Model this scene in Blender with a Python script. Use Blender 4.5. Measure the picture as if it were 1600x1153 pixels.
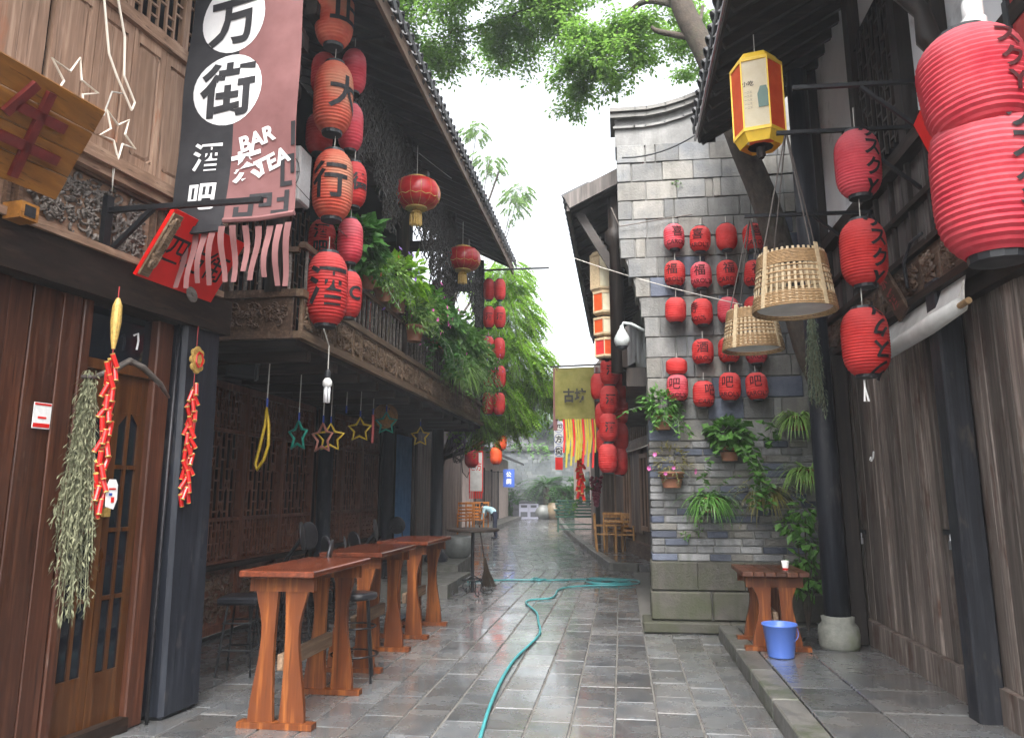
import bpy, bmesh, math, random
from mathutils import Vector, Matrix, Euler
for o in list(bpy.data.objects): bpy.data.objects.remove(o, do_unlink=True)
SC = bpy.context.scene
COL = SC.collection
RD = random.Random(11)
rad = math.radians
# ---------------------------------------------------------------- camera
FPX, PCX, PCY, EYE = 1220.0, 800.0, 531.0, 1.6          # focal length and principal point in pixels of a 1600 x 1153 frame
TH = math.atan(239 / FPX); PS = math.atan(172 / math.hypot(FPX, 239))
cd = bpy.data.cameras.new('camera'); cam = bpy.data.objects.new('camera', cd); COL.objects.link(cam)
cd.sensor_fit = 'HORIZONTAL'; cd.sensor_width = 36; cd.lens = FPX / 1600 * 36
cd.shift_x = 0; cd.shift_y = -(576.5 - PCY) / 1600
cd.clip_start = .05; cd.clip_end = 600
cam.location = (0, 0, EYE); cam.rotation_euler = (math.pi / 2 + TH, 0, PS)
SC.camera = cam
# ---------------------------------------------------------------- sky, sun, exposure
SUN_EL, SUN_AZ = rad(52), rad(176)          # azimuth measured from +Y (down the street) towards +X
w = bpy.data.worlds.new('World'); SC.world = w; w.use_nodes = True
nt = w.node_tree; nt.nodes.clear()
sky = nt.nodes.new('ShaderNodeTexSky'); sky.sky_type = 'NISHITA'; sky.sun_disc = False
sky.sun_elevation = SUN_EL; sky.sun_rotation = SUN_AZ; sky.air_density = 1.0; sky.dust_density = 6.0; sky.ozone_density = 1.0
hs = nt.nodes.new('ShaderNodeHueSaturation'); hs.inputs['Saturation'].default_value = .22; hs.inputs['Value'].default_value = 1.0
bg = nt.nodes.new('ShaderNodeBackground'); bg.inputs['Strength'].default_value = .15
wo = nt.nodes.new('ShaderNodeOutputWorld')
nt.links.new(sky.outputs[0], hs.inputs['Color']); nt.links.new(hs.outputs[0], bg.inputs['Color']); nt.links.new(bg.outputs[0], wo.inputs[0])
sl = bpy.data.lights.new('sun', 'SUN'); sun = bpy.data.objects.new('sun', sl); COL.objects.link(sun)
sl.energy = 1.1; sl.angle = rad(35); sl.color = (1, .95, .88)
sd = Vector((math.sin(SUN_AZ) * math.cos(SUN_EL), math.cos(SUN_AZ) * math.cos(SUN_EL), math.sin(SUN_EL)))
sun.rotation_euler = sd.to_track_quat('Z', 'Y').to_euler(); sun.location = (0, 0, 30)
SC.view_settings.view_transform = 'Standard'; SC.view_settings.look = 'None'; SC.view_settings.gamma = 1
SC.view_settings.exposure = 2.05; SC.view_settings.use_curve_mapping = False
SC.render.engine = 'CYCLES'; SC.cycles.use_denoising = True
try: SC.cycles.denoiser = 'OPENIMAGEDENOISE'
except Exception: pass
SC.cycles.use_adaptive_sampling = True; SC.cycles.adaptive_threshold = .02; SC.cycles.max_bounces = 6; SC.cycles.diffuse_bounces = 3; SC.cycles.glossy_bounces = 3; SC.cycles.transmission_bounces = 4
SC.cycles.transparent_max_bounces = 6; SC.cycles.volume_bounces = 1; SC.cycles.caustics_reflective = False; SC.cycles.caustics_refractive = False
# ---------------------------------------------------------------- picture -> place (only used to read off real positions)
def ray(x, y):
    u = (x - PCX) / FPX; v = -(y - PCY) / FPX
    fh = math.cos(TH) - v * math.sin(TH); z = math.sin(TH) + v * math.cos(TH)
    return -math.sin(PS) * fh + math.cos(PS) * u, math.cos(PS) * fh + math.sin(PS) * u, z
def aty(x, y, Y): r = ray(x, y); t = Y / r[1]; return Vector((r[0] * t, Y, EYE + r[2] * t))
def atx(x, y, X): r = ray(x, y); t = X / r[0]; return Vector((X, r[1] * t, EYE + r[2] * t))
def atz(x, y, Z=0): r = ray(x, y); t = (Z - EYE) / r[2]; return Vector((r[0] * t, r[1] * t, Z))
# ---------------------------------------------------------------- mesh builder
def frame_m(loc, rz=0): return Matrix.Translation(loc) @ Matrix.Rotation(rz, 4, 'Z')
class MB:
    def __init__(s): s.v = []; s.f = []; s.mi = []
    def add(s, vs, fs, mi=0, M=None):
        b = len(s.v)
        s.v += [tuple(M @ Vector(p)) for p in vs] if M is not None else [tuple(p) for p in vs]
        for f in fs: s.f.append(tuple(i + b for i in f)); s.mi.append(mi)
        return s
    def box(s, c, d, rot=None, mi=0):
        x, y, z = d[0] / 2, d[1] / 2, d[2] / 2
        vs = [(-x, -y, -z), (x, -y, -z), (x, y, -z), (-x, y, -z), (-x, -y, z), (x, -y, z), (x, y, z), (-x, y, z)]
        M = Matrix.Translation(c)
        if rot is not None: M = M @ (rot.to_4x4() if isinstance(rot, Matrix) else Euler(rot).to_matrix().to_4x4())
        return s.add(vs, [(0, 3, 2, 1), (4, 5, 6, 7), (0, 1, 5, 4), (1, 2, 6, 5), (2, 3, 7, 6), (3, 0, 4, 7)], mi, M)
    def span(s, a, b, mi=0):
        return s.box([(a[i] + b[i]) / 2 for i in range(3)], [abs(b[i] - a[i]) for i in range(3)], None, mi)
    def bar(s, a, b, w, h=None, up=(0, 0, 1), mi=0):
        a = Vector(a); b = Vector(b); d = b - a; L = d.length
        if L < 1e-6: return s
        d.normalize(); u = Vector(up)
        if abs(d.dot(u)) > .99: u = Vector((1, 0, 0))
        r = d.cross(u).normalized(); u = r.cross(d)
        M = Matrix((r, d, u)).transposed()
        return s.box((a + b) / 2, (w, L, h or w), M, mi)
    def tube(s, pts, r, n=6, closed=False, mi=0):
        pts = [Vector(p) for p in pts]; N = len(pts); vs = []
        rr = r if isinstance(r, (list, tuple)) else [r] * N
        prev = None
        for i, p in enumerate(pts):
            if closed: d = pts[(i + 1) % N] - pts[i - 1]
            else: d = pts[min(i + 1, N - 1)] - pts[max(i - 1, 0)]
            d = d.normalized() if d.length > 1e-9 else Vector((0, 0, 1))
            if prev is None:
                a = d.cross(Vector((0, 0, 1)))
                if a.length < .1: a = d.cross(Vector((1, 0, 0)))
            else: a = prev - d * prev.dot(d)
            a.normalize(); prev = a; c = d.cross(a)
            for k in range(n):
                t = 2 * math.pi * k / n
                vs.append(p + (a * math.cos(t) + c * math.sin(t)) * rr[i])
        fs = []
        for i in range(N if closed else N - 1):
            j = (i + 1) % N
            for k in range(n):
                l = (k + 1) % n
                fs.append((i * n + k, i * n + l, j * n + l, j * n + k))
        if not closed: fs += [tuple(range(n - 1, -1, -1)), tuple(range((N - 1) * n, N * n))]
        return s.add(vs, fs, mi)
    def lathe(s, prof, n=16, o=(0, 0, 0), M=None, mi=0, caps=True):
        vs = []; fs = []
        for (r, z) in prof:
            for k in range(n):
                t = 2 * math.pi * k / n; vs.append((o[0] + r * math.cos(t), o[1] + r * math.sin(t), o[2] + z))
        for i in range(len(prof) - 1):
            for k in range(n):
                l = (k + 1) % n; fs.append((i * n + k, i * n + l, (i + 1) * n + l, (i + 1) * n + k))
        if caps: fs += [tuple(range(n - 1, -1, -1)), tuple(range((len(prof) - 1) * n, len(prof) * n))]
        return s.add(vs, fs, mi, M)
    def prism(s, poly, d, M=None, mi=0):
        n = len(poly); vs = [(p[0], p[1], 0) for p in poly] + [(p[0], p[1], d) for p in poly]
        fs = [tuple(range(n - 1, -1, -1)), tuple(range(n, 2 * n))] + [(i, (i + 1) % n, n + (i + 1) % n, n + i) for i in range(n)]
        return s.add(vs, fs, mi, M)
    def leaf(s, p, d, nrm, L, W, mi=0):
        d = d.normalized(); sd_ = d.cross(nrm)
        if sd_.length < 1e-4: sd_ = d.cross(Vector((.3, .9, .1)))
        sd_.normalize(); up = sd_.cross(d)
        return s.add([p, p + d * L * .45 + sd_ * W / 2 + up * W * .14, p + d * L, p + d * L * .45 - sd_ * W / 2 + up * W * .14], [(0, 1, 2), (0, 2, 3)], mi)
    def strap(s, p, d, L, W, droop, seg=4, mi=0):
        d = Vector(d).normalized(); side = d.cross(Vector((0, 0, 1)))
        if side.length < .1: side = Vector((RD.uniform(-1, 1), RD.uniform(-1, 1), 0))
        side.normalize(); vs = []; q = Vector(p); dd = d.copy()
        for i in range(seg + 1):
            wv = W * (1 - (i / seg) ** 2) * .5 + .0008
            vs += [q + side * wv, q - side * wv]
            dd = (dd + Vector((0, 0, -droop / seg))).normalized(); q = q + dd * (L / seg)
        return s.add(vs, [(2 * i, 2 * i + 1, 2 * i + 3, 2 * i + 2) for i in range(seg)], mi)
    def mesh(s, name, mats, smooth=False, Minv=None):
        me = bpy.data.meshes.new(name)
        v = [tuple(Minv @ Vector(p)) for p in s.v] if Minv is not None else s.v
        me.from_pydata(v, [], s.f)
        for m in (mats if isinstance(mats, (list, tuple)) else [mats]): me.materials.append(m)
        if any(s.mi): me.polygons.foreach_set('material_index', s.mi)
        if smooth: me.polygons.foreach_set('use_smooth', [True] * len(me.polygons))
        me.update(); return me
    def build(s, name, mats, parent=None, smooth=False, world=False, kind=None):
        Minv = None
        if world and parent is not None: Minv = world_m(parent).inverted()
        return obj(name, s.mesh(name, mats, smooth, Minv), parent, kind=kind)
def world_m(o):
    M = Matrix.LocRotScale(o.location, o.rotation_euler, o.scale)
    return world_m(o.parent) @ M if o.parent else M
def obj(name, me, parent=None, loc=None, rot=None, scale=None, kind=None):
    o = bpy.data.objects.new(name, me); COL.objects.link(o)
    if parent is not None: o.parent = parent
    if loc is not None: o.location = loc
    if rot is not None: o.rotation_euler = rot
    if scale is not None: o.scale = scale
    if kind: o['kind'] = kind
    return o
def tag(o, label, cat, group=None):
    o['label'] = label; o['category'] = cat
    if group: o['group'] = group
    return o
def thing(name, label, cat, loc=(0, 0, 0), rz=0, group=None):
    o = obj(name, None, None, loc, (0, 0, rz)); o.empty_display_size = .1
    return tag(o, label, cat, group)
def struct(o): o['kind'] = 'structure'; return o
def copy_tree(o, parent=None):
    c = o.copy(); COL.objects.link(c); c.parent = parent
    for ch in o.children: copy_tree(ch, c)
    return c
_BB = {}
def bevbox(dx, dy, dz, b, mat, key=''):
    k = (round(dx, 3), round(dy, 3), round(dz, 3), b, mat.name, key)
    if k not in _BB:
        bm = bmesh.new(); bmesh.ops.create_cube(bm, size=1)
        for v in bm.verts: v.co.x *= dx; v.co.y *= dy; v.co.z *= dz
        bmesh.ops.bevel(bm, geom=list(bm.edges), offset=b, segments=1, affect='EDGES')
        me = bpy.data.meshes.new('block'); bm.to_mesh(me); bm.free(); me.materials.append(mat); _BB[k] = me
    return _BB[k]
def piece(name, dims, b, mat, parent, loc, rot=None):
    return obj(name, bevbox(*dims, b, mat), parent, loc, rot)
def quant(v, q): return max(q, round(v / q) * q)
# ---------------------------------------------------------------- lettering
_TX = {}
def glyphs(text, bold=.02):
    """filled outline of a line of lettering: (verts2d, faces), centred, unit em height"""
    k = (text, bold)
    if k not in _TX:
        c = bpy.data.curves.new('lettering', 'FONT'); c.body = text; c.resolution_u = 3; c.offset = bold
        o = bpy.data.objects.new('lettering', c); COL.objects.link(o)
        dg = bpy.context.evaluated_depsgraph_get(); me = bpy.data.meshes.new_from_object(o.evaluated_get(dg))
        bm = bmesh.new(); bm.from_mesh(me); bmesh.ops.triangulate(bm, faces=bm.faces)
        for _ in range(2):
            es = [e for e in bm.edges if e.calc_length() > .16]
            if es: bmesh.ops.subdivide_edges(bm, edges=es, cuts=1); bmesh.ops.triangulate(bm, faces=bm.faces)
        bm.verts.ensure_lookup_table(); bm.verts.index_update()
        vs = [(v.co.x, v.co.y) for v in bm.verts]; fs = [tuple(v.index for v in f.verts) for f in bm.faces]
        bm.free(); bpy.data.objects.remove(o); bpy.data.meshes.remove(me); bpy.data.curves.remove(c)
        if vs:
            x0, x1 = min(v[0] for v in vs), max(v[0] for v in vs); y0, y1 = min(v[1] for v in vs), max(v[1] for v in vs)
            vs = [(v[0] - (x0 + x1) / 2, v[1] - (y0 + y1) / 2) for v in vs]
        _TX[k] = (vs, fs)
    return _TX[k]
def flat_text(mb, text, size, M, bold=.02, thick=0, mi=0, sx=1, warp=None):
    vs, fs = glyphs(text, bold)
    mb.add([(v[0] * size * sx, v[1] * size, thick) if not warp else warp(v[0] * size * sx, v[1] * size) for v in vs], fs, mi, M)
    return mb
# ---------------------------------------------------------------- materials
def _new(name):
    m = bpy.data.materials.new(name); m.use_nodes = True
    nt = m.node_tree; return m, nt, nt.nodes['Principled BSDF']
def N(nt, t, **kw):
    n = nt.nodes.new(t)
    for k, v in kw.items(): setattr(n, k, v)
    return n
def L(nt, a, b): nt.links.new(a, b)
def c4(c): return (c[0], c[1], c[2], 1)
def coords(nt, scale, jitter=True):
    g = N(nt, 'ShaderNodeNewGeometry'); mp = N(nt, 'ShaderNodeMapping'); mp.inputs['Scale'].default_value = scale
    if jitter:
        oi = N(nt, 'ShaderNodeObjectInfo'); ml = N(nt, 'ShaderNodeVectorMath', operation='SCALE'); ml.inputs[0].default_value = (13, 29, 41)
        L(nt, oi.outputs['Random'], ml.inputs['Scale']); ad = N(nt, 'ShaderNodeVectorMath', operation='ADD')
        L(nt, g.outputs['Position'], ad.inputs[0]); L(nt, ml.outputs[0], ad.inputs[1]); L(nt, ad.outputs[0], mp.inputs['Vector'])
    else: L(nt, g.outputs['Position'], mp.inputs['Vector'])
    return mp.outputs[0]
def noise(nt, vec, scale, detail=5, rough=.6):
    n = N(nt, 'ShaderNodeTexNoise'); n.inputs['Scale'].default_value = scale; n.inputs['Detail'].default_value = min(detail, 4); n.inputs['Roughness'].default_value = rough
    L(nt, vec, n.inputs['Vector']); return n.outputs['Fac']
def ramp(nt, fac, stops):
    r = N(nt, 'ShaderNodeValToRGB'); e = r.color_ramp.elements
    e[0].position, e[0].color = stops[0][0], c4(stops[0][1]); e[1].position, e[1].color = stops[-1][0], c4(stops[-1][1])
    for p, c in stops[1:-1]: x = e.new(p); x.color = c4(c)
    L(nt, fac, r.inputs[0]); return r.outputs[0]
def mix(nt, a, b, fac):
    m = N(nt, 'ShaderNodeMix', data_type='RGBA')
    if hasattr(fac, 'node'): L(nt, fac, m.inputs[0])
    else: m.inputs[0].default_value = fac
    for s, v in ((m.inputs[6], a), (m.inputs[7], b)):
        if hasattr(v, 'node'): L(nt, v, s)
        else: s.default_value = c4(v)
    return m.outputs[2]
def objvar(nt, col, amt, sat=0):
    oi = N(nt, 'ShaderNodeObjectInfo'); mr = N(nt, 'ShaderNodeMapRange'); mr.inputs[3].default_value = 1 - amt; mr.inputs[4].default_value = 1 + amt
    L(nt, oi.outputs['Random'], mr.inputs[0]); h = N(nt, 'ShaderNodeHueSaturation'); L(nt, mr.outputs[0], h.inputs['Value']); L(nt, col, h.inputs['Color'])
    return h.outputs[0]
def bump(nt, b, h, strength, dist=.01):
    n = N(nt, 'ShaderNodeBump'); n.inputs['Strength'].default_value = strength; n.inputs['Distance'].default_value = dist
    L(nt, h, n.inputs['Height']); L(nt, n.outputs[0], b.inputs['Normal'])
def rough_map(nt, b, fac, lo, hi):
    mr = N(nt, 'ShaderNodeMapRange'); mr.inputs[1].default_value = .3; mr.inputs[2].default_value = .7; mr.inputs[3].default_value = lo; mr.inputs[4].default_value = hi
    L(nt, fac, mr.inputs[0]); L(nt, mr.outputs[0], b.inputs['Roughness'])
def wood(name, c1, c2, axis='z', grain=28, var=.25, rough=(.45, .7), wear=None, wamt=.58, bs=.35, spec=.4):
    m, nt, b = _new(name); sc = {'x': (.05, 1, 1), 'y': (1, .05, 1), 'z': (1, 1, .05)}[axis]
    v = coords(nt, sc); f = noise(nt, v, grain, 6, .65); col = ramp(nt, f, [(.36, [x * .8 for x in c1]), (.5, c1), (.66, c2)])
    v2 = coords(nt, {'x': (.35, 1, 1), 'y': (1, .35, 1), 'z': (1, 1, .35)}[axis]); f2 = noise(nt, v2, 2.4, 6, .7)
    col = mix(nt, col, [x * .62 for x in c1], ramp(nt, f2, [(.45, (0, 0, 0)), (.75, (.75, .75, .75))]))
    if wear is not None:
        f3 = noise(nt, v2, 4.5, 8, .72); col = mix(nt, col, wear, ramp(nt, f3, [(wamt, (0, 0, 0)), (wamt + .13, (.8, .8, .8))]))
    f5 = noise(nt, coords(nt, {'x': (.03, 1, 1), 'y': (1, .03, 1), 'z': (1, 1, .03)}[axis]), 52, 3, .6); col = mix(nt, col, [x * .3 for x in c1], ramp(nt, f5, [(.6, (0, 0, 0)), (.68, (.8, .8, .8))]))
    if var: col = objvar(nt, col, var)
    L(nt, col, b.inputs['Base Color']); rough_map(nt, b, f2, *rough); b.inputs['Specular IOR Level'].default_value = spec
    bump(nt, b, f, bs, .006); return m
def stone(name, c1, c2, scale=5, var=.2, rough=(.6, .85), c3=None, c3at=.6, bs=.4, spec=.4, fine=40, jitter=True, c3w=.07, streak=None):
    m, nt, b = _new(name); v = coords(nt, (1, 1, 1), jitter); f = noise(nt, v, scale, 7, .65); col = ramp(nt, f, [(.3, c1), (.7, c2)])
    if c3 is not None:
        f3 = noise(nt, coords(nt, (1.3, 1.3, 1.3), False), 1.7, 7, .7); col = mix(nt, col, c3, ramp(nt, f3, [(c3at - c3w, (0, 0, 0)), (c3at + c3w, (.8, .8, .8))]))
    if streak:
        f4 = noise(nt, coords(nt, (2.6, 2.6, .3), False), 2.2, 6, .7); col = mix(nt, col, streak, ramp(nt, f4, [(.48, (0, 0, 0)), (.7, (.7, .7, .7))]))
    if var: col = objvar(nt, col, var)
    L(nt, col, b.inputs['Base Color']); rough_map(nt, b, f, *rough); b.inputs['Specular IOR Level'].default_value = spec
    ff = noise(nt, v, fine, 4, .6); bump(nt, b, ff, bs, .01); return m
def plain(name, c, rough=.5, metal=0, spec=.4, var=0, ns=30, na=.12, coat=0, bs=.1):
    m, nt, b = _new(name); v = coords(nt, (1, 1, 1)); f = noise(nt, v, ns, 5)
    col = ramp(nt, f, [(.25, [x * (1 - na) for x in c]), (.75, [min(1, x * (1 + na)) for x in c])])
    if var: col = objvar(nt, col, var)
    L(nt, col, b.inputs['Base Color']); b.inputs['Roughness'].default_value = rough; b.inputs['Metallic'].default_value = metal
    b.inputs['Specular IOR Level'].default_value = spec; b.inputs['Coat Weight'].default_value = coat
    if bs: bump(nt, b, f, bs, .004)
    return m
def thin(name, c1, c2, trans=.4, rough=.6, ns=9, var=.12, spec=.3, tc=None):
    """cloth, paper or leaf: lets some light through"""
    m, nt, b = _new(name); v = coords(nt, (1, 1, 1)); f = noise(nt, v, ns, 5); col = ramp(nt, f, [(.32, c1), (.68, c2)])
    if var: col = objvar(nt, col, var)
    L(nt, col, b.inputs['Base Color']); b.inputs['Roughness'].default_value = rough; b.inputs['Specular IOR Level'].default_value = spec
    t = N(nt, 'ShaderNodeBsdfTranslucent'); ms = N(nt, 'ShaderNodeMixShader'); ms.inputs[0].default_value = trans
    if tc: t.inputs[0].default_value = c4(tc)
    else: L(nt, col, t.inputs[0])
    out = nt.nodes['Material Output']; L(nt, b.outputs[0], ms.inputs[1]); L(nt, t.outputs[0], ms.inputs[2]); L(nt, ms.outputs[0], out.inputs[0]); return m
def leafm(name, c1, c2, trans=.35, var=.1):
    m = thin(name, c1, c2, trans, .45, 55, var, .45); return m

def wet(m):
    nt = m.node_tree; b = nt.nodes['Principled BSDF']; f = noise(nt, coords(nt, (1, .6, 1), False), 1.3, 4, .6)
    mr = N(nt, 'ShaderNodeMapRange'); mr.inputs[1].default_value = .36; mr.inputs[2].default_value = .6; mr.inputs[3].default_value = 1; mr.inputs[4].default_value = .25; L(nt, f, mr.inputs[0]); L(nt, mr.outputs[0], b.inputs['Coat Weight'])
    b.inputs['Coat Roughness'].default_value = .09; b.inputs['Coat IOR'].default_value = 1.4
M = {}
M['wood_tan_z'] = wood('weathered_tan_wood', (.27, .165, .11), (.38, .255, .18), 'z', 26, .1, (.55, .8), (.3, .12, .06), .6)
M['wood_tan_y'] = wood('weathered_tan_rail', (.24, .145, .095), (.34, .225, .155), 'y', 26, .1, (.55, .8), (.2, .12, .08), .62)
M['wood_red_z'] = wood('redbrown_plank_wood', (.06, .021, .011), (.115, .043, .023), 'z', 22, .34, (.3, .6), (.14, .105, .085), .63, .3, .4)
M['wood_dark_y'] = wood('dark_beam_wood', (.017, .01, .007), (.036, .021, .014), 'y', 22, .15, (.5, .75), None, .58, .35, .22)
M['wood_dark_x'] = wood('dark_cross_wood', (.02, .013, .01), (.04, .026, .019), 'x', 22, .15, (.45, .7))
M['wood_dark_z'] = wood('dark_post_wood', (.018, .013, .011), (.04, .027, .02), 'z', 22, .2, (.45, .7))
M['post_blue'] = wood('blueblack_painted_post', (.014, .017, .025), (.03, .035, .046), 'z', 20, .12, (.35, .6), (.075, .07, .068), .58, .4, .4)
M['post_black'] = wood('black_painted_post', (.012, .014, .02), (.032, .034, .042), 'z', 20, .1, (.35, .6), (.075, .062, .05), .6, .4, .4)
M['door_wood'] = wood('varnished_door_wood', (.085, .03, .008), (.15, .06, .017), 'z', 20, .12, (.25, .45), (.07, .03, .012), .6, .2, .5)
M['lattice_wood'] = wood('lattice_red_wood', (.12, .042, .022), (.2, .082, .044), 'z', 24, .12, (.35, .6))
M['carve_brown'] = wood('carved_brown_wood', (.075, .042, .026), (.145, .092, .06), 'y', 30, .15, (.5, .75), (.22, .17, .13), .62)
M['carve_grey'] = wood('carved_grey_wood', (.1, .085, .075), (.2, .175, .155), 'y', 30, .15, (.5, .75))
M['carve_tan'] = wood('carved_tan_wood', (.14, .09, .055), (.24, .165, .11), 'y', 30, .15, (.5, .8), (.3, .25, .2), .64)
M['fascia'] = wood('eave_board_wood', (.13, .083, .055), (.23, .155, .105), 'y', 20, .12, (.55, .8), (.32, .26, .21), .62)
M['table_leg'] = wood('orange_pine_wood', (.12, .032, .008), (.29, .095, .022), 'z', 16, .18, (.4, .6), (.12, .03, .008), .66, .15, .3)
M['table_top'] = wood('redbrown_lacquered_top', (.085, .022, .011), (.155, .042, .02), 'y', 22, .2, (.12, .3), (.05, .02, .012), .62, .12, .6)
M['plank_grey'] = wood('greybrown_plank_wood', (.13, .105, .09), (.26, .215, .188), 'z', 22, .42, (.45, .72), (.06, .026, .016), .54, .3, .4)
M['board_grey'] = wood('grey_upper_board', (.085, .073, .068), (.15, .13, .12), 'z', 22, .2, (.5, .75))
M['sign_wood'] = wood('orange_signboard_wood', (.23, .095, .02), (.34, .15, .032), 'y', 14, .1, (.3, .5), (.16, .07, .018), .63, .2)
M['far_plank'] = wood('far_plank_wood', (.12, .085, .068), (.2, .15, .12), 'z', 16, .3, (.5, .8))
M['bench_wood'] = wood('bamboo_chair_wood', (.34, .17, .05), (.5, .27, .09), 'z', 16, .15, (.4, .6))
M['chair_orange'] = wood('orange_chair_wood', (.5, .17, .025), (.65, .26, .05), 'z', 14, .12, (.35, .5))
M['red_carve'] = plain('darkred_carved_stroke', (.12, .018, .016), .4, ns=14, na=.35)
M['slab'] = stone('wet_paving_stone', (.075, .082, .09), (.135, .141, .146), 3.2, .3, (.1, .4), (.13, .112, .095), .62, .14, .5, 22, c3w=.2)
wet(M['slab'])
M['slab_far'] = stone('wet_paving_stone_far', (.075, .081, .088), (.13, .135, .14), 3.2, .3, (.1, .4), (.135, .125, .115), .62, .12, .5, 22, c3w=.2)
wet(M['slab_far'])
M['joint'] = stone('sandy_joint', (.1, .096, .088), (.17, .162, .15), 9, 0, (.5, .8))
M['ground'] = stone('packed_ground', (.1, .1, .095), (.17, .165, .155), 2, 0, (.55, .85))
M['kerb'] = stone('kerb_stone', (.075, .075, .07), (.14, .135, .125), 6, .15, (.3, .6), (.05, .06, .035), .58)
M['plinth'] = stone('plinth_stone', (.048, .045, .038), (.092, .086, .074), 7, .15, (.6, .85), (.045, .052, .025), .52, .8, c3w=.12, streak=(.04, .045, .025))
M['brick_big'] = stone('grey_brick', (.108, .11, .11), (.2, .2, .192), 5, .3, (.6, .85), (.085, .095, .11), .58, .8, c3w=.12, streak=(.09, .09, .08))
M['brick_small'] = stone('thin_grey_brick', (.14, .146, .155), (.25, .252, .25), 5, .4, (.6, .85), (.075, .085, .1), .6, .8, c3w=.12, streak=(.085, .088, .08))
M['brick_blue'] = stone('dark_blue_brick', (.045, .055, .085), (.1, .115, .15), 4.5, .3, (.5, .8), None, .6, .6)
M['mortar'] = stone('wall_mortar', (.15, .15, .145), (.24, .236, .225), 6, 0, (.7, .9), (.12, .13, .12), .56)
M['plaster_grey'] = stone('grey_lime_plaster', (.17, .172, .17), (.27, .27, .262), 3, 0, (.7, .9), (.09, .09, .09), .55, .4, c3w=.15, streak=(.1, .1, .095))
M['plaster_white'] = stone('white_plaster', (.72, .74, .77), (.82, .84, .86), 2, 0, (.7, .9), (.45, .46, .48), .65, .15)
M['plaster_pink'] = stone('pinkish_plaster', (.4, .31, .27), (.52, .42, .37), 2, 0, (.7, .9), (.3, .24, .21), .6, .2)
M['tile'] = stone('roof_tile', (.035, .036, .04), (.075, .076, .08), 6, .3, (.55, .8))
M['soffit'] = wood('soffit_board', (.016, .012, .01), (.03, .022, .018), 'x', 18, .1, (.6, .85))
M['stone_light'] = stone('pale_base_stone', (.13, .135, .12), (.24, .245, .215), 9, .1, (.6, .8), (.12, .14, .08), .58, .6)
M['iron'] = plain('black_iron', (.018, .019, .022), .42, .6, .5, 0, 40, .3)
M['iron_grey'] = plain('worn_grey_iron', (.035, .035, .04), .4, .5, .5, 0, 30, .4)
M['steel'] = plain('dull_steel', (.42, .42, .44), .35, .9, .5)
M['black'] = plain('black_plastic', (.018, .02, .024), .45, 0, .5)
M['vinyl'] = plain('black_vinyl', (.015, .016, .02), .28, 0, .5, 0, 12, .2)
M['void'] = plain('dark_room', (.008, .008, .01), .9, 0, .1)
M['glass_dark'] = plain('dark_door_glass', (.008, .012, .018), .08, 0, .6, 0, 3, .2, 0, 0)
M['white'] = plain('white_paint', (.74, .74, .73), .45)
M['cord'] = plain('pale_cord', (.5, .48, .44), .7)
M['cord_dark'] = plain('dark_cord', (.06, .05, .045), .7)
M['ink'] = plain('black_ink', (.012, .011, .013), .6, 0, .3)
M['paper_red'] = thin('red_lantern_paper', (.46, .022, .023), (.62, .045, .042), .22, .7, 7, .12)
M['paper_pink'] = thin('sun_bleached_red_paper', (.47, .03, .052), (.61, .075, .095), .2, .7, 6, .1)
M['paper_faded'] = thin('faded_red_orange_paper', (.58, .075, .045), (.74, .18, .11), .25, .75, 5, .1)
M['silk_red'] = thin('red_silk', (.42, .008, .014), (.55, .018, .022), .25, .3, 14, .05, .6)
M['paper_cream'] = thin('cream_lantern_paper', (.72, .66, .45), (.85, .8, .62), .4, .6, 6, .04)
M['paper_orange'] = thin('orange_red_panel', (.62, .07, .015), (.75, .12, .03), .35, .6, 6, .04)
M['yellow'] = plain('yellow_trim', (.72, .47, .035), .5, ns=12)
M['gold'] = plain('gold_thread', (.5, .33, .09), .5, .15, .5, 0, 60, .4)
M['red'] = plain('red_board_paint', (.62, .008, .006), .35, 0, .5, 0, 5, .12)
M['red_dark'] = plain('dark_red_paint', (.33, .012, .012), .4)
M['firecracker'] = plain('firecracker_red', (.55, .014, .012), .32, 0, .5, .15)
M['cloth_black'] = thin('black_banner_cloth', (.014, .014, .017), (.026, .026, .03), .06, .75, 6, 0)
M['cloth_mauve'] = thin('mauve_banner_cloth', (.145, .062, .062), (.21, .098, .098), .15, .75, 3, .05)
M['cloth_white'] = thin('white_banner_print', (.6, .6, .62), (.72, .72, .73), .12, .75, 5, 0)
M['cloth_olive'] = thin('olive_flag_cloth', (.19, .18, .045), (.28, .26, .08), .3, .75, 7, 0)
M['cloth_yellow'] = thin('yellow_flag_fringe', (.62, .5, .05), (.75, .62, .12), .35, .7, 7, .05)
M['cloth_blue'] = thin('blue_drape', (.05, .14, .3), (.09, .21, .4), .15, .7, 6, .05)
M['cloth_maroon'] = thin('maroon_drape', (.1, .015, .03), (.17, .03, .05), .1, .7, 6, .05)
M['cloth_orange'] = thin('orange_silk', (.75, .22, .06), (.85, .38, .16), .35, .5, 8, .05)
M['canvas'] = thin('white_canvas', (.6, .6, .58), (.75, .75, .73), .25, .7, 6, 0)
M['bamboo'] = plain('woven_bamboo', (.28, .18, .09), .6, 0, .3, .12, 50, .35)
M['bamboo_pale'] = plain('pale_bamboo_strip', (.42, .33, .21), .55, 0, .3, .1, 40, .25)
M['herb'] = thin('dried_herb', (.13, .145, .085), (.27, .27, .17), .15, .8, 40, .1)
M['herb_green'] = thin('dried_herb_green', (.11, .16, .1), (.22, .27, .19), .15, .8, 40, .1)
M['leaf'] = leafm('leaf_green', (.06, .16, .022), (.13, .3, .05))
M['leaf_deep'] = leafm('leaf_deep_green', (.03, .1, .02), (.075, .21, .04))
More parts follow.
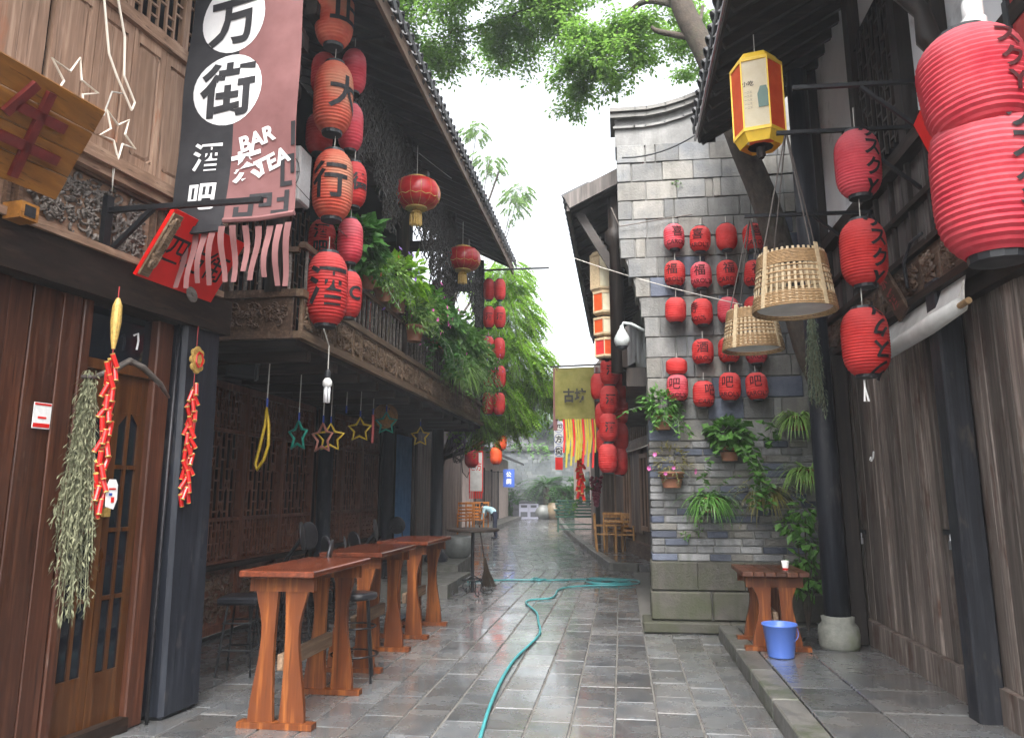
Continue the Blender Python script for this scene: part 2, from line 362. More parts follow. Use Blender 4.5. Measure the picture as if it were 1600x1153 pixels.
M['leaf_pale'] = leafm('leaf_pale_green', (.13, .25, .05), (.26, .42, .11))
M['leaf_bright'] = leafm('leaf_bright_green', (.13, .31, .018), (.32, .56, .05), .5)
M['leaf_tree'] = leafm('leaf_tree_green', (.1, .21, .035), (.2, .35, .07), .68)
M['leaf_dry'] = leafm('leaf_dry_olive', (.14, .13, .035), (.24, .22, .07))
M['bark'] = stone('tree_bark', (.03, .023, .018), (.075, .06, .046), 12, 0, (.8, .95), (.05, .06, .035), .6, .9)
M['terracotta'] = stone('terracotta_pot', (.2, .085, .05), (.3, .14, .085), 8, .15, (.6, .85), (.14, .1, .08), .6)
M['pot_grey'] = stone('grey_glazed_pot', (.11, .12, .115), (.19, .2, .195), 5, .15, (.3, .5))
M['pot_tan'] = stone('tan_glazed_pot', (.17, .125, .075), (.26, .2, .125), 5, .1, (.3, .5))
M['petal_pink'] = thin('pink_petal', (.6, .1, .35), (.78, .25, .55), .4, .6, 30, .05)
M['petal_red'] = thin('coral_petal', (.75, .05, .07), (.85, .16, .16), .4, .6, 30, .05)
M['petal_violet'] = thin('violet_petal', (.26, .12, .55), (.45, .3, .75), .4, .6, 30, .05)
M['hose'] = plain('teal_hose', (.05, .26, .28), .35, 0, .5, 0, 8, .15)
M['bucket'] = plain('blue_plastic', (.1, .2, .64), .3, 0, .5, 0, 3, .06, .1, 0)
M['green_paint'] = plain('dark_green_paint', (.035, .1, .075), .4, 0, .5, .1)
M['bin_grey'] = plain('lilac_grey_bin', (.32, .33, .42), .45, 0, .5)
M['bin_dark'] = plain('dark_bin', (.06, .065, .075), .5)
M['sign_blue'] = plain('blue_enamel_sign', (.04, .09, .35), .35)
M['skin'] = plain('skin', (.42, .24, .16), .55, 0, .4, 0, 20, .08)
M['hair'] = plain('black_hair', (.012, .011, .012), .5, 0, .4)
M['shirt'] = plain('pale_blue_shirt', (.4, .62, .7), .8, 0, .2, 0, 20, .1)
M['trousers'] = plain('navy_trousers', (.022, .026, .045), .8, 0, .2)
M['straw'] = plain('broom_straw', (.07, .05, .032), .85, 0, .2, 0, 80, .5)
M['star_green'] = plain('green_tinsel', (.02, .3, .22), .35, .2, .5, 0, 90, .5)
M['star_yellow'] = plain('yellow_tinsel', (.62, .42, .03), .35, .2, .5, 0, 90, .4)
M['star_pink'] = plain('pink_tinsel', (.55, .22, .17), .4, .1, .5, 0, 90, .4)
M['star_red'] = plain('red_tinsel', (.5, .06, .06), .4, .1, .5, 0, 90, .4)
M['neon_tube'] = plain('unlit_white_neon_tube', (.78, .72, .62), .18, 0, .5, 0, 10, .05, .3, 0)
M['bulb_white'] = plain('white_bulb_glass', (.8, .82, .85), .15, 0, .5, 0, 10, .03, .2, 0)
M['cctv_white'] = plain('white_enamel', (.36, .39, .39), .3, 0, .5)
M['bead'] = plain('dark_bead_string', (.022, .018, .014), .5, 0, .4, 0, 60, .6)
M['blue_tie'] = plain('blue_tape', (.03, .06, .3), .5)
M['brick_far'] = stone('far_grey_brick', (.085, .1, .115), (.16, .175, .185), 1.2, 0, (.6, .85), (.1, .12, .11), .62, .4, c3w=.15, jitter=False)
M['brick_far_pale'] = stone('far_pale_brick', (.15, .165, .175), (.23, .245, .25), 1.2, 0, (.6, .85), (.16, .18, .17), .62, .4, c3w=.15, jitter=False)
M['brick_tan'] = stone('tan_grey_brick', (.135, .13, .118), (.225, .218, .2), 5, .25, (.6, .85), (.085, .09, .095), .58, .8, c3w=.12, streak=(.1, .095, .08))
M['ink_faded'] = plain('worn_lantern_ink', (.05, .01, .012), .7, 0, .2)
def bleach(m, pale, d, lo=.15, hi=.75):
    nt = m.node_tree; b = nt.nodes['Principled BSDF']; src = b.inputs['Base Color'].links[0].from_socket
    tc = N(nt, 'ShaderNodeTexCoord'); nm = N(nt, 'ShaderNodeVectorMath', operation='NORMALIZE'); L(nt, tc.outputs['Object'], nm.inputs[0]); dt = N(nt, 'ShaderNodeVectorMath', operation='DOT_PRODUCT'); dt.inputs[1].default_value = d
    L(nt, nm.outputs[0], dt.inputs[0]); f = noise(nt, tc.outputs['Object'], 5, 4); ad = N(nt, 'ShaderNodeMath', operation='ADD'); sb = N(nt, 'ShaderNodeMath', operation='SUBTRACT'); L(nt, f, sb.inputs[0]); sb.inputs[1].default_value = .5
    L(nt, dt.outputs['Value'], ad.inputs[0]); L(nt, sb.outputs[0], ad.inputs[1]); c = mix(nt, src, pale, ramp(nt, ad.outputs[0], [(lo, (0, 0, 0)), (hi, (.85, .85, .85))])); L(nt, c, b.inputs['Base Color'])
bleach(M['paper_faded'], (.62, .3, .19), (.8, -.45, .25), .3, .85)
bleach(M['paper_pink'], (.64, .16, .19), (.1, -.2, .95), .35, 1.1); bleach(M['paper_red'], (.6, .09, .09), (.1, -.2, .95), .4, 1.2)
M['leaf_wall'] = leafm('glossy_wall_leaf', (.05, .14, .025), (.12, .28, .055), .3)
# ---------------------------------------------------------------- ground and street
g = MB(); g.add([(-120, -40, -.06), (120, -40, -.06), (120, 160, -.06), (-120, 160, -.06)], [(0, 1, 2, 3)])
struct(g.build('ground', M['ground']))
st = MB(); st.add([(-4.75, 2.2, -.014), (2.6, 2.2, -.014), (2.6, 17, -.014), (-4.75, 17, -.014)], [(0, 1, 2, 3)])
TB = math.tan(rad(9.3))
st.add([(-6.5, 17, -.014), (2.6, 17, -.014), (2.6 - TB * 40, 57, -.014), (-8.5 - TB * 40, 57, -.014)], [(0, 1, 2, 3)])
street = struct(st.build('street', M['joint']))
def slab_run(x0, x1, w, ya, yb, out):
    x = x0
    while x < x1 - .05:
        ww = min(w, x1 - x); y = ya - RD.uniform(0, .5)
        while y < yb:
            l = RD.choice((.48, .56, .64, .72, .8)); a, b = max(y, ya), min(y + l, yb)
            if b - a > .12: out.append((x + ww / 2, (a + b) / 2, ww, b - a))
            y += l
        x += ww
slabs = []
slab_run(-3.45, 1.04, .305, 4.7, 9.72, slabs); slab_run(-3.15, .2, .305, 9.72, 16.97, slabs)
for (x, y, sw, sl_) in slabs:
    piece('paving_slab', (quant(sw - .014, .01), quant(sl_ - .006, .04) - .005, .05), .006, M['slab'], street,
          (x + RD.uniform(-.002, .002), y, -.026 + RD.uniform(-.003, .003)), (RD.uniform(-.006, .006), RD.uniform(-.008, .008), RD.uniform(-.003, .003)))
more = MB(); rest = []
slab_run(-4.6, -3.45, .38, 4.7, 9.72, rest); slab_run(-4.6, -3.15, .36, 9.72, 16.97, rest); slab_run(-3.45, 1.04, .305, 2.4, 4.7, rest)
slab_run(.2, 2.4, .4, 9.72, 16.97, [])
for (x, y, sw, sl_) in rest: more.box((x, y, -.026 + RD.uniform(-.003, .003)), (sw - .014, sl_ - .014, .05), (RD.uniform(-.005, .005), RD.uniform(-.006, .006), 0))
far = []
slab_run(-4.6, 1.6, .305, 17, 55, far)
for (x, y, sw, sl_) in far:
    ya, yb = y - sl_ / 2 + .007, y + sl_ / 2 - .007; z = -.002 + RD.uniform(-.004, .003)
    q = [(x - sw / 2 + .007, ya), (x + sw / 2 - .007, ya), (x + sw / 2 - .007, yb), (x - sw / 2 + .007, yb)]
    q = [(p[0] - TB * (p[1] - 17), p[1]) for p in q]
    t1, t2 = RD.uniform(-.003, .003), RD.uniform(-.003, .003)
    more.add([(p[0], p[1], -.04) for p in q] + [(q[0][0], q[0][1], z - t1), (q[1][0], q[1][1], z + t2), (q[2][0], q[2][1], z + t1), (q[3][0], q[3][1], z - t2)],
             [(4, 5, 6, 7), (0, 1, 5, 4), (1, 2, 6, 5), (2, 3, 7, 6), (3, 0, 4, 7)])
more.build('paving_slabs_beyond', M['slab_far'], street, kind='stuff')
# step on the near side of the right-hand house
step = MB(); step.span((1.1, 2.2, -.05), (2.6, 9.5, .085)); step = struct(step.build('raised_step', M['joint']))
y = 2.6
while y < 9.5:
    l = RD.uniform(.7, 1.05); b = min(y + l, 9.55)
    piece('kerb_stone', (.2, quant(b - y - .012, .05), .18), .012, M['kerb'], step, (1.14, (y + b) / 2, .045 + RD.uniform(-.004, .004))); y = b
y = 2.6
while y < 9.5:
    l = RD.uniform(.55, .8); b = min(y + l, 9.55)
    for (xa, xb) in ((1.25, 1.72), (1.72, 2.42)):
        piece('paving_slab', (quant(xb - xa - .012, .01), quant(b - y - .012, .05), .06), .008, M['slab'], step, ((xa + xb) / 2, (y + b) / 2, .1 + RD.uniform(-.004, .004)), (RD.uniform(-.004, .004), 0, 0))
    y = b
# raised pavement beyond the brick wall, following the bend
poly = [(.33, 17.1), (-.22, 17.3), (-.75, 21.1), (-2.1, 31.5), (-3.55, 45.3), (-3.9, 50), (3, 50), (3, 17.1)]
pv = MB(); pv.prism(poly, .19, Matrix.Translation((0, 0, -.05))); pv = struct(pv.build('raised_pavement', M['slab_far']))
kp = [Vector((p[0], p[1], 0)) for p in poly[:6]]
for a, b in zip(kp[:-1], kp[1:]):
    n = max(1, int((b - a).length / 1.0)); d = (b - a) / n; ang = math.atan2(d.y, d.x)
    for i in range(n):
        c = a + d * (i + .5)
        piece('kerb_stone', (quant(d.length - .012, .05), .18, .2), .012, M['kerb'], pv, (c.x, c.y, .055 + RD.uniform(-.004, .004)), (0, 0, ang))
# steps and raised floor on the far left
lp = MB(); lp.prism([(-4.7, 15.2), (-3.15, 15.2), (-3.35, 18), (-5.3, 28), (-6.9, 38), (-9, 38), (-9, 15.2)], .3, Matrix.Translation((0, 0, -.05)))
lp = struct(lp.build('raised_stone_floor', M['kerb']))
sb = MB(); sb.span((-4.3, 12.35, -.03), (-2.72, 13.2, .2)); sb.span((-4.3, 13.2, -.03), (-2.9, 15.2, .12)); tag(sb.build('stone_step', M['kerb']), 'dark stone step block beside the round bar table', 'step')
# ---------------------------------------------------------------- grey brick gable wall with plants and lanterns
wallO = thing('brick_wall', 'tall grey brick gable wall hung with red lanterns and flowerpots', 'wall', (.33, 9.87, 0))
YW = 9.87
def wall_left(z):
    if z < 3.55: return .34
    if z > 4.75: return .035
    return .34 - .305 * ((z - 3.55) / 1.2) ** 1.6
core = MB(); pts = [(wall_left(z) + .02, z) for z in [0, 1, 2, 3, 3.55, 3.8, 4.05, 4.3, 4.55, 4.75, 6.4]]
topc = lambda x: 6.52 + (0 if x < .45 else .62 * ((x - .45) / 1.6) ** 1.5 if x < 2.05 else .62)
core.prism(pts + [(x, topc(x)) for x in [.08, .3, .45, .7, .95, 1.2, 1.5, 1.8, 2.05, 2.9]] + [(2.9, 0)], .42, Matrix(((1, 0, 0, 0), (0, 0, 1, YW + .012), (0, 1, 0, 0), (0, 0, 0, 1))))
core.build('mortar', M['mortar'], wallO, world=True)
pl = MB(); xs = [.03, .3, .45, .7, .95, 1.2, 1.5, 1.8, 2.05, 2.9]
pl.prism([(.03, 6.14), (2.9, 6.14)] + [(x, topc(x) + .005) for x in reversed(xs)], .44, Matrix(((1, 0, 0, 0), (0, 0, 1, YW - .012), (0, 1, 0, 0), (0, 0, 0, 1))))
pl.build('plaster_band', M['plaster_grey'], wallO, world=True)
cp = MB()
for dz, w_, h_ in ((.03, .6, .06), (.095, .68, .05)):
    for a, b in zip(xs[:-1], xs[1:]): cp.bar((a - (.06 if a == xs[0] else 0), YW + .2, topc(a) + dz), (b + .01, YW + .2, topc(b) + dz), w_, h_)
cp.build('coping', M['kerb'], wallO, world=True)
sc_ = MB()
for a, b in zip(xs[:-1], xs[1:]): sc_.bar((a - .02, YW - .03, topc(a) - .12), (b, YW - .03, topc(b) - .12), .05, .03)
sc_.build('string_course', M['plaster_grey'], wallO, world=True)
def brick(x0, x1, z0, z1, mat, q, yoff):
    end = x0 < wall_left((z0 + z1) / 2) + .03
    dp = .44 if end else .1
    piece('brick', (quant(x1 - x0 - .014, q), dp, round(z1 - z0 - .013, 3)), .006, mat, wallO,
          ((x0 + x1) / 2 - .33, YW + dp / 2 - .012 + yoff - 9.87, (z0 + z1) / 2), (RD.uniform(-.008, .008), RD.uniform(-.012, .012), RD.uniform(-.014, .014)))
z = .8; row = 0
while z < 2.22:
    x = wall_left(z); first = True
    while x < 2.12:
        l = RD.uniform(.2, .38) if not first else RD.choice((.16, .3)); mt = M['brick_blue'] if RD.random() < .26 else M['brick_tan'] if RD.random() < .3 else M['brick_small']
        brick(x, x + l, z, z + .089, mt, .03, RD.uniform(-.012, .008)); x += l; first = False
    z += .089; row += 1
row = 0
while z < 6.12:
    x = wall_left(z + .13) + .001; h = .262; first = True
    while x < 2.2:
        l = (RD.choice((.36, .4, .42)) if (row + int(x * 3)) % 3 else RD.choice((.14, .1, .3))) if not first else (.2 if row % 2 else .38)
        brick(x, x + l, z, z + h, (M['brick_blue'] if RD.random() < .15 else M['brick_tan'] if RD.random() < .38 else M['brick_big']), .03, RD.uniform(-.014, .009)); x += l; first = False
    z += h; row += 1
for (za, zb, off, ls) in ((.0, .13, .16, (.9, 1.1)), (.13, .46, .05, (.7, 1.0)), (.46, .8, .02, (.45, .75))):
    x = .34 - off * .8
    while x < 2.4:
        l = RD.uniform(*ls)
        piece('plinth_stone', (quant(l - .012, .05), .44 + off, round(zb - za - .01, 3)), .015, M['plinth'], wallO, (x + l / 2 - .33, .2 - off / 2 - .02 + .02, (za + zb) / 2)); x += l
# a quick wooden carving in relief (scrolls, leaves and blossoms) on a w x h field; local y across, z up, x proud
_CV = {}
def carving(w_, h_, seed, mat, dens=1.0):
    k = (round(w_, 2), round(h_, 2), seed, mat.name)
    if k in _CV: return _CV[k]
    r = random.Random(seed); mb = MB(); n = int(dens * w_ * h_ * 330) + 10
    for i in range(n):
        cy, cz = r.uniform(-w_ / 2 + .035, w_ / 2 - .035), r.uniform(-h_ / 2 + .035, h_ / 2 - .035); t = r.random()
        if t < .45:
            a0 = r.uniform(0, 6.3); R0 = r.uniform(.03, .065); s = r.choice((-1, 1)); pts = []
            for j in range(7):
                a = a0 + s * j * .62; rr = R0 * (1 - j / 9)
                pts.append((.012 + .006 * math.sin(j), min(max(cy + rr * math.cos(a), -w_ / 2 + .012), w_ / 2 - .012), min(max(cz + rr * math.sin(a), -h_ / 2 + .012), h_ / 2 - .012)))
            mb.tube(pts, [.011, .011, .01, .01, .009, .007, .005], 4)
        elif t < .8:
            a = r.uniform(0, 6.3); l = r.uniform(.05, .1); wd = l * .3; d = (math.cos(a), math.sin(a)); p = (-d[1], d[0])
            f = lambda u, v, x: (x, min(max(cy + d[0] * u + p[0] * v, -w_ / 2 + .01), w_ / 2 - .01), min(max(cz + d[1] * u + p[1] * v, -h_ / 2 + .01), h_ / 2 - .01))
            mb.add([f(-l / 2, 0, .008), f(0, wd, .004), f(l / 2, 0, .008), f(0, -wd, .004), f(0, 0, .03)], [(0, 4, 1), (1, 4, 2), (2, 4, 3), (3, 4, 0)])
        else:
            R0 = r.uniform(.02, .034)
            for j in range(5):
                a = j * 1.257; yy, zz = cy + R0 * math.cos(a), cz + R0 * math.sin(a)
                mb.lathe([(.016, 0), (.013, .012), (.004, .018)], 5, M=Matrix.Translation((.004, yy, zz)) @ Matrix.Rotation(math.pi / 2, 4, 'Y'))
    _CV[k] = mb.mesh('carving', mat); return _CV[k]
def lattice(mb, w_, h_, cell, bw, o=(0, 0, 0), style=0):
    """window lattice of crossing bars on the local y/z plane, origin at the lower corner"""
    ny = max(2, round(w_ / cell)); cy = w_ / ny; nz = max(2, round(h_ / (cell * 1.9))); cz = h_ / nz
    for i in range(1, ny): mb.span((o[0] - .012, o[1] + i * cy - bw / 2, o[2]), (o[0] + .012, o[1] + i * cy + bw / 2, o[2] + h_))
    for j in range(nz):
        for i in range(ny):
            zz = o[2] + (j + (.28 if (i + j) % 2 else .72)) * cz
            mb.span((o[0] - .009, o[1] + i * cy + bw / 2, zz - bw / 2), (o[0] + .009, o[1] + (i + 1) * cy - bw / 2, zz + bw / 2))
            if style and (i * 3 + j) % 4 == 0:
                zc = o[2] + (j + .5) * cz; yc = o[1] + (i + .5) * cy; q = cy * .42
                for sa, sb_ in ((-1, 1), (1, 1)):
                    mb.bar((o[0] + .004, yc - q, zc - q * 1.5 * sa), (o[0] + .004, yc + q, zc + q * 1.5 * sa), bw * .8, .012, (1, 0, 0))
# ---------------------------------------------------------------- near timber house on the left (turned a little into the street)
hA = thing('timber_house', 'nearest timber house with redbrown plank wall, glazed door and tan upper shutters', 'house', (-3.2, 6.3, 0), rad(-7.8))
b = MB(); b.span((-3, -4.8, 0), (-.2, -.42, 6.3)); b.build('wall', M['void'], hA)
y = -4.6
while y < -1.69:
    wd = RD.uniform(.15, .23); wd = min(wd, -1.68 - y)
    if wd > .05: piece('plank', (.035, quant(wd - .008, .01), 2.76), .005, M['wood_red_z'], hA, (-.12 + RD.uniform(-.009, .009), y + wd / 2, 1.5))
    y += wd
b = MB(); b.span((-.2, -4.8, 0), (-.04, -1.66, .12)); b.build('sill_beam', M['wood_dark_y'], hA)
b = MB(); b.span((-.22, -4.8, 2.88), (.04, -.3, 3.17)); b.build('beam', M['wood_dark_y'], hA)
piece('post', (.3, .44, 3.4), .03, M['post_blue'], hA, (-.16, -.535, 1.7), (.024, 0, 0))
piece('post', (.06, .08, 2.88), .008, M['wood_red_z'], hA, (-.12, -1.65, 1.44))
piece('post', (.08, .17, 2.88), .01, M['wood_red_z'], hA, (-.14, -.885, 1.44))
# door with two glazed leaves
dr = obj('door', None, hA, (-.17, -1.61, 0)); dw = .32
fr = MB(); fr.span((-.05, 0, 2.43), (.05, .64, 2.5)); fr.build('lintel', M['door_wood'], dr)
tg = MB(); tg.span((-.02, 0, 2.5), (.0, .64, 2.87)); tg.build('transom_pane', M['glass_dark'], dr)
th_ = MB(); th_.span((-.08, 0, 0), (.1, .64, .09)); th_.build('threshold', M['wood_dark_y'], dr)
for k in (0, 1):
    y0 = k * dw
    lf = MB()
    lf.span((-.02, y0 + .003, .09), (.02, y0 + .06, 2.43)); lf.span((-.02, y0 + dw - .06, .09), (.02, y0 + dw - .003, 2.43))
    lf.span((-.017, y0 + .06, 2.16), (.017, y0 + dw - .06, 2.43)); lf.span((-.017, y0 + .06, .09), (.017, y0 + dw - .06, .42))
    lf.span((-.014, y0 + dw / 2 - .013, .42), (.016, y0 + dw / 2 + .013, 2.16))
    for j in range(2):
        c = y0 + .06 + j * (dw / 2 - .04)
        for zz in (.9, 1.35, 1.78): lf.span((-.012, c, zz - .014), (.022, c + .085, zz + .014))
        s = 1 if j else -1
        lf.add([(.015, c, 2.16), (.015, c + .085, 2.16), (.015, c if j == 0 else c + .085, 2.06)], [(0, 1, 2)])
    lf.build('door_leaf', M['door_wood'], dr)
    gl = MB(); gl.span((-.006, y0 + .05, .4), (.002, y0 + dw - .05, 2.2)); gl.build('pane', M['glass_dark'], dr)
lk = MB(); lk.tube([(.03, dw - .012, 1.5), (.045, dw - .012, 1.535), (.045, dw + .012, 1.535), (.03, dw + .012, 1.5)], .006, 6); lk.build('lock_shackle', M['steel'], dr)
lk = MB(); lk.box((.04, dw, 1.47), (.025, .055, .06)); lk.build('padlock', M['gold'], dr)
kn = MB(); kn.lathe([(.02, 0), (.028, .01), (.02, .03)], 10, M=Matrix.Translation((.02, dw - .03, 1.54)) @ Matrix.Rotation(math.pi / 2, 4, 'Y')); kn.build('handle', M['steel'], dr)
pp = MB(); pp.tube([(-.06, -.80, 0), (-.058, -.805, 1.2), (-.06, -.80, 2.9)], .013, 8); pp.build('pipe', M['iron_grey'], hA, smooth=True)
# carved band between the floors
b = MB(); b.span((-.16, -4.8, 3.17), (.07, -.46, 3.22)); b.span((-.16, -4.8, 3.78), (.06, -.46, 3.87)); b.span((-.16, -4.8, 3.72), (.02, -.46, 3.78)); b.build('moulding', M['wood_tan_y'], hA)
for i, (ya, yb) in enumerate(((-4.7, -3.62), (-3.5, -2.42), (-2.3, -1.22), (-1.1, -.5))):
    p = piece('frieze_panel', (.05, round(yb - ya + .1, 3), .49), .006, M['wood_tan_y'], hA, (-.09, (ya + yb) / 2, 3.47))
    obj('carving', carving(yb - ya - .04, .44, 31 + i, M['carve_grey'], 1.5), p, (.026, 0, 0))
    e = MB()
    for zz in (3.235, 3.705): e.span((-.07, ya - .03, zz - .012), (-.03, yb + .03, zz + .012))
    for yy in (ya - .02, yb + .02): e.span((-.07, yy - .014, 3.25), (-.032, yy + .014, 3.69))
    e.build('frieze_frame', M['carve_brown'], hA)
# upper storey: boards, shutters with sunk fields, lattice window
y = -4.8
while y < -2.3:
    wd = RD.uniform(.17, .24); wd = min(wd, -2.27 - y)
    piece('plank', (.04, quant(wd - .005, .01), 2.3), .005, M['wood_tan_z'], hA, (-.03 + RD.uniform(-.003, .003), y + wd / 2, 5.03)); y += wd
def field(parent, y0, y1, z0, z1, x, mat):
    c = .035; g_ = MB()
    outl = lambda i, xx: [(xx, y0 + i + c, z0 + i), (xx, y1 - i - c, z0 + i), (xx, y1 - i, z0 + i + c), (xx, y1 - i, z1 - i - c), (xx, y1 - i - c, z1 - i), (xx, y0 + i + c, z1 - i), (xx, y0 + i, z1 - i - c), (xx, y0 + i, z0 + i + c)]
    rings = [outl(0, x), outl(.008, x - .012), outl(.03, x - .002)]
    vs = sum(rings, []); fs = []
    for r_ in range(2):
        for k in range(8): fs.append((r_ * 8 + k, r_ * 8 + (k + 1) % 8, r_ * 8 + 8 + (k + 1) % 8, r_ * 8 + 8 + k))
    fs.append(tuple(range(16, 24))); g_.add(vs, fs); return g_.build('shutter_field', mat, parent)
for i in range(4):
    y0 = -2.26 + i * .335; y1 = y0 + .327
    sh = obj('shutter', None, hA, (0, 0, 0))
    f_ = MB(); f_.span((-.05, y0, 3.88), (-.005, y0 + .05, 4.93)); f_.span((-.05, y1 - .05, 3.88), (-.005, y1, 4.93)); f_.span((-.05, y0 + .05, 3.88), (-.006, y1 - .05, 3.97)); f_.span((-.05, y0 + .05, 4.84), (-.006, y1 - .05, 4.93))
    f_.build('shutter_frame', M['wood_tan_z'], sh); field(sh, y0 + .05, y1 - .05, 3.97, 4.84, -.012, M['wood_tan_z'])
    bk = MB(); bk.span((-.06, y0 + .045, 3.96), (-.03, y1 - .045, 4.85)); bk.build('shutter_back', M['wood_tan_z'], sh)
b = MB(); b.span((-.1, -2.27, 4.935), (.03, -.46, 5.03)); b.span((-.1, -2.27, 5.85), (.03, -.46, 5.95)); b.span((-.09, -.9, 3.88), (-.01, -.46, 4.93)); b.build('window_rail', M['wood_tan_y'], hA)
b = MB(); b.span((-.12, -2.26, 5.03), (-.1, -.46, 5.85)); b.build('window_void', M['void'], hA)
for i in range(3):
    y0 = -2.24 + i * .59; win = MB(); lattice(win, .53, .8, .09, .016, (-.04, y0 + .03, 5.04))
    for yy in (y0, y0 + .56): win.span((-.07, yy, 5.03), (-.01, yy + .03, 5.85))
    win.build('lattice_window', M['wood_tan_z'], hA)
sky_block_roof = MB(); sky_block_roof.add([(.75, -5, 6.2), (.75, -.35, 6.2), (-3.2, -.35, 8.2), (-3.2, -5, 8.2), (.75, -5, 6.34), (.75, -.35, 6.34), (-3.2, -.35, 8.34), (-3.2, -5, 8.34)], [(0, 1, 2, 3), (7, 6, 5, 4), (0, 4, 5, 1), (1, 5, 6, 2), (2, 6, 7, 3), (3, 7, 4, 0)])  # simple roof out of view, added to block sky light above the near house
sky_block_roof.build('roof', M['tile'], hA)
# ---------------------------------------------------------------- balcony house on the left
hB = thing('balcony_house', 'two storey dark timber house with carved balcony and lattice ground floor', 'house', (-3.0, 6.93, 0))
XB, Y0B, Y1B = -3.0, 6.93, 16.9
def B_(): return MB()
def bB(mb, name, mat, smooth=False, parent=None): return mb.build(name, mat, parent or hB, smooth, world=True)
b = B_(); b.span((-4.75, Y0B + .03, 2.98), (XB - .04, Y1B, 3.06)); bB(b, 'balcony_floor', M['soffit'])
y = Y0B + .4
while y < Y1B: b = B_(); b.span((-4.7, y - .05, 2.88), (XB - .06, y + .05, 2.98)); bB(b, 'joist', M['wood_dark_x']); y += .75
b = B_(); b.span((-4.9, Y0B, 0), (-4.75, Y1B + .3, 7.8)); b.span((-6.4, 5.7, 0), (-4.9, 5.9, 7.9)); bB(b, 'wall', M['void'])
b = B_(); b.span((-7, Y1B + .1, 0), (-4.92, Y1B + .3, 7.8)); bB(b, 'end_wall', M['wood_dark_z'])
b = B_(); b.span((XB - .05, Y0B - .03, 3.04), (XB + .035, Y1B, 3.11)); b.span((XB - .045, Y0B - .025, 3.45), (XB + .03, Y1B, 3.52)); bB(b, 'balcony_rail', M['carve_tan'])
b = B_(); b.span((-4.75, Y0B - .035, 3.04), (XB - .052, Y0B + .045, 3.112)); b.span((-4.75, Y0B - .03, 3.448), (XB - .047, Y0B + .04, 3.522)); bB(b, 'return_rail', M['carve_brown'])
y = Y0B + .04; i = 0
while y < Y1B - .3:
    wd = .56 if i % 2 == 0 else .27
    p = piece('frieze_panel', (.03, wd, .335), .006, M['carve_tan'], hB, (-.02, y + wd / 2 - Y0B, 3.28))
    obj('carving', carving(wd - .07, .27, 50 + i % 4, M['carve_tan'], 1.6), p, (.016, 0, 0))
    e = MB()
    for zz in (-.15, .15): e.span((.008, -wd / 2 + .012, zz - .009), (.03, wd / 2 - .012, zz + .009))
    for yy in (-wd / 2 + .02, wd / 2 - .02): e.span((.008, yy - .009, -.14), (.028, yy + .009, .14))
    e.build('panel_frame', M['carve_tan'], p)
    y += wd + .025; i += 1
for (xa, xb) in ((-4.0, -3.08), (-4.72, -4.03)):
    p = piece('frieze_panel', (round(xb - xa, 3), .03, .335), .006, M['carve_brown'], hB, ((xa + xb) / 2 - XB, .015, 3.28))
    obj('carving', carving(xb - xa - .08, .26, 71, M['carve_brown'], 1.5), p, (0, -.016, 0), (0, 0, rad(-90)))
# balustrade
b = B_(); b.span((XB - .045, Y0B, 3.94), (XB + .015, Y1B, 4.0)); b.span((-4.75, Y0B - .01, 3.9), (XB - .05, Y0B + .05, 3.95)); bB(b, 'hand_rail', M['carve_brown'])
bal = bevbox(.03, .03, .42, .006, M['carve_grey'])
y = Y0B + .12
while y < Y1B: obj('baluster', bal, hB, (-.015, y - Y0B, 3.73)); y += .16
x = XB - .14
while x > -4.7: obj('baluster', bal, hB, (x - XB, .02, 3.71), None, (1, 1, .9)); x -= .15
# upper columns with carved rings, tie beams
for yy in (Y0B + .02, 10.55, 13.7, 16.75):
    xc = -.28 if yy < 7.2 else -.06
    c = B_(); c.lathe([(.1, 3.5), (.1, 5.55), (.14, 5.57), (.14, 5.68), (.1, 5.72), (.13, 5.8), (.13, 5.92), (.1, 5.97), (.1, 6.15), (.16, 6.2), (.16, 6.3), (.11, 6.35), (.11, 6.75)], 12, (XB + xc, yy, 0)); bB(c, 'column', M['wood_dark_z'], True)
    c = B_(); c.span((-4.75, yy - .06, 6.06), (XB + (.3 if yy > 7.2 else -.1), yy + .06, 6.24)); bB(c, 'tie_beam', M['wood_dark_x'])
b = B_(); b.span((XB - .12, Y0B, 6.46), (XB - .0, Y1B + .2, 6.62)); bB(b, 'eave_beam', M['wood_dark_y'])
# upper wall with windows behind the balcony
for i, yy in enumerate((7.3, 8.6, 9.9, 11.2, 12.5, 13.8, 15.1, 16.3)):
    b = B_(); b.span((-4.75, yy - .06, 3.06), (-4.62, yy + .06, 6.4)); bB(b, 'window_post', M['wood_tan_z'] if i in (1, 4, 5, 6) else M['wood_dark_z'])
    if i < 7:
        wn = B_(); lattice(wn, 1.1, 1.9, .16, .02, (-4.68, yy + .1, 3.9)); wn.span((-4.74, yy + .07, 3.06), (-4.66, yy + 1.23, 3.88)); wn.build('lattice_window', M['lattice_wood'], hB, world=True)
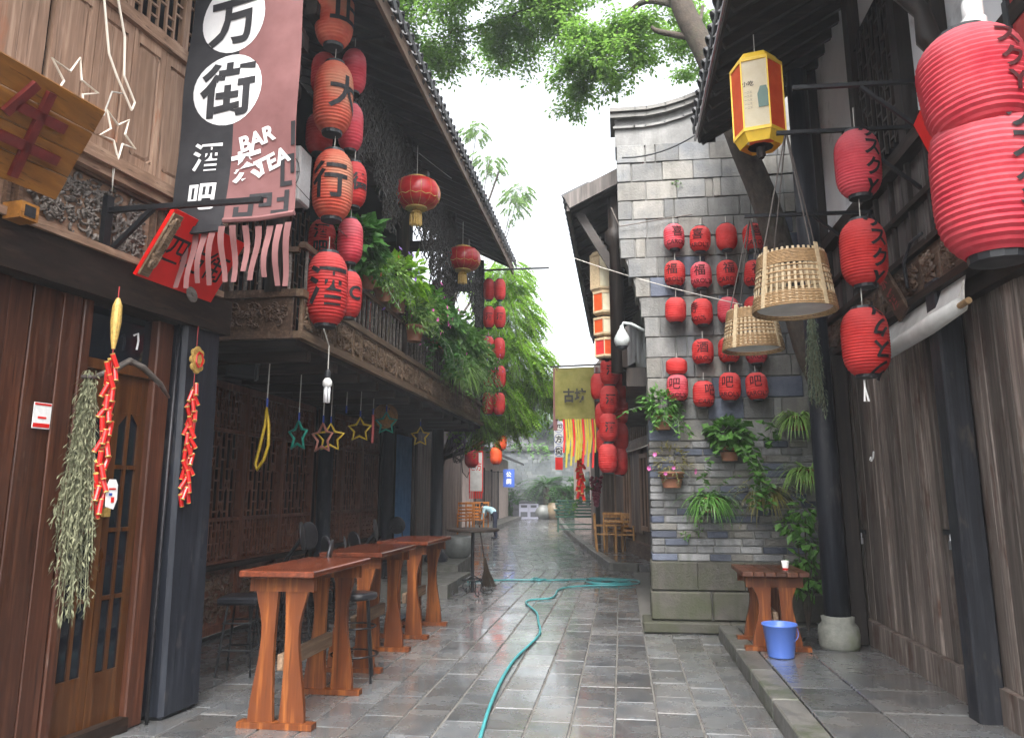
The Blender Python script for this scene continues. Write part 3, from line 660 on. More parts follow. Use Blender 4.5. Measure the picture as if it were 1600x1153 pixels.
# roof: boards, rafters, eave board, tiles
EX, EZ, RX, RZ = -2.36, 6.62, -6.2, 8.6
sl_r = (RZ - EZ) / (RX - EX)
rz_at = lambda x: EZ + (x - EX) * sl_r
b = B_(); ya, yb = 5.6, 17.25
b.add([(EX, ya, EZ + .06), (EX, yb, EZ + .06), (RX, yb, RZ + .06), (RX, ya, RZ + .06), (EX, ya, EZ + .12), (EX, yb, EZ + .12), (RX, yb, RZ + .12), (RX, ya, RZ + .12)], [(0, 1, 2, 3), (7, 6, 5, 4), (0, 4, 5, 1), (1, 5, 6, 2), (2, 6, 7, 3), (3, 7, 4, 0)])
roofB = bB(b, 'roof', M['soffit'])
y = ya + .1
while y < yb: b = B_(); b.bar((EX + .02, y, EZ + .01), (-4.9, y, rz_at(-4.9) + .01), .06, .09); b.build('rafter', M['wood_dark_x'], roofB, world=True); y += .34
b = B_(); b.span((EX - .02, ya, EZ - .08), (EX + .02, yb, EZ + .12)); b.build('eave_board', M['fascia'], roofB, world=True)
def tile_mesh(r, l):
    mb = MB(); n = 6; vs = []
    for k in range(n + 1):
        a = math.pi * k / n
        for (x, rr) in ((0, r), (l, r * .9)): vs.append((x, rr * math.cos(a), rr * math.sin(a)))
    vs2 = [(v[0], v[1] * .75, v[2] * .75 - .002) for v in vs]
    fs = [(2 * k, 2 * k + 1, 2 * k + 3, 2 * k + 2) for k in range(n)]; o_ = len(vs)
    fs += [(o_ + 2 * k, o_ + 2 * k + 2, o_ + 2 * k + 3, o_ + 2 * k + 1) for k in range(n)] + [(2 * k, 2 * k + 2, o_ + 2 * k + 2, o_ + 2 * k) for k in range(n)]
    mb.add(vs + vs2, fs); return mb
TILE = tile_mesh(.075, .42).mesh('tile', M['tile']); DRIP = MB().prism([(-.085, .03), (-.075, -.03), (-.03, -.075), (.03, -.075), (.075, -.03), (.085, .03)], .02, Matrix(((0, 0, 1, 0), (1, 0, 0, 0), (0, 1, 0, 0), (0, 0, 0, 1)))).mesh('tile', M['tile'])
def tiles(roof, ex, ez, sx, slope, ya, yb, rows, step=.2):
    """rows of half-round tiles over drip tiles along an eave; sx = +1 when the eave faces +x"""
    inv = world_m(roof).inverted(); ang = math.atan(abs(slope)); y = ya + .1
    while y < yb:
        for r_ in range(rows):
            d = r_ * .36
            x = ex - sx * (d * math.cos(ang) - .07); zz = ez + d * math.sin(ang) + .02
            t = obj('tile', TILE, roof, inv @ Vector((x, y, zz + RD.uniform(-.006, .006)))); t.rotation_euler = (0, -ang, math.pi if sx > 0 else 0) if sx > 0 else (0, -ang, 0)
        t = obj('tile', DRIP, roof, inv @ Vector((ex + sx * .07, y + step / 2, ez + .0))); t.rotation_euler = (0, 0, 0)
        y += step
tiles(roofB, EX, EZ + .13, 1, sl_r, ya, yb, 2, .21)
# ground floor: columns, lattice screens with carved skirting
for yy in (11.5, 14.75):
    c = B_(); c.lathe([(.17, 0), (.19, .1), (.15, .22), (.11, .24), (.11, 3)], 14, (-4.45, yy, 0)); bB(c, 'column', M['post_blue'], True)
c = B_(); c.lathe([(.22, .2), (.24, .3), (.17, .42), (.13, .44), (.13, 3.0)], 14, (-3.75, 15.9, 0)); bB(c, 'pillar', M['post_black'], True)
for (ya_, yb_, n) in ((Y0B + .05, 11.36, 4), (11.64, 14.6, 3)):
    wd = (yb_ - ya_) / n
    for i in range(n):
        y0 = ya_ + i * wd
        sc = obj('lattice_screen', None, hB, (0, 0, 0))
        f_ = B_()
        for yy in (y0 + .005, y0 + wd - .055): f_.span((-4.66, yy, .05), (-4.58, yy + .05, 2.88))
        for (za, zb) in ((.05, .13), (.74, .84), (1.28, 1.32), (2.3, 2.34), (2.8, 2.88)): f_.span((-4.655, y0 + .055, za), (-4.575, y0 + wd - .055, zb))
        f_.build('screen_frame', M['lattice_wood'], sc, world=True)
        l_ = B_(); lattice(l_, wd - .11, .44, .085, .018, (-4.62, y0 + .055, .84), 1); lattice(l_, wd - .11, .98, .12, .02, (-4.62, y0 + .055, 1.32), 1); lattice(l_, wd - .11, .46, .085, .018, (-4.62, y0 + .055, 2.34), 1)
        l_.build('lattice', M['lattice_wood'], sc, world=True)
        s_ = B_(); s_.span((-4.65, y0 + .055, .13), (-4.61, y0 + wd - .055, .74)); s_.build('skirting_panel', M['lattice_wood'], sc, world=True)
        obj('carving', carving(wd - .14, .56, 80 + i % 2, M['carve_brown'], .9), sc, (-4.608 - XB, y0 + wd / 2 - Y0B, .435))
b = B_(); b.span((-4.72, Y0B, 2.88), (-4.5, Y1B, 2.98)); b.span((-4.58, Y0B + .05, .755), (-4.5, 14.6, .81)); bB(b, 'lintel', M['wood_dark_y'])
for yy in (15.1, 16.4, 16.85): b = B_(); b.span((-4.7, yy - .06, 0), (-4.5, yy + .06, 2.9)); bB(b, 'door_post', M['wood_dark_z'])
# ---------------------------------------------------------------- plank house on the right
hD = thing('plank_house', 'greybrown plank house with carved band, white plaster gable and deep eave', 'house', (2.44, 6, 0))
def bD(mb, name, mat, smooth=False, parent=None): return mb.build(name, mat, parent or hD, smooth, world=True)
b = B_(); b.span((2.5, 2.4, 0), (6, 9.55, 6.6)); bD(b, 'wall', M['void'])
y = 2.4
while y < 9.45:
    wd = RD.choice((.1, .12, .14, .17, .2)); wd = min(wd, 9.5 - y)
    piece('plank', (.04, quant(wd - .01, .01), 2.62), .006, M['plank_grey'], hD, (.02 + RD.uniform(-.013, .013), y + wd / 2 - 6, 1.67)); y += wd
b = B_(); b.span((2.39, 2.4, .1), (2.5, 9.5, .36)); bD(b, 'sill_board', M['plank_grey'])
b = B_(); b.span((2.36, 2.4, 2.9), (2.6, 9.5, 3.02)); bD(b, 'beam', M['wood_dark_y'])
c = B_(); c.lathe([(.125, .42), (.122, 2.0), (.115, 4.2), (.11, 6.2)], 16, (2.05, 8.35, 0)); bD(c, 'post', M['post_blue'], True)
c = B_(); c.lathe([(.175, .12), (.19, .16), (.195, .26), (.185, .33), (.15, .37), (.158, .42), (.12, .43)], 18, (2.05, 8.35, 0)); bD(c, 'post_base', M['stone_light'], True)
piece('post', (.16, .16, 3.0), .015, M['wood_dark_z'], hD, (2.3 - 2.44, 8.6 - 6, 1.62))
piece('post', (.17, .19, 3.0), .015, M['post_black'], hD, (2.34 - 2.44, 5.88 - 6, 1.62))
# carved band, upper boards, plaster, window
b = B_(); b.span((2.24, 2.4, 3.02), (2.5, 9.1, 3.075)); b.span((2.26, 2.4, 3.4), (2.5, 9.1, 3.45)); bD(b, 'moulding', M['wood_dark_y'])
y = 9.05; i = 0
while y > 3:
    wd = .62 if i % 2 else .36
    p = piece('frieze_panel', (.04, wd - .03, .32), .006, M['carve_brown'], hD, (2.32 - 2.44, y - wd / 2 - 6, 3.237))
    obj('carving', carving(wd - .1, .25, 90 + i % 3, M['carve_brown'], 1.4), p, (-.021, 0, 0), (0, 0, math.pi))
    y -= wd; i += 1
y = 9.1; i = 0
while y > 2.8:
    wd = .2
    piece('plank', (.03, wd - .012, .76), .006, M['board_grey'], hD, (2.38 - 2.44 + RD.uniform(-.004, .004), y - wd / 2 - 6, 3.83))
    if i % 2 == 0: piece('batten', (.05, .045, .76), .006, M['wood_dark_z'], hD, (2.35 - 2.44, y - 6, 3.83))
    y -= wd; i += 1
b = B_(); b.span((2.3, 2.4, 3.8), (2.37, 9.1, 3.85)); b.span((2.26, 2.4, 4.21), (2.42, 9.1, 4.33)); bD(b, 'rail', M['wood_dark_y'])
b = B_(); b.span((2.41, 2.4, 4.33), (2.56, 9.1, 6.6)); bD(b, 'plaster', M['plaster_white'])
for yy in (4.05, 5.55, 6.2, 7.35, 9.0): b = B_(); b.span((2.3, yy - .08, 4.33), (2.44, yy + .08, 6.7)); bD(b, 'timber_post', M['wood_dark_z'])
wn = B_(); lattice(wn, .98, 1.4, .12, .022, (2.33, 6.285, 4.45), 1); wn.build('lattice_window', M['wood_dark_z'], hD, world=True)
b = B_(); b.span((2.385, 6.28, 4.33), (2.405, 7.27, 6)); bD(b, 'window_void', M['void'])
for yy in (5.35, 4.2):
    bk = B_(); pts = [(2.32, yy, 4.55), (2.22, yy, 4.75), (2.2, yy, 4.95), (2.08, yy, 5.15), (2.04, yy, 5.4), (1.9, yy, 5.6)]
    bk.tube(pts, [.05, .085, .06, .09, .06, .08], 8); bD(bk, 'carved_bracket', M['wood_dark_z'], True)
DX, DZ = 1.04, 5.85; sD = (7.6 - DZ) / (4.2 - DX)
b = B_(); ya, yb = 1.8, 9.1
b.add([(DX, ya, DZ), (4.2, ya, 7.6), (4.2, yb, 7.6), (DX, yb, DZ), (DX, ya, DZ + .06), (4.2, ya, 7.66), (4.2, yb, 7.66), (DX, yb, DZ + .06)], [(0, 1, 2, 3), (7, 6, 5, 4), (0, 4, 5, 1), (1, 5, 6, 2), (2, 6, 7, 3), (3, 7, 4, 0)])
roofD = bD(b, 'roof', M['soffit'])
y = ya + .1
while y < yb: b = B_(); b.bar((DX + .03, y, DZ - .05), (3.4, y, DZ + (3.4 - DX) * sD - .05), .065, .09); b.build('rafter', M['wood_dark_x'], roofD, world=True); y += .3
b = B_(); b.span((DX - .015, ya, DZ - .06), (DX + .015, yb, DZ + .09)); b.span((DX, yb, DZ - .06), (DX + .2, yb + .03, DZ + .1)); b.build('eave_board', M['wood_dark_y'], roofD, world=True)
b = B_(); b.tube([(DX - .04, ya, DZ - .02), (DX - .04, 5, DZ - .03), (DX - .045, yb, DZ - .04)], .014, 6); b.build('gutter_pipe', M['steel'], roofD, world=True)
b = B_(); b.bar((DX, yb + .02, DZ), (3.4, yb + .02, DZ + (3.4 - DX) * sD), .04, .2); b.build('barge_board', M['wood_dark_x'], roofD, world=True)
tiles(roofD, DX, DZ + .1, -1, sD, 4.2, yb, 1, .21)
# ---------------------------------------------------------------- house beyond the brick wall, following the bend
hC = thing('eaved_house', 'dark timber house with low eave beyond the grey brick wall', 'house', (.75, 10.3, 0))
def bC(mb, name, mat, smooth=False, parent=None): return mb.build(name, mat, parent or hC, smooth, world=True)
CX, CZ = -.64, 5.55; sC = (6.7 - CZ) / (1.7 - CX)
b = B_(); ya, yb = 10.34, 20.3
b.add([(CX, ya, CZ), (1.7, ya, 6.7), (1.7, yb, 6.7), (CX, yb, CZ), (CX, ya, CZ + .06), (1.7, ya, 6.76), (1.7, yb, 6.76), (CX, yb, CZ + .06)], [(0, 1, 2, 3), (7, 6, 5, 4), (0, 4, 5, 1), (1, 5, 6, 2), (2, 6, 7, 3), (3, 7, 4, 0)])
roofC = bC(b, 'roof', M['soffit'])
y = ya + .1
while y < yb: b = B_(); b.bar((CX + .03, y, CZ - .05), (1.4, y, CZ + (1.4 - CX) * sC - .05), .06, .08); b.build('rafter', M['wood_dark_x'], roofC, world=True); y += .36
b = B_(); b.span((CX - .02, ya, CZ - .1), (CX + .02, yb, CZ + .08)); b.bar((CX - .02, ya - .02, CZ + .02), (1.6, ya - .02, CZ + .02 + (1.6 - CX) * sC), .04, .2); b.build('eave_board', M['board_grey'], roofC, world=True)
tiles(roofC, CX, CZ + .09, -1, sC, 10.34, 20.2, 1, .24)
b = B_(); b.span((.55, 10.36, 0), (3, 17.05, 6.2)); b.span((.1, 10.5, 3.0), (3, 17.0, 3.25)); bC(b, 'wall', M['wood_dark_z'])
b = B_(); b.span((.05, 10.4, 3.25), (.12, 17, 3.75)); bC(b, 'balcony_board', M['wood_dark_y'])
for yy in (10.6, 13.6, 16.8):
    b = B_(); b.lathe([(.1, 3.2), (.1, 5.0), (.15, 5.05), (.15, 5.2), (.1, 5.25), (.1, 5.7)], 10, (.0, yy, 0)); bC(b, 'column', M['wood_dark_z'], True)
    b = B_(); b.bar((.0, yy, 4.6), (-.5, yy, 5.5), .08, .12); bC(b, 'bracket', M['wood_dark_x'])
# the set-back range after the bend
ca = rad(9.3)
hE = thing('plank_front_house', 'brown plank fronted house with windows behind the bamboo chairs', 'house', (.72, 17.1, 0), ca)
b = MB(); b.span((.1, 0, 0), (4, 12, 6.0)); b.build('wall', M['far_plank'], hE)
for i in range(24):
    y = .1 + i * .3
    if i % 8 in (3, 4, 5): continue
    piece('plank', (.04, .285, 2.2), .006, M['far_plank'], hE, (.07 + RD.uniform(-.006, .006), y + .15, 1.75))
for yy in (1.0, 3.4, 5.8):
    f_ = MB(); f_.span((0, yy, .75), (.09, yy + .9, .85)); f_.span((0, yy, 2.4), (.09, yy + .9, 2.5)); f_.span((0, yy, .85), (.09, yy + .06, 2.4)); f_.span((0, yy + .84, .85), (.09, yy + .9, 2.4)); f_.span((.01, yy + .42, .85), (.08, yy + .48, 2.4)); wf = f_.build('window', M['wood_tan_z'], hE)
    g_ = MB(); g_.span((.04, yy + .05, .85), (.06, yy + .85, 2.4)); g_.build('pane', M['glass_dark'], wf)
b = MB(); b.span((-.05, -.05, .1), (.1, 8, .45)); b.span((-.1, -.05, 2.62), (.1, 8, 2.85)); b.span((-.14, -.05, 3.2), (.1, 8, 3.26)); b.build('beam', M['carve_brown'], hE)
for i in range(30): piece('baluster', (.04, .04, .35), .005, M['carve_brown'], hE, (-.08, i * .26 + .02, 3.025))
piece('pillar', (.34, .34, 3.3), .02, M['far_plank'], hE, (-.16, 6.0, 1.75)); piece('post', (.14, .14, 4.6), .015, M['wood_dark_z'], hE, (-.3, 7.2, 2.4))
b = MB(); b.add([(-1.3, 2.5, 4.0), (-1.3, 14, 4.0), (3, 14, 6.2), (3, 2.5, 6.2), (-1.3, 2.5, 4.1), (-1.3, 14, 4.1), (3, 14, 6.3), (3, 2.5, 6.3)], [(0, 1, 2, 3), (7, 6, 5, 4), (0, 4, 5, 1), (1, 5, 6, 2), (2, 6, 7, 3), (3, 7, 4, 0)]); rE = b.build('roof', M['tile'], hE)
tiles(rE, -1.3, 4.1, -1, .5, 2.7, 13.8, 1, .3) if False else None
# ---------------------------------------------------------------- far left: plank wall house, far shop, end wall
hF = thing('weathered_plank_house', 'weathered plank house beyond the balcony house, behind the orange chairs', 'house', (-4.6, 17.6, 0), rad(6))
b = MB(); b.span((-3, 0, 0), (-.05, 11, 5.2)); b.build('wall', M['wood_dark_z'], hF)
for i in range(36): piece('plank', (.04, .29, 2.7), .006, M['far_plank'], hF, (-.03 + RD.uniform(-.006, .006), .15 + i * .3, 1.6))
b = MB(); b.add([(.9, -.2, 4.4), (.9, 11, 4.4), (-3, 11, 6.4), (-3, -.2, 6.4), (.9, -.2, 4.5), (.9, 11, 4.5), (-3, 11, 6.5), (-3, -.2, 6.5)], [(0, 3, 2, 1), (4, 5, 6, 7), (0, 1, 5, 4), (1, 2, 6, 5), (2, 3, 7, 6), (3, 0, 4, 7)]); b.build('roof', M['tile'], hF)
hG = thing('pink_walled_shop', 'pinkish walled shop with brown plank doors at the bend', 'house', (-6.3, 30.5, 0), rad(2.5))
b = MB(); b.span((-5, 0, 0), (0, 19.5, 3.6)); b.build('wall', M['plaster_pink'], hG)
for i in range(15): piece('plank', (.05, .58, 2.5), .008, M['far_plank'], hG, (.03, 4.2 + i * .6, 1.45))
for i in range(4): piece('door_post', (.1, .12, 2.6), .01, M['wood_dark_z'], hG, (.05, 4.0 + i * 3.05, 1.5))
b = MB(); b.span((.0, -.2, -.02), (.9, 19.5, .17)); b.build('kerb', M['kerb'], hG)
b = MB(); b.add([(1.0, -.3, 3.3), (1.0, 19.5, 3.3), (-5, 19.5, 5.6), (-5, -.3, 5.6), (1.0, -.3, 3.42), (1.0, 19.5, 3.42), (-5, 19.5, 5.72), (-5, -.3, 5.72)], [(0, 3, 2, 1), (4, 5, 6, 7), (0, 1, 5, 4), (1, 2, 6, 5), (2, 3, 7, 6), (3, 0, 4, 7)]); b.build('roof', M['tile'], hG)
endw = thing('end_wall', 'mossy grey brick wall closing the far end of the street', 'wall', (-5, 51.5, 0))
b = MB(); b.span((-4.5, .06, 0), (6.5, .5, 4.3)); b.build('mortar', M['mortar'], endw)
eb = MB(); eb2 = MB(); z = .05; row = 0
while z < 4.2:
    x = -4.5 + (row % 2) * .25
    while x < 6.4:
        l = RD.choice((.3, .36, .44)); (eb if RD.random() < .7 else eb2).box((x + l / 2, .05 + RD.uniform(-.01, .01), z + .095), (l - .025, .1, .17)); x += l
    z += .195; row += 1
eb.build('bricks', M['brick_far'], endw, kind='stuff'); eb2.build('bricks', M['brick_far_pale'], endw, kind='stuff')
b = MB(); b.span((-4.6, -.2, 4.3), (6.6, .7, 4.42)); b.span((-4.6, 0, 4.42), (6.6, .5, 4.6)); b.build('coping', M['tile'], endw)
hH = thing('distant_roofed_house', 'distant grey house whose tiled roof shows above the end wall', 'house', (-6, 56, 0))
b = MB(); b.span((-9, 0, 0), (4, 6, 4.6)); b.build('wall', M['plaster_grey'], hH)
b = MB(); b.prism([(-.7, 4.5), (3, 6.9), (6.7, 4.5)], 14, Matrix(((0, 0, 1, -9.5), (1, 0, 0, 0), (0, 1, 0, 0), (0, 0, 0, 1)))); b.build('roof', M['tile'], hH)
hI = thing('distant_plaster_house', 'distant pale house behind the olive flag', 'house', (-.8, 33, 0), rad(9))
b = MB(); b.span((0, 0, 0), (5, 12, 5.4)); b.build('wall', M['plaster_pink'], hI)
b = MB(); b.prism([(-1.1, 5.0), (2.5, 7.2), (6, 5.0), (6, 5.15), (2.5, 7.4), (-1.1, 5.15)], 13, Matrix(((1, 0, 0, 0), (0, 0, 1, -.5), (0, 1, 0, 0), (0, 0, 0, 1)))); b.build('roof', M['tile'], hI)
for i in range(3): f_ = MB(); f_.span((-.04, 1 + i * 3.4, 1.0), (.02, 2.6 + i * 3.4, 2.6)); f_.build('window', M['glass_dark'], hI)
# ---------------------------------------------------------------- lanterns
_LM = {}
def lantern_profile(r, h, ribs):
    prof = []; n = ribs * 2
    for i in range(n + 1):
        t = -1 + 2 * i / n; e = (1 - abs(t) ** 4.2 * .45) * (.985 + .015 * 1)
        prof.append((r * e * (1 if i % 2 == 0 else .968), t * h * .46))
    return prof
def lan_r(r, h, z): t = min(1, abs(z / (h * .46))); return r * (1 - t ** 4.2 * .45)
def lantern(loc, r, h, label, mat, group=None, text=None, tdir=-90, tsize=.1, cord=.1, ribs=12, flip=False, bold=.03, tilt=0, squash=1, gap=1.0):
    o = thing('red_lantern', label, 'lantern', loc, 0, group); o.rotation_euler = (tilt, tilt * .6, RD.uniform(-.1, .1) if not text else 0)
    k = (round(r, 3), round(h, 3), ribs, mat.name)
    if k not in _LM:
        mb_ = MB(); pr_ = lantern_profile(r, h, ribs)
        for q in range(len(pr_) - 1): mb_.lathe(pr_[q:q + 2], 26, caps=False)
        a = mb_.mesh('shade', mat, True)
        c1 = MB().lathe([(r * .5, h * .452), (r * .52, h * .458), (r * .5, h * .5), (r * .3, h * .505)], 14).mesh('cap', M['black'], False)
        c2 = MB().lathe([(r * .3, -h * .505), (r * .5, -h * .5), (r * .52, -h * .458), (r * .5, -h * .452)], 14).mesh('cap', M['black'], False)
        _LM[k] = (a, c1, c2)
    a, c1, c2 = _LM[k]; sh = obj('shade', a, o); obj('cap', c1, o); obj('cap', c2, o)
    if squash != 1: o.scale = (1, 1, squash)
    cm = MB(); cm.tube([(0, 0, h * .5), (.003, 0, h * .5 + cord)], .004, 5); cm.build('cord', M['cord'], o)
    if text:
        t_ = MB(); tot = len(text); ph = rad(tdir)
        for i, ch in enumerate(text):
            zc = ((tot - 1) / 2 - i) * tsize * gap
            if isinstance(ch, tuple): ch, sz, zc = ch[0], ch[1] * tsize, ch[2] * tsize
            else: sz = tsize
            vs, fs = glyphs(ch, bold); out = []
            for v in vs:
                x, z = v[0] * sz, v[1] * sz + zc
                if flip: x, z = -x, -z
                rr = lan_r(r, h, z) + .005; A = ph + x / rr
                out.append((rr * math.cos(A), rr * math.sin(A), z))
            t_.add(out, fs)
        t_.build('lettering', M['ink'] if tsize > .157 else M['ink_faded'], sh)
    return o
def tocam(p): return math.degrees(math.atan2(-p[1], -p[0]))
# big faded string in front of the balcony corner
ORD = ('topmost', 'second', 'third', 'lowest')
BIGT = ('正', '大', '行', '酒')
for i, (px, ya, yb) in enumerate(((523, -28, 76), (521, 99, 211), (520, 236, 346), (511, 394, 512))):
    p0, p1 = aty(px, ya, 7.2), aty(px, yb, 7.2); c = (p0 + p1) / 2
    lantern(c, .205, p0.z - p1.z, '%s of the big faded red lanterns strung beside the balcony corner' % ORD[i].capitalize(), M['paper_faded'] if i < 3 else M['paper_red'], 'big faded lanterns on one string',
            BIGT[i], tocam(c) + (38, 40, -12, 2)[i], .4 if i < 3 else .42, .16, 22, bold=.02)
k = 0
for (px, ya, yb, w_, tx, nm) in ((553, 79, 148, 42, None, 'highest'), (548, 163, 238, 40, None, 'second'), (553, 254, 326, 36, '德', 'third'), (547, 342, 414, 44, None, 'fourth'), (545, 424, 499, 46, 'C', 'lowest')):
    p0, p1 = aty(px, ya, 7.65), aty(px, yb, 7.65); c = (p0 + p1) / 2
    lantern(c, .138, p0.z - p1.z, 'smaller red lantern on the string behind the big ones, %s down' % nm, M['paper_pink'] if k in (0, 1, 3) else M['paper_red'], 'smaller lanterns behind the big string', tx, tocam(c) + 28, .2, .14, 14); k += 1
for (px, ya, yb, tx, nm) in ((507, 85, 150, None, 'uppermost'), (499, 178, 243, None, 'second'), (503, 344, 416, '酒吧', 'third'), (489, 462, 519, None, 'lowest')):
    p0, p1 = aty(px, ya, 7.75), aty(px, yb, 7.75); c = (p0 + p1) / 2
    lantern(c, .15, p0.z - p1.z, '%s smaller red lantern peeping out on the house side of the big string' % nm, M['paper_red'], 'smaller lanterns on the house side', tx, tocam(c) - 5, .17, .14, 14, gap=1.1)
# bracket bar carrying these strings, fixed under the eave
for (yy, zz, nm) in ((7.2, 6.98, 'big faded'), (7.68, 6.62, 'smaller red')): bb = MB(); bb.bar((-3.3, yy, zz), (-2.5, yy, zz), .03); tag(bb.build('lantern_bar', M['iron']), 'thin iron bar under the eave carrying the %s lanterns' % nm, 'bar')
# palace lanterns with tassels
def palace(c, r, label, rotz=0):
    o = thing('palace_lantern', label, 'lantern', c, rotz, 'round red palace lanterns'); hh = r * .62
    s_ = MB(); n = 28; prof = []
    for i in range(13):
        t = -1 + 2 * i / 12; prof.append((r * (.45 + .55 * math.sqrt(max(0, 1 - t * t)) ** .9), t * hh))
    vs = []; fs = []
    for (rr, z) in prof:
        for k in range(n):
            a = 2 * math.pi * k / n; q = rr * (1 if k % 2 else .975); vs.append((q * math.cos(a), q * math.sin(a), z))
    for i in range(12):
        for k in range(n): l = (k + 1) % n; fs.append((i * n + k, i * n + l, (i + 1) * n + l, (i + 1) * n + k))
    s_.add(vs, fs); sh = s_.build('shade', M['silk_red'], o, True)
    rb = MB()
    for k in range(14):
        a = 2 * math.pi * (2 * k + 1) / n; rb.tube([(rr * 1.004 * math.cos(a), rr * 1.004 * math.sin(a), z) for rr, z in prof], .002, 4)
    rb.build('rib', M['gold'], sh)
    bd = MB()
    for k in range(14):
        a0 = 2 * math.pi * k / 14; i0 = 3
        pts = [((prof[i0][0] + .006) * math.cos(a0 + .22 * j), (prof[i0][0] + .006) * math.sin(a0 + .22 * j), prof[i0][1] + .03 * math.sin(j * 1.57)) for j in range(3)]
        bd.tube(pts, .006, 4)
    bd.build('gold_border', M['gold'], sh)
    cp = MB(); cp.lathe([(r * .45, hh * .96), (r * .46, hh * 1.12), (r * .3, hh * 1.16), (r * .12, hh * 1.2), (r * .1, hh * 1.35)], 20); cp.build('cap', M['gold'], o); cp = MB(); cp.lathe([(r * .3, -hh * 1.14), (r * .46, -hh * 1.1), (r * .45, -hh * .96)], 20); cp.build('cap', M['gold'], o)
    ts = MB()
    for k in range(26):
        a = k * 2.4; q = r * .24 * math.sqrt((k + .5) / 26)
        ts.tube([(q * .5 * math.cos(a), q * .5 * math.sin(a), -hh * 1.15), (q * math.cos(a), q * math.sin(a), -hh * 1.5), (q * 1.08 * math.cos(a), q * 1.08 * math.sin(a), -hh * 2.25)], .008, 4)
    ts.lathe([(r * .22, -hh * 1.42), (r * .25, -hh * 1.38), (r * .2, -hh * 1.3)], 12); ts.build('tassel', M['gold'], o)
    c_ = MB(); c_.tube([(0, 0, hh * 1.3), (0, 0, hh * 1.3 + .45)], .004, 5); c_.build('cord', M['cord'], o)
palace(aty(651, 303, 10), .33, 'round red silk palace lantern with gold tassel, nearer of the two')
palace(aty(723, 405, 13.5), .33, 'round red silk palace lantern by the bead curtain, farther of the two', .3)
# pairs at the far end of the balcony
TIER = ('top', 'second', 'third', 'fourth', 'bottom')
for j, yy in enumerate((453, 496, 543, 587, 630)):
    for i, px in enumerate((764, 781)):
        c = aty(px - (0, 0, 1, 0, 1)[j], yy + (0, 0, 2, 2, 1)[j] * i, 16.35)
        lantern(c, .13, .5, 'small red lantern at the far end of the balcony, %s tier, %s' % (TIER[j], 'house side' if i == 0 else 'street side'), M['paper_red'], 'paired lanterns by the green tree', None if j != 1 else '酒', tocam(c), .16, .12, 12)
pb = MB(); q = aty(770, 422, 16.35); pb.bar((-3.1, 16.35, q.z), (aty(858, 422, 16.35).x, 16.35, q.z), .035); tag(pb.build('lantern_bar', M['iron']), 'thin iron bar sticking out under the far roof corner', 'bar')
# four columns by five rows on the brick wall
WX = (1053, 1094, 1135, 1177); WY = (371, 428, 485, 547, 606)
WT = (('喜', '喜', None, '喜'), ('福', '福', '福', '福'), (None, '寿', None, None), (None, '酒', '酒', '酒'), ('吧', '吧', '吧', '吧'))
TD = ((22, -15, 0, 20), (-18, -8, 10, 20), (0, -50, 0, 0), (0, 0, 5, 0), (-15, 38, -12, -2))
RW = ('top', 'second', 'third', 'fourth', 'bottom'); CW = ('first', 'second', 'third', 'fourth')
for j, yy in enumerate(WY):
    for i, px in enumerate(WX):
        if j == 2 and i == 3: pass
        dx = (j * 1.5) ; dy = (0, 3, 0, 0)[i] + (0, 7, -2, -2)[i] * (j == 4)
        sq = 1
        if j == 3 and i == 0: dy += 26; sq = .62
        c = aty(px + dx * .9, yy + dy, 9.7); t_ = WT[j][i]
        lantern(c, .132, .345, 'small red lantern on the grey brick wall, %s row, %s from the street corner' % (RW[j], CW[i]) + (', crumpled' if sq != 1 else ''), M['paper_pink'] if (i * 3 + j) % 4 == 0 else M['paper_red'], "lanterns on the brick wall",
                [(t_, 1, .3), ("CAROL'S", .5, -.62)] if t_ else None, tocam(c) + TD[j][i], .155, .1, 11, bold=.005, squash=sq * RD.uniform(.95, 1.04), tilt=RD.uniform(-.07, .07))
# right-hand string with brush letters, and the two huge ones close by
for i, (px, ya, yb) in enumerate(((1340, 205, 311), (1349, 343, 450), (1352, 480, 590))):
    p0, p1 = aty(px, ya, 6.1), aty(px, yb, 6.1); c = (p0 + p1) / 2
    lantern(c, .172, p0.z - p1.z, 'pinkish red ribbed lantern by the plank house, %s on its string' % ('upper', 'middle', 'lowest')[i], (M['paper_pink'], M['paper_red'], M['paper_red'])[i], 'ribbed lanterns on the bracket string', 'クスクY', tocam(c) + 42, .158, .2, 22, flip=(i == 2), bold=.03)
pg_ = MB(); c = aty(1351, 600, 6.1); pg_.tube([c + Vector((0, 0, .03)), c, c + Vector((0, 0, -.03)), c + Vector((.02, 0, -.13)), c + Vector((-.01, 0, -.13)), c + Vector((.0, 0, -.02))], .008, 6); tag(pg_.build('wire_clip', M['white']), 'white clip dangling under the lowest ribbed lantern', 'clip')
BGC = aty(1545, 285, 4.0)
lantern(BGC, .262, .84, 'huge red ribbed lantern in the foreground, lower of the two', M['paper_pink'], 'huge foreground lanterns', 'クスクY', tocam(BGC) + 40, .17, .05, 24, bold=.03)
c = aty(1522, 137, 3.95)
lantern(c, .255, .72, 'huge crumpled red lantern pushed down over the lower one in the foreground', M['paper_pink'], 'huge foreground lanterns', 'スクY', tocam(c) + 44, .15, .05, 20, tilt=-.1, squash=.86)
# lamp holder above it
c = aty(1521, 30, 3.95); lh = thing('lamp_holder', 'white plastic lamp holder above the huge crumpled lantern', 'lamp holder', c)
m_ = MB(); m_.lathe([(.055, -.12), (.06, -.08), (.06, -.01), (.045, 0), (.05, .01), (.05, .09), (.035, .12), (.02, .16)], 14); m_.build('socket', M['white'], lh, True)
m_ = MB(); m_.tube([(0, 0, .15), (.01, 0, .5), (.03, .05, 1.2)], .01, 6); m_.build('cable', M['black'], lh)
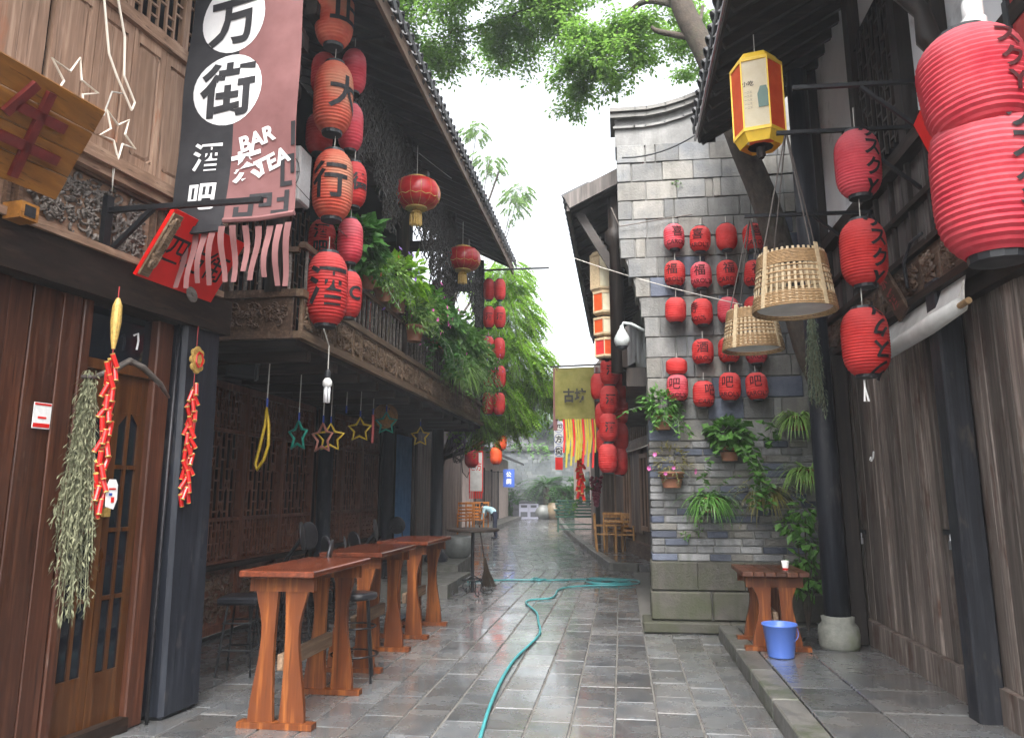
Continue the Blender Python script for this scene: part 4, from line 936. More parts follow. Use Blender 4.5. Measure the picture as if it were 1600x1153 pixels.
# strings on the eaved house beyond the wall
k = 0
for (px, yy, Y, w_, nm) in ((953, 580, 12, .15, 'front string, top'), (952, 625, 12, .15, 'front string, second'), (951, 668, 12, .15, 'front string, third'), (950, 716, 12, .15, 'front string, bottom'),
        (969, 604, 12.4, .13, 'wall side string, top'), (969, 641, 12.4, .13, 'wall side string, second'), (969, 682, 12.4, .13, 'wall side string, third'), (968, 720, 12.4, .13, 'wall side string, bottom'),
        (935, 604, 12.9, .13, 'rear string, upper'), (942, 650, 12.9, .13, 'rear string, middle'), (944, 690, 12.9, .13, 'rear string, lower')):
    c = aty(px, yy, Y); lantern(c, w_, .46, 'red lantern below the low dark eave, %s' % nm, M['paper_red'], 'lanterns below the low eave', '酒' if k in (0, 1, 2) else None, tocam(c) + 8, .16, .12, 12); k += 1
# six-sided palace lanterns
def hexlantern(c, r, h, label, mats, group=None, rotz=0, deco=False):
    o = thing('hexagonal_lantern', label, 'lantern', c, rotz, group)
    for k in range(6):
        a0, a1 = k * math.pi / 3, (k + 1) * math.pi / 3; p0, p1 = Vector((math.cos(a0), math.sin(a0), 0)) * r, Vector((math.cos(a1), math.sin(a1), 0)) * r
        m_ = MB(); m_.add([p0 * .985 + Vector((0, 0, -h * .38)), p1 * .985 + Vector((0, 0, -h * .38)), p1 * .985 + Vector((0, 0, h * .4)), p0 * .985 + Vector((0, 0, h * .4))], [(0, 1, 2, 3)]); s_ = m_.build('side_panel', mats[k % len(mats)], o)
        if deco and k % 2 == 0:
            n_ = ((p0 + p1) / 2).normalized(); t_ = (p1 - p0).normalized(); Mx = Matrix(((t_.x, 0, n_.x, n_.x * (r * .866 + .003)), (t_.y, 0, n_.y, n_.y * (r * .866 + .003)), (0, 1, 0, 0), (0, 0, 0, 1)))
            d_ = MB(); flat_text(d_, '小吃', .05, Mx @ Matrix.Translation((-.06, .1, 0)), .01)
            for j in range(5): flat_text(d_, '一二三', .022, Mx @ Matrix.Translation((-.06, .02 - j * .035, 0)), 0)
            d_.build('lettering', M['ink'], s_)
            g_ = MB(); g_.prism([(-.04, -.09), (.045, -.09), (.05, .02), (.03, .1), (-.02, .1), (-.045, .03)], .002, Mx @ Matrix.Translation((.06, -.04, 0))); g_.build('painted_figure', M['green_paint'], s_)
    e = MB()
    for k in range(6):
        a0, a1 = k * math.pi / 3, (k + 1) * math.pi / 3; P = lambda a, rr, z: (rr * math.cos(a), rr * math.sin(a), z)
        for (z0, r0, z1, r1) in ((h * .4, r * 1.02, h * .5, r * .78), (-h * .38, r * 1.02, -h * .5, r * .8)): e.add([P(a0, r0, z0), P(a1, r0, z0), P(a1, r1, z1), P(a0, r1, z1)], [(0, 1, 2, 3)])
        e.bar(P(a0, r, -h * .38), P(a0, r, h * .4), .012)
        for z in (-h * .38, h * .4): e.bar(P(a0, r, z), P(a1, r, z), .014, .03)
    e.build('trim', M['yellow'] if deco else M['bamboo_pale'], o)
    b_ = MB(); b_.lathe([(r * .12, -h * .62), (r * .18, -h * .58), (r * .16, -h * .5), (r * .5, -h * .5)], 10); b_.build('base', M['wood_dark_z'], o)
    c_ = MB(); c_.tube([(0, 0, h * .5), (0, 0, h * .5 + .25)], .004, 5); c_.build('cord', M['cord'], o)
    return o
hexlantern(aty(1184, 162, 6.5), .215, .82, 'cream and red six-sided paper lantern with yellow trim under the plank house eave', [M['paper_cream'], M['paper_orange']], None, rad(-15), True)
for (px, yy, h, nm, mt) in ((940, 428, .62, 'tall cream and orange', [M['paper_cream'], M['bamboo_pale']]), (945, 475, .36, 'cream and red', [M['paper_cream'], M['paper_orange']]), (946, 512, .28, 'small red bottomed', [M['paper_cream'], M['paper_orange']]), (948, 545, .3, 'lowest, mostly red', [M['paper_orange'], M['paper_red']])):
    hexlantern(aty(px, yy, 11), .17, h, '%s six-sided lantern in the chain beside the brick wall' % nm, mt, 'chain of six-sided lanterns', rad(20))
# ---------------------------------------------------------------- baskets on the brackets
def basket(c, rb, rt, h, label):
    o = thing('bamboo_basket', label, 'basket', c, RD.uniform(0, 1), 'hanging bamboo baskets'); n = 40
    s_ = MB()
    for i in range(n):
        a = 2 * math.pi * i / n
        s_.bar((rb * math.cos(a), rb * math.sin(a), .02), (rt * math.cos(a), rt * math.sin(a), h), .018, .005, (math.cos(a), math.sin(a), 0))
    s_.build('stake', M['bamboo_pale'], o)
    w_ = MB()
    def ring(z, rr, th, wd):
        pts = [(rr * math.cos(2 * math.pi * k / 36), rr * math.sin(2 * math.pi * k / 36), z) for k in range(36)]
        w_.tube(pts, th, 5, True)
    zs = [i * .013 for i in range(9)] + [h * .38, h * .39, h * .47, h * .56, h * .57, h * .66] + [h * .72 + i * .012 for i in range(int(h * .26 / .012))]
    for z in zs: ring(z + .005, rb + (rt - rb) * z / h + (.004 if int(z * 1000) % 2 else .001), .0065, 0)
    w_.build('weave', M['bamboo'], o, True)
    b_ = MB(); b_.lathe([(rb * .9, .03), (rb * .9, .035)], 24); b_.build('base', M['canvas'], o)
    for i in range(4):
        a = i * math.pi / 2 + .4; st_ = MB(); st_.bar((rb * 1.02 * math.cos(a), rb * 1.02 * math.sin(a), .0), (rt * 1.03 * math.cos(a), rt * 1.03 * math.sin(a), h + .03), .035, .008, (math.cos(a), math.sin(a), 0)); st_.build('strap', M['bamboo_pale'], o)
    return o
q1 = aty(1242, 488, 6.1); basket(q1, .31, .245, .46, 'larger upside-down bamboo basket hanging from the middle iron bracket')
q2 = aty(1177, 548, 7.2); basket(q2, .268, .21, .37, 'smaller bamboo basket hanging lower from the farther iron bracket')
for (q, rt, h, top, nm) in ((q1, .245, .46, aty(1228, 212, 6.1), 'nearer'), (q2, .21, .37, aty(1172, 345, 7.2), 'farther')):
    rp = MB()
    for a in (.4, 1.97, 3.54, 5.11): rp.tube([(q.x + rt * math.cos(a), q.y + rt * math.sin(a), q.z + h), (top.x + .01 * math.cos(a), top.y, top.z)], .006, 5)
    tag(rp.build('basket_rope', M['cord_dark']), 'dark hanging rope of the %s bamboo basket' % nm, 'rope')
# iron brackets on the plank house
for (xa, xb, y, z, nm) in ((aty(1238, 140, 5.6).x, 2.42, 5.6, 4.55, 'top'), (aty(1213, 210, 6.1).x, 2.42, 6.1, 4.43, 'middle'), (aty(1163, 340, 7.2).x, 2.42, 7.2, 4.13, 'lowest')):
    o = thing('iron_bracket', '%s of the black iron wall brackets on the plank house' % nm, 'bracket', (xb, y, z), 0, 'wall brackets on the plank house')
    m_ = MB(); m_.bar((0, 0, 0), (xa - xb, 0, .015), .03); m_.build('arm', M['iron'], o)
    m_ = MB(); m_.bar((-.02, 0, -.55), (-.6, 0, -.01), .026); m_.build('strut', M['iron'], o)
    m_ = MB(); m_.box((-.015, 0, -.25), (.03, .05, .75)); m_.build('wall_plate', M['iron'], o)
# ---------------------------------------------------------------- signs, banner and hangings on the near house (house frame: x out, y along, z up)
FA = frame_m(Vector((-3.2, 6.3, 0)), rad(-7.8))
def rectM(p00, p10, p01):
    """frame of a board given three corners (lower left, lower right, upper left); returns matrix, width, height"""
    u = (p10 - p00); v = (p01 - p00); W_, H_ = u.length, v.length; u.normalize(); v = (v - u * v.dot(u)).normalized(); n = u.cross(v)
    return Matrix(((u.x, v.x, n.x, p00.x), (u.y, v.y, n.y, p00.y), (u.z, v.z, n.z, p00.z), (0, 0, 0, 1))), W_, H_
# bracket and banner
br = thing('banner_bracket', 'black iron bracket holding the tea bar banner off the carved band', 'bracket', FA @ Vector((.0, -1.66, 3.5)), rad(-7.8))
m_ = MB(); m_.bar((-.02, 0, 0), (1.19, 0, -.05), .035); m_.build('arm', M['iron'], br)
m_ = MB(); m_.box((-.02, 0, -.15), (.04, .06, .5)); m_.build('wall_plate', M['iron'], br)
m_ = MB(); m_.bar((0, 0, -.32), (.36, 0, -.02), .03); m_.build('strut', M['iron'], br)
bn = thing('cloth_banner', 'tall black and mauve cloth banner with white roundels reading BAR TEA', 'banner', FA @ Vector((.1, -1.2, 3.42)), rad(-7.8))
BW, BH, BL = .93, 2.8, .48
wav = lambda x, z: -.02 * math.sin(x * 5 + z * 2.1) - .012 * math.sin(z * 6 + x * 3)
def cloth(name, x0, x1, z0, z1, mat, parent, off=0, nx=10, nz=26):
    m_ = MB(); vs = []; fs = []
    for j in range(nz + 1):
        for i in range(nx + 1):
            x, z = x0 + (x1 - x0) * i / nx, z0 + (z1 - z0) * j / nz; vs.append((x, wav(x, z) + off, z))
    for j in range(nz):
        for i in range(nx): a = j * (nx + 1) + i; fs.append((a, a + 1, a + nx + 2, a + nx + 1))
    return m_.add(vs, fs).build(name, mat, parent, True)
bl = cloth('black_half', .04, BL, .06, BH, M['cloth_black'], bn); mv = cloth('mauve_half', BL, 1.03, .1, BH, M['cloth_mauve'], bn)
hem = MB(); hem.tube([(BL, wav(BL, .1), .1), (.75, wav(.75, .1), .1), (1.03, wav(1.03, .1), .12)], .02, 6); hem.build('hem', M['cloth_mauve'], bn)
hem = MB(); hem.box((.26, wav(.3, .04), .045), (.45, .03, .05)); hem.build('hem', M['cloth_black'], bn)
top_r = MB(); top_r.bar((.08, 0, BH), (1.08, 0, BH), .03); top_r.build('rod', M['iron'], bn)
rod = MB(); rod.bar((.12, -.004, BH), (-.3, 0, BH), .03); rod.build('rod', M['iron'], bn)
wp = lambda o_: (lambda x, y: (x, 0, y))
def on_banner(mb, text, size, x, z, bold=.03, rot=0, off=-.009, sx=1):
    vs, fs = glyphs(text, bold); cr, sr = math.cos(rot), math.sin(rot); out = []
    for v in vs:
        u, w_ = v[0] * size * sx, v[1] * size; X, Z = x + u * cr - w_ * sr, z + u * sr + w_ * cr; out.append((X, wav(X, Z) + off, Z))
    mb.add(out, fs)
def disc_on(mb, x, z, r, off=-.004):
    vs = [(x, wav(x, z) + off, z)]; fs = []; RN = 5; n = 32
    for j in range(1, RN + 1):
        for k in range(n): a = 2 * math.pi * k / n; X, Z = x + r * j / RN * math.cos(a), z + r * j / RN * math.sin(a); vs.append((X, wav(X, Z) + off, Z))
    for k in range(n): fs.append((0, 1 + k, 1 + (k + 1) % n))
    for j in range(1, RN):
        for k in range(n): a, b_ = 1 + (j - 1) * n, 1 + j * n; fs.append((a + k, b_ + k, b_ + (k + 1) % n, a + (k + 1) % n))
    mb.add(vs, fs)
Z1, Z2 = 1.75, 1.15; XC = .42
for zc, ch in ((Z1, '方'), (Z2, '街'), (2.35, '四')):
    d_ = MB(); disc_on(d_, XC, zc, .29); ds = d_.build('roundel', M['cloth_white'], bn, True)
    t_ = MB(); on_banner(t_, ch, .46, XC, zc, .028); t_.build('lettering', M['cloth_black'], ds)
t_ = MB(); on_banner(t_, '酒', .24, .29, .62, .02); on_banner(t_, '吧', .24, .29, .3, .02); t_.build('lettering', M['cloth_white'], bl)
t_ = MB(); on_banner(t_, 'BAR', .165, .7, .72, .035, .22); on_banner(t_, 'TEA', .165, .83, .53, .035, .3); on_banner(t_, '茶', .26, .62, .52, .03, .15); t_.build('lettering', M['cloth_white'], mv)
t_ = MB()
def mb_bar(x0, z0, x1, z1):
    q = [(x0, z0), (x1, z0), (x1, z1), (x0, z1)]; t_.add([(x, wav(x, z) - .006, z) for x, z in q], [(0, 1, 2, 3)])
for r_ in ((.55, .12, .59, .2), (.59, .12, .7, .155), (.66, .155, .7, .29), (.66, .26, .84, .295), (.8, .19, .84, .26), (.74, .19, .8, .22), (.84, .12, .98, .155), (.94, .155, .98, .3), (.88, .22, .94, .25), (.9, .33, 1.0, .365), (.9, .365, .935, .56), (.935, .53, 1.02, .56), (.985, .42, 1.02, .53), (.99, .62, 1.025, .8)): mb_bar(*r_)
t_.build('key_pattern', M['cloth_black'], mv)
for i in range(11):
    x0 = .13 + i * .084; l = RD.uniform(.34, .46); s_ = MB(); vs = []; sw = RD.uniform(-.025, .03)
    for j in range(7):
        z = .05 - l * j / 6; x = x0 + sw * (j / 6) ** 2; w_ = .05 - .012 * (j / 6); yy = wav(x0, .05) + .03 * math.sin(j * .7 + i)
        vs += [(x, yy, z), (x + w_, yy + .006, z)]
    s_.add(vs, [(2 * j, 2 * j + 1, 2 * j + 3, 2 * j + 2) for j in range(6)]); s_.build('tail', M['cloth_mauve'], bn, True)
# red signboard leaning out over the door
P = lambda x, y, z: FA @ Vector((x, y, z))
Mx, W_, H_ = rectM(P(.1, -1.48, 3.08), P(.1, -.66, 3.08), P(.38, -1.48, 3.54))
rs = thing('red_signboard', 'bright red signboard with black characters leaning out over the door', 'sign', Mx.translation); rs.matrix_local = Mx
m_ = MB(); m_.span((0, 0, -.03), (W_, H_, 0)); m_.build('board', M['red'], rs)
t_ = MB()
for i, ch in enumerate('四方街'): flat_text(t_, ch, .24, Matrix.Translation((.2 + i * .23, H_ * .5, .004)), .01)
t_.build('lettering', M['ink'], rs)
m_ = MB(); m_.span((.0, .02, .004), (.09, H_ - .03, .022)); cb = m_.build('carved_strip', M['carve_tan'], rs); obj('carving', carving(H_ - .1, .08, 120, M['carve_tan'], 5), cb, (.045, H_ / 2, .022), (0, rad(-90), 0))
dsc = thing('round_plaque', 'small round grey plaque at the lower edge of the red signboard', 'plaque', P(.17, -.98, 3.06)); dsc.rotation_euler = (0, rad(80), rad(-7.8))
m_ = MB(); m_.lathe([(.06, 0), (.062, .006), (.055, .012), (.02, .012), (.012, .018)], 20); m_.build('disc', M['carve_grey'], dsc)
# wooden signboard with the carved character
Mx, W_, H_ = rectM(P(.1, -4.0, 3.32), P(.1, -2.19, 3.36), P(.42, -4.05, 3.86))
ws = thing('wooden_signboard', 'orange varnished plank signboard with a dark red carved character', 'sign', Mx.translation); ws.matrix_local = Mx
for i in range(4): piece('plank', (W_, H_ / 4 - .004, .04), .006, M['sign_wood'], ws, (W_ / 2, H_ * (i + .5) / 4, -.02 + RD.uniform(-.004, .004)))
t_ = MB(); cx = W_ - .36
for (a, b_, w_) in (((cx - .02, H_ * .9), (cx + .02, H_ * .06), .05), ((cx - .17, H_ * .66), (cx + .16, H_ * .66), .06), ((cx - .22, H_ * .36), (cx + .22, H_ * .36), .06), ((cx - .12, H_ * .9), (cx - .2, H_ * .55), .05)):
    t_.bar((a[0], a[1], .018), (b_[0], b_[1], .018), w_, .03)
t_.build('carved_character', M['red_carve'], ws)
sx_ = thing('wooden_block', 'small orange wooden block with grey face under the plank signboard', 'block', P(.1, -2.42, 3.2), rad(-7.8))
m_ = MB(); m_.box((0, 0, 0), (.14, .12, .1)); m_.build('block_body', M['sign_wood'], sx_); m_ = MB(); m_.box((.072, 0, 0), (.008, .07, .065)); m_.build('face', M['iron_grey'], sx_)
# unlit neon tubes on the upper boards
def star_pts(r, n=5, inner=.42, rot=0): return [(r * (1 if k % 2 == 0 else inner) * math.sin(rot + k * math.pi / n), r * (1 if k % 2 == 0 else inner) * math.cos(rot + k * math.pi / n)) for k in range(2 * n)]
for (py, pz, r, rot, nm) in ((-2.12, 4.18, .2, .1, 'larger'), (-1.72, 4.02, .17, .5, 'smaller')):
    s_ = MB(); s_.tube([P(.06, py + a, pz + b_) for a, b_ in star_pts(r, 5, .4, rot)], .009, 6, True); tag(s_.build('neon_star', M['neon_tube']), '%s unlit white neon star on the tan upper boards' % nm, 'neon tube', 'neon stars')
s_ = MB(); s_.tube([P(.05, -2.0, 5.1), P(.05, -1.86, 4.55), P(.06, -1.78, 4.42), P(.06, -1.62, 4.25), P(.06, -1.6, 4.32), P(.06, -1.72, 4.46), P(.05, -1.74, 4.75), P(.05, -1.88, 5.1)], .009, 6); tag(s_.build('neon_line', M['neon_tube']), 'bent unlit neon tube running down the tan upper boards', 'neon tube')
s_ = MB(); s_.tube([P(.04, -1.95, 4.05), P(.05, -1.85, 4.1), P(.05, -1.8, 4.3), P(.04, -1.7, 4.34)], .006, 6); tag(s_.build('neon_cable', M['cord']), 'pale cable looping between the neon stars', 'cable'); s_ = MB(); s_.tube([P(.04, -1.72, 3.86), P(.04, -1.7, 3.6), P(.05, -1.71, 3.86)], .005, 6); tag(s_.build('neon_cable', M['cord']), 'short pale cable end hanging over the carved band', 'cable')
# firecracker strings
FC = MB(); FC.lathe([(.0155, -.047), (.0155, .047)], 9); FCM = FC.mesh('firecracker', M['firecracker'], False); FE = MB(); FE.lathe([(.0165, -.049), (.0165, -.043)], 9); FEM = FE.mesh('gold_end', M['gold'])
def firecrackers(p, n, length, label):
    o = thing('firecracker_string', label, 'decoration', p, rad(-7.8), 'firecracker strings'); z = -.36
    c_ = MB(); c_.tube([(0, 0, .08), (0, 0, -.36 - length)], .004, 5); c_.build('cord', M['red_dark'], o)
    for i in range(n):
        zz = -.38 - length * i / n; a = i * 2.4; t = .28
        f_ = obj('firecracker', FCM, o, (.026 * math.cos(a), .026 * math.sin(a) + RD.uniform(-.006, .006), zz - .04), (RD.uniform(-.5, .5) , -t * math.cos(a) + RD.uniform(-.2, .2), 0)); obj('gold_end', FEM, f_); obj('gold_end', FEM, f_, (0, 0, .092))
    return o
f1 = firecrackers(P(.17, -1.69, 2.86), 36, .98, 'firecracker string with gold top hanging left of the door')
m_ = MB(); m_.lathe([(.012, 0), (.03, -.05), (.034, -.16), (.024, -.26), (.012, -.34)], 10); m_.build('gold_charm', M['gold'], f1)
f2 = firecrackers(P(.05, -.72, 2.8), 34, .86, 'firecracker string with knot charm hanging on the blueblack post')
m_ = MB()
for k in range(8): a = k * math.pi / 4; m_.lathe([(.03, 0), (.034, .012), (.03, .024)], 10, M=Matrix.Translation((0, .05 * math.cos(a), -.19 + .075 * math.sin(a))) @ Matrix.Rotation(math.pi / 2, 4, 'Y'))
m_.lathe([(.05, 0), (.055, .02), (.03, .035)], 12, M=Matrix.Translation((0, 0, -.19)) @ Matrix.Rotation(math.pi / 2, 4, 'Y')); m_.build('knot_charm', M['gold'], f2)
m_ = MB(); m_.tube([(.036, .04 * math.cos(k * .9), -.19 + .06 * math.sin(k * .9)) for k in range(7)], .008, 5, True); m_.build('red_knot', M['firecracker'], f2)
# bunches of dried herbs
def herbs(p, L_, spread, label, mat, n=46, seed=1, taper=.35):
    r = random.Random(seed); o = thing('herb_bunch', label, 'dried herbs', p, 0, 'hanging dried herb bunches'); m_ = MB(); st_ = MB()
    for i in range(n):
        a = r.uniform(0, 6.3); q = spread * math.sqrt(r.random()); ll = L_ * r.uniform(.6, 1); top = Vector((q * taper * math.cos(a), q * taper * math.sin(a), -r.uniform(0, .15) * L_))
        bot = Vector((q * math.cos(a) + (spread * .45 if i % 2 else -spread * .45), q * math.sin(a), -ll * (1 if i % 2 else .88))); pts = [top.lerp(bot, t) + Vector((r.uniform(-.01, .01), r.uniform(-.01, .01), 0)) for t in (0, .3, .6, 1)]
        st_.tube(pts, .0025, 4)
        for k in range(int(ll / .018)):
            t = k / (ll / .018); c = top.lerp(bot, t) + Vector((r.uniform(-.03, .03), r.uniform(-.03, .03), 0)); b_ = r.uniform(0, 6.3)
            m_.leaf(c, Vector((math.cos(b_) * r.uniform(.2, 1.2), math.sin(b_) * r.uniform(.2, 1.2), -.9)), Vector((math.cos(b_), math.sin(b_), .5)), r.uniform(.025, .07), r.uniform(.006, .014))
    m_.build('foliage', mat, o); st_.build('stems', M['herb'], o)
    t_ = MB(); t_.lathe([(spread * .45, -.06), (spread * .48, -.05), (spread * .45, -.04)], 10); t_.build('tie', M['cord_dark'], o)
    return o
hb = P(.06, -1.75, 2.38); herbs(hb, 1.6, .1, 'long grey-green bunch of dried herbs hanging beside the near door', M['herb'], 60, 3)
herbs(Vector((1.96, 8.12, 3.42)), 1.1, .075, 'slim grey-green bunch of dried herbs on the round post', M['herb_green'], 30, 5)
cdm = thing('paper_charm', 'colourful paper face card hanging among the herbs by the door', 'card', P(.2, -1.62, 1.6), rad(-7.8)); cdm.scale = (1, .8, .85)
m_ = MB(); m_.prism([(-.05, -.1), (.03, -.12), (.06, -.05), (.055, .06), (.03, .1), (-.03, .1), (-.06, .04)], .006, Matrix(((0, 0, 1, 0), (1, 0, 0, 0), (0, 1, 0, 0), (0, 0, 0, 1)))); m_.build('card', M['white'], cdm)

for (yy, zz, ww, hh) in ((0, .03, .07, .012), (.01, -.05, .03, .04)): m_ = MB(); m_.box((.007, yy, zz), (.004, ww, hh)); m_.build('red_print', M['firecracker'], cdm)
m_ = MB(); m_.box((.007, -.015, -.01), (.004, .03, .02)); m_.build('blue_print', M['sign_blue'], cdm)
stk = thing('notice_sticker', 'small white and red notice sticker on the redbrown planks', 'sticker', P(-.094, -1.93, 2.07), rad(-7.8))
m_ = MB(); m_.box((0, 0, 0), (.004, .13, .16)); m_.build('paper', M['white'], stk); 
for (zz, ww, hh) in ((-.06, .12, .025), (.07, .12, .012), (-.012, .06, .012)): m_ = MB(); m_.box((.003, 0, zz), (.004, ww, hh)); m_.build('red_print', M['firecracker'], stk)
rp = MB(); rp.tube([P(-.02, -1.6, 2.36), P(.02, -1.5, 2.42), P(.03, -1.38, 2.5), P(.03, -1.25, 2.47), P(.02, -1.05, 2.38), P(-.02, -.9, 2.3)], [.02, .024, .022, .024, .02, .012], 7); tag(rp.build('twisted_rope', M['carve_grey'], smooth=True), 'twisted grey rope draped over the top of the door', 'rope')
rb = MB(); rb.tube([P(-.12, -1.2, 2.72), P(-.11, -1.17, 2.74), P(-.11, -1.16, 2.69), P(-.11, -1.17, 2.62)], .008, 5); tag(rb.build('white_ribbon', M['white']), 'scrap of white ribbon stuck on the transom glass', 'ribbon')
# ---------------------------------------------------------------- bar tables along the lattice front
def slab_leg(w0, H_, t, mir):
    """curved trestle board: waisted, flared at the foot; local x across, y up"""
    out = []; inn = []
    for i in range(13):
        u = i / 12; ox = w0 * (1 - .33 * math.sin(min(1, u / .62) * math.pi / 2) ** 2 + .0) if u < .62 else w0 * (.67 + .33 * (1 - math.cos((u - .62) / .38 * math.pi)) / 2)
        ix = w0 * (.1 + .1 * math.sin(u * math.pi))
        out.append((ox, H_ * u)); inn.append((ix, H_ * u))
    return [(mir * p[0], p[1]) for p in out + inn[::-1]][:: (1 if mir > 0 else -1)]
def bar_table(x0, x1, y0, y1, h, label, group, base=0, nplank=1, top='table_top'):
    cx, cy = (x0 + x1) / 2, (y0 + y1) / 2; W_, L_ = x1 - x0, y1 - y0
    o = thing('bar_table', label, 'table', (cx, cy, base), RD.uniform(-.02, .02), group)
    if nplank == 1: piece('tabletop', (W_, L_, .045), .008, M[top], o, (0, 0, h - .0225))
    else:
        for i in range(nplank): piece('plank', (W_ / nplank - .004, L_, .045), .006, M[top], o, (-W_ / 2 + W_ * (i + .5) / nplank, 0, h - .0225 + RD.uniform(-.002, .002)))
    for yy in (-L_ / 2 + .14, L_ / 2 - .14):
        for mir in (-1, 1):
            m_ = MB(); m_.prism(slab_leg(W_ * .37, h - .06, .04, mir), .04, Matrix(((1, 0, 0, 0), (0, 0, 1, yy - .02), (0, 1, 0, .015), (0, 0, 0, 1)))); m_.build('leg', M['table_leg'], o)
        m_ = MB(); m_.box((0, yy, h - .1), (W_ * .86, .05, .1)); m_.build('apron', M['table_leg'], o)
        m_ = MB(); m_.box((0, yy, .02), (W_ * .98, .09, .04)); m_.build('foot_bar', M['table_leg'], o)
    piece('stretcher', (.05, L_ - .3, .11), .006, M['carve_tan'], o, (0, 0, h * .4))
    return o
bar_table(-2.7, -2.14, 5.42, 6.66, 1.06, 'orange bar table with red top, nearest in the row along the lattice', 'bar tables along the lattice')
bar_table(-2.8, -2.2, 7.16, 8.42, 1.06, 'orange bar table with red top, middle of the row along the lattice', 'bar tables along the lattice')
bar_table(-2.78, -2.18, 8.86, 10.05, 1.06, 'orange bar table with red top, farthest of the row along the lattice', 'bar tables along the lattice')
rt = bar_table(1.12, 1.74, 7.98, 8.82, .73, 'dark plank topped orange table on the step by the brick wall', None, .13, 6, 'wood_red_z')
cu = thing('paper_cup', 'small white paper cup with red base on the plank topped table', 'cup', (1.56, 8.2, .861))
m_ = MB(); m_.lathe([(.026, 0), (.036, .09), (.033, .09), (.024, .008)], 16, caps=False); m_.lathe([(.0, .008), (.024, .008)], 16, caps=False); m_.build('cup_wall', M['white'], cu, True); m_ = MB(); m_.lathe([(.0268, .002), (.029, .022)], 16, caps=False); m_.build('red_band', M['firecracker'], cu)
# stools and chairs of black iron
def stool(loc, h, rz, label, group, back=None, square=False, lean=.12):
    o = thing('bar_stool', label, 'stool', loc, rz, group); m_ = MB()
    if square: s_ = bevbox(.36, .36, .07, .02, M['vinyl']); obj('seat', s_, o, (0, 0, h - .035))
    else: m_.lathe([(.17, h - .06), (.185, h - .04), (.18, h - .01), (.12, h)], 20); m_.build('seat', M['vinyl'], o, True)
    for a in range(4):
        t = a * math.pi / 2 + math.pi / 4; l_ = MB(); l_.tube([(.14 * math.cos(t), .14 * math.sin(t), h - .06), (.22 * math.cos(t), .22 * math.sin(t), .0)], .011, 6); l_.build('leg', M['iron'], o)
    for z, q in ((.22, .205), (.45, .18)):
        r_ = MB()
        if square:
            for a in range(4): t0, t1 = a * math.pi / 2 + math.pi / 4, (a + 1) * math.pi / 2 + math.pi / 4; r_.tube([(q * math.cos(t0), q * math.sin(t0), z), (q * math.cos(t1), q * math.sin(t1), z)], .008, 5)
        else: r_.tube([(q * math.cos(k * .3927), q * math.sin(k * .3927), z) for k in range(16)], .008, 5, True)
        r_.build('foot_ring', M['iron'], o)
    if back:
        b_ = MB(); bh = back
        for s in (-1, 1): b_.tube([(s * .15, -.12, h - .05), (s * .14, -.19, h + .1), (s * .08, -.2 - lean, h + bh * .7)], .011, 6)
        b_.build('back_frame', M['iron'], o)
        d_ = MB(); d_.lathe([(.13, -.012), (.15, -.01), (.15, .01), (.13, .012), (.1, .02), (.03, .022)], 20, M=Matrix.Translation((0, -.2 - lean, h + bh * .72)) @ Matrix.Rotation(math.pi / 2 - .15, 4, 'X')); d_.build('round_back', M['iron_grey'], o, True)
    return o
stool(atz(372, 1052), .68, .15, 'backless black vinyl stool beside the blueblack post', 'iron bar stools', None, True)
stool(Vector((-2.36, 6.98, 0)), .74, rad(-75), 'iron stool with tilted back between the first two bar tables', 'iron bar stools', .42, False, .05)
for (px, py, Y, rz, nm) in ((424, 838, 8.1, 105, 'first'), (446, 836, 8.5, 75, 'second'), (462, 862, 7.7, 130, 'third'), (497, 858, 9.2, 110, 'fourth'), (519, 850, 9.8, 140, 'fifth'), (551, 828, 10.8, 100, 'sixth'), (612, 822, 13.2, 180, 'seventh')):
    p = aty(px, py, Y); stool(Vector((p.x, Y, 0)), max(.5, p.z - .3), rad(rz), 'black iron stool with round back behind the bar tables, %s from the post' % nm, 'round backed stools behind the tables', .42)
# round pedestal table, broom, hose, bucket
c = atz(738, 930); pt = thing('pedestal_table', 'dark round pedestal table with scrolled iron foot by the broom', 'table', (c.x, c.y, 0))
m_ = MB(); m_.lathe([(.4, .99), (.43, 1.0), (.43, 1.03), (.4, 1.04)], 28); m_.build('tabletop', M['wood_dark_x'], pt)
m_ = MB(); m_.tube([(0, 0, .05), (0, 0, 1)], .028, 10); m_.build('pole', M['iron'], pt)
m_ = MB(); m_.tube([(.17 * math.cos(k * .35), .17 * math.sin(k * .35), .24) for k in range(18)], .009, 5, True); m_.build('foot_ring', M['iron'], pt)
for k in range(4):
    a = k * math.pi / 2 + .5; m_ = MB(); m_.tube([(r_ * math.cos(a), r_ * math.sin(a), z) for r_, z in ((.02, .3), (.1, .26), (.17, .16), (.13, .07), (.18, .03), (.3, .015), (.34, .05), (.31, .08))], .01, 6); m_.build('scroll_foot', M['iron'], pt)
c = atz(763, 918); bm_ = thing('broom', 'dark straw broom with thin handle leaning on the pedestal table', 'broom', (c.x, c.y, 0)); lean = Vector((-.13, -.12, .0))
m_ = MB(); m_.tube([Vector((0, 0, .4)) + lean * .4, Vector((0, 0, 1.05)) + lean * 1.1], .012, 6); m_.build('handle', M['wood_dark_z'], bm_)
m_ = MB()
for k in range(90): a = k * 2.4; q = math.sqrt(k / 90.); m_.tube([Vector((.02 * q * math.cos(a), .02 * q * math.sin(a), .5)) + lean * .45, Vector((.05 * q * math.cos(a), .04 * q * math.sin(a), .28)) + lean * .25, Vector((.15 * q * math.cos(a), .07 * q * math.sin(a), RD.uniform(.0, .04)))], .0045, 3)
m_.build('bristles', M['straw'], bm_)
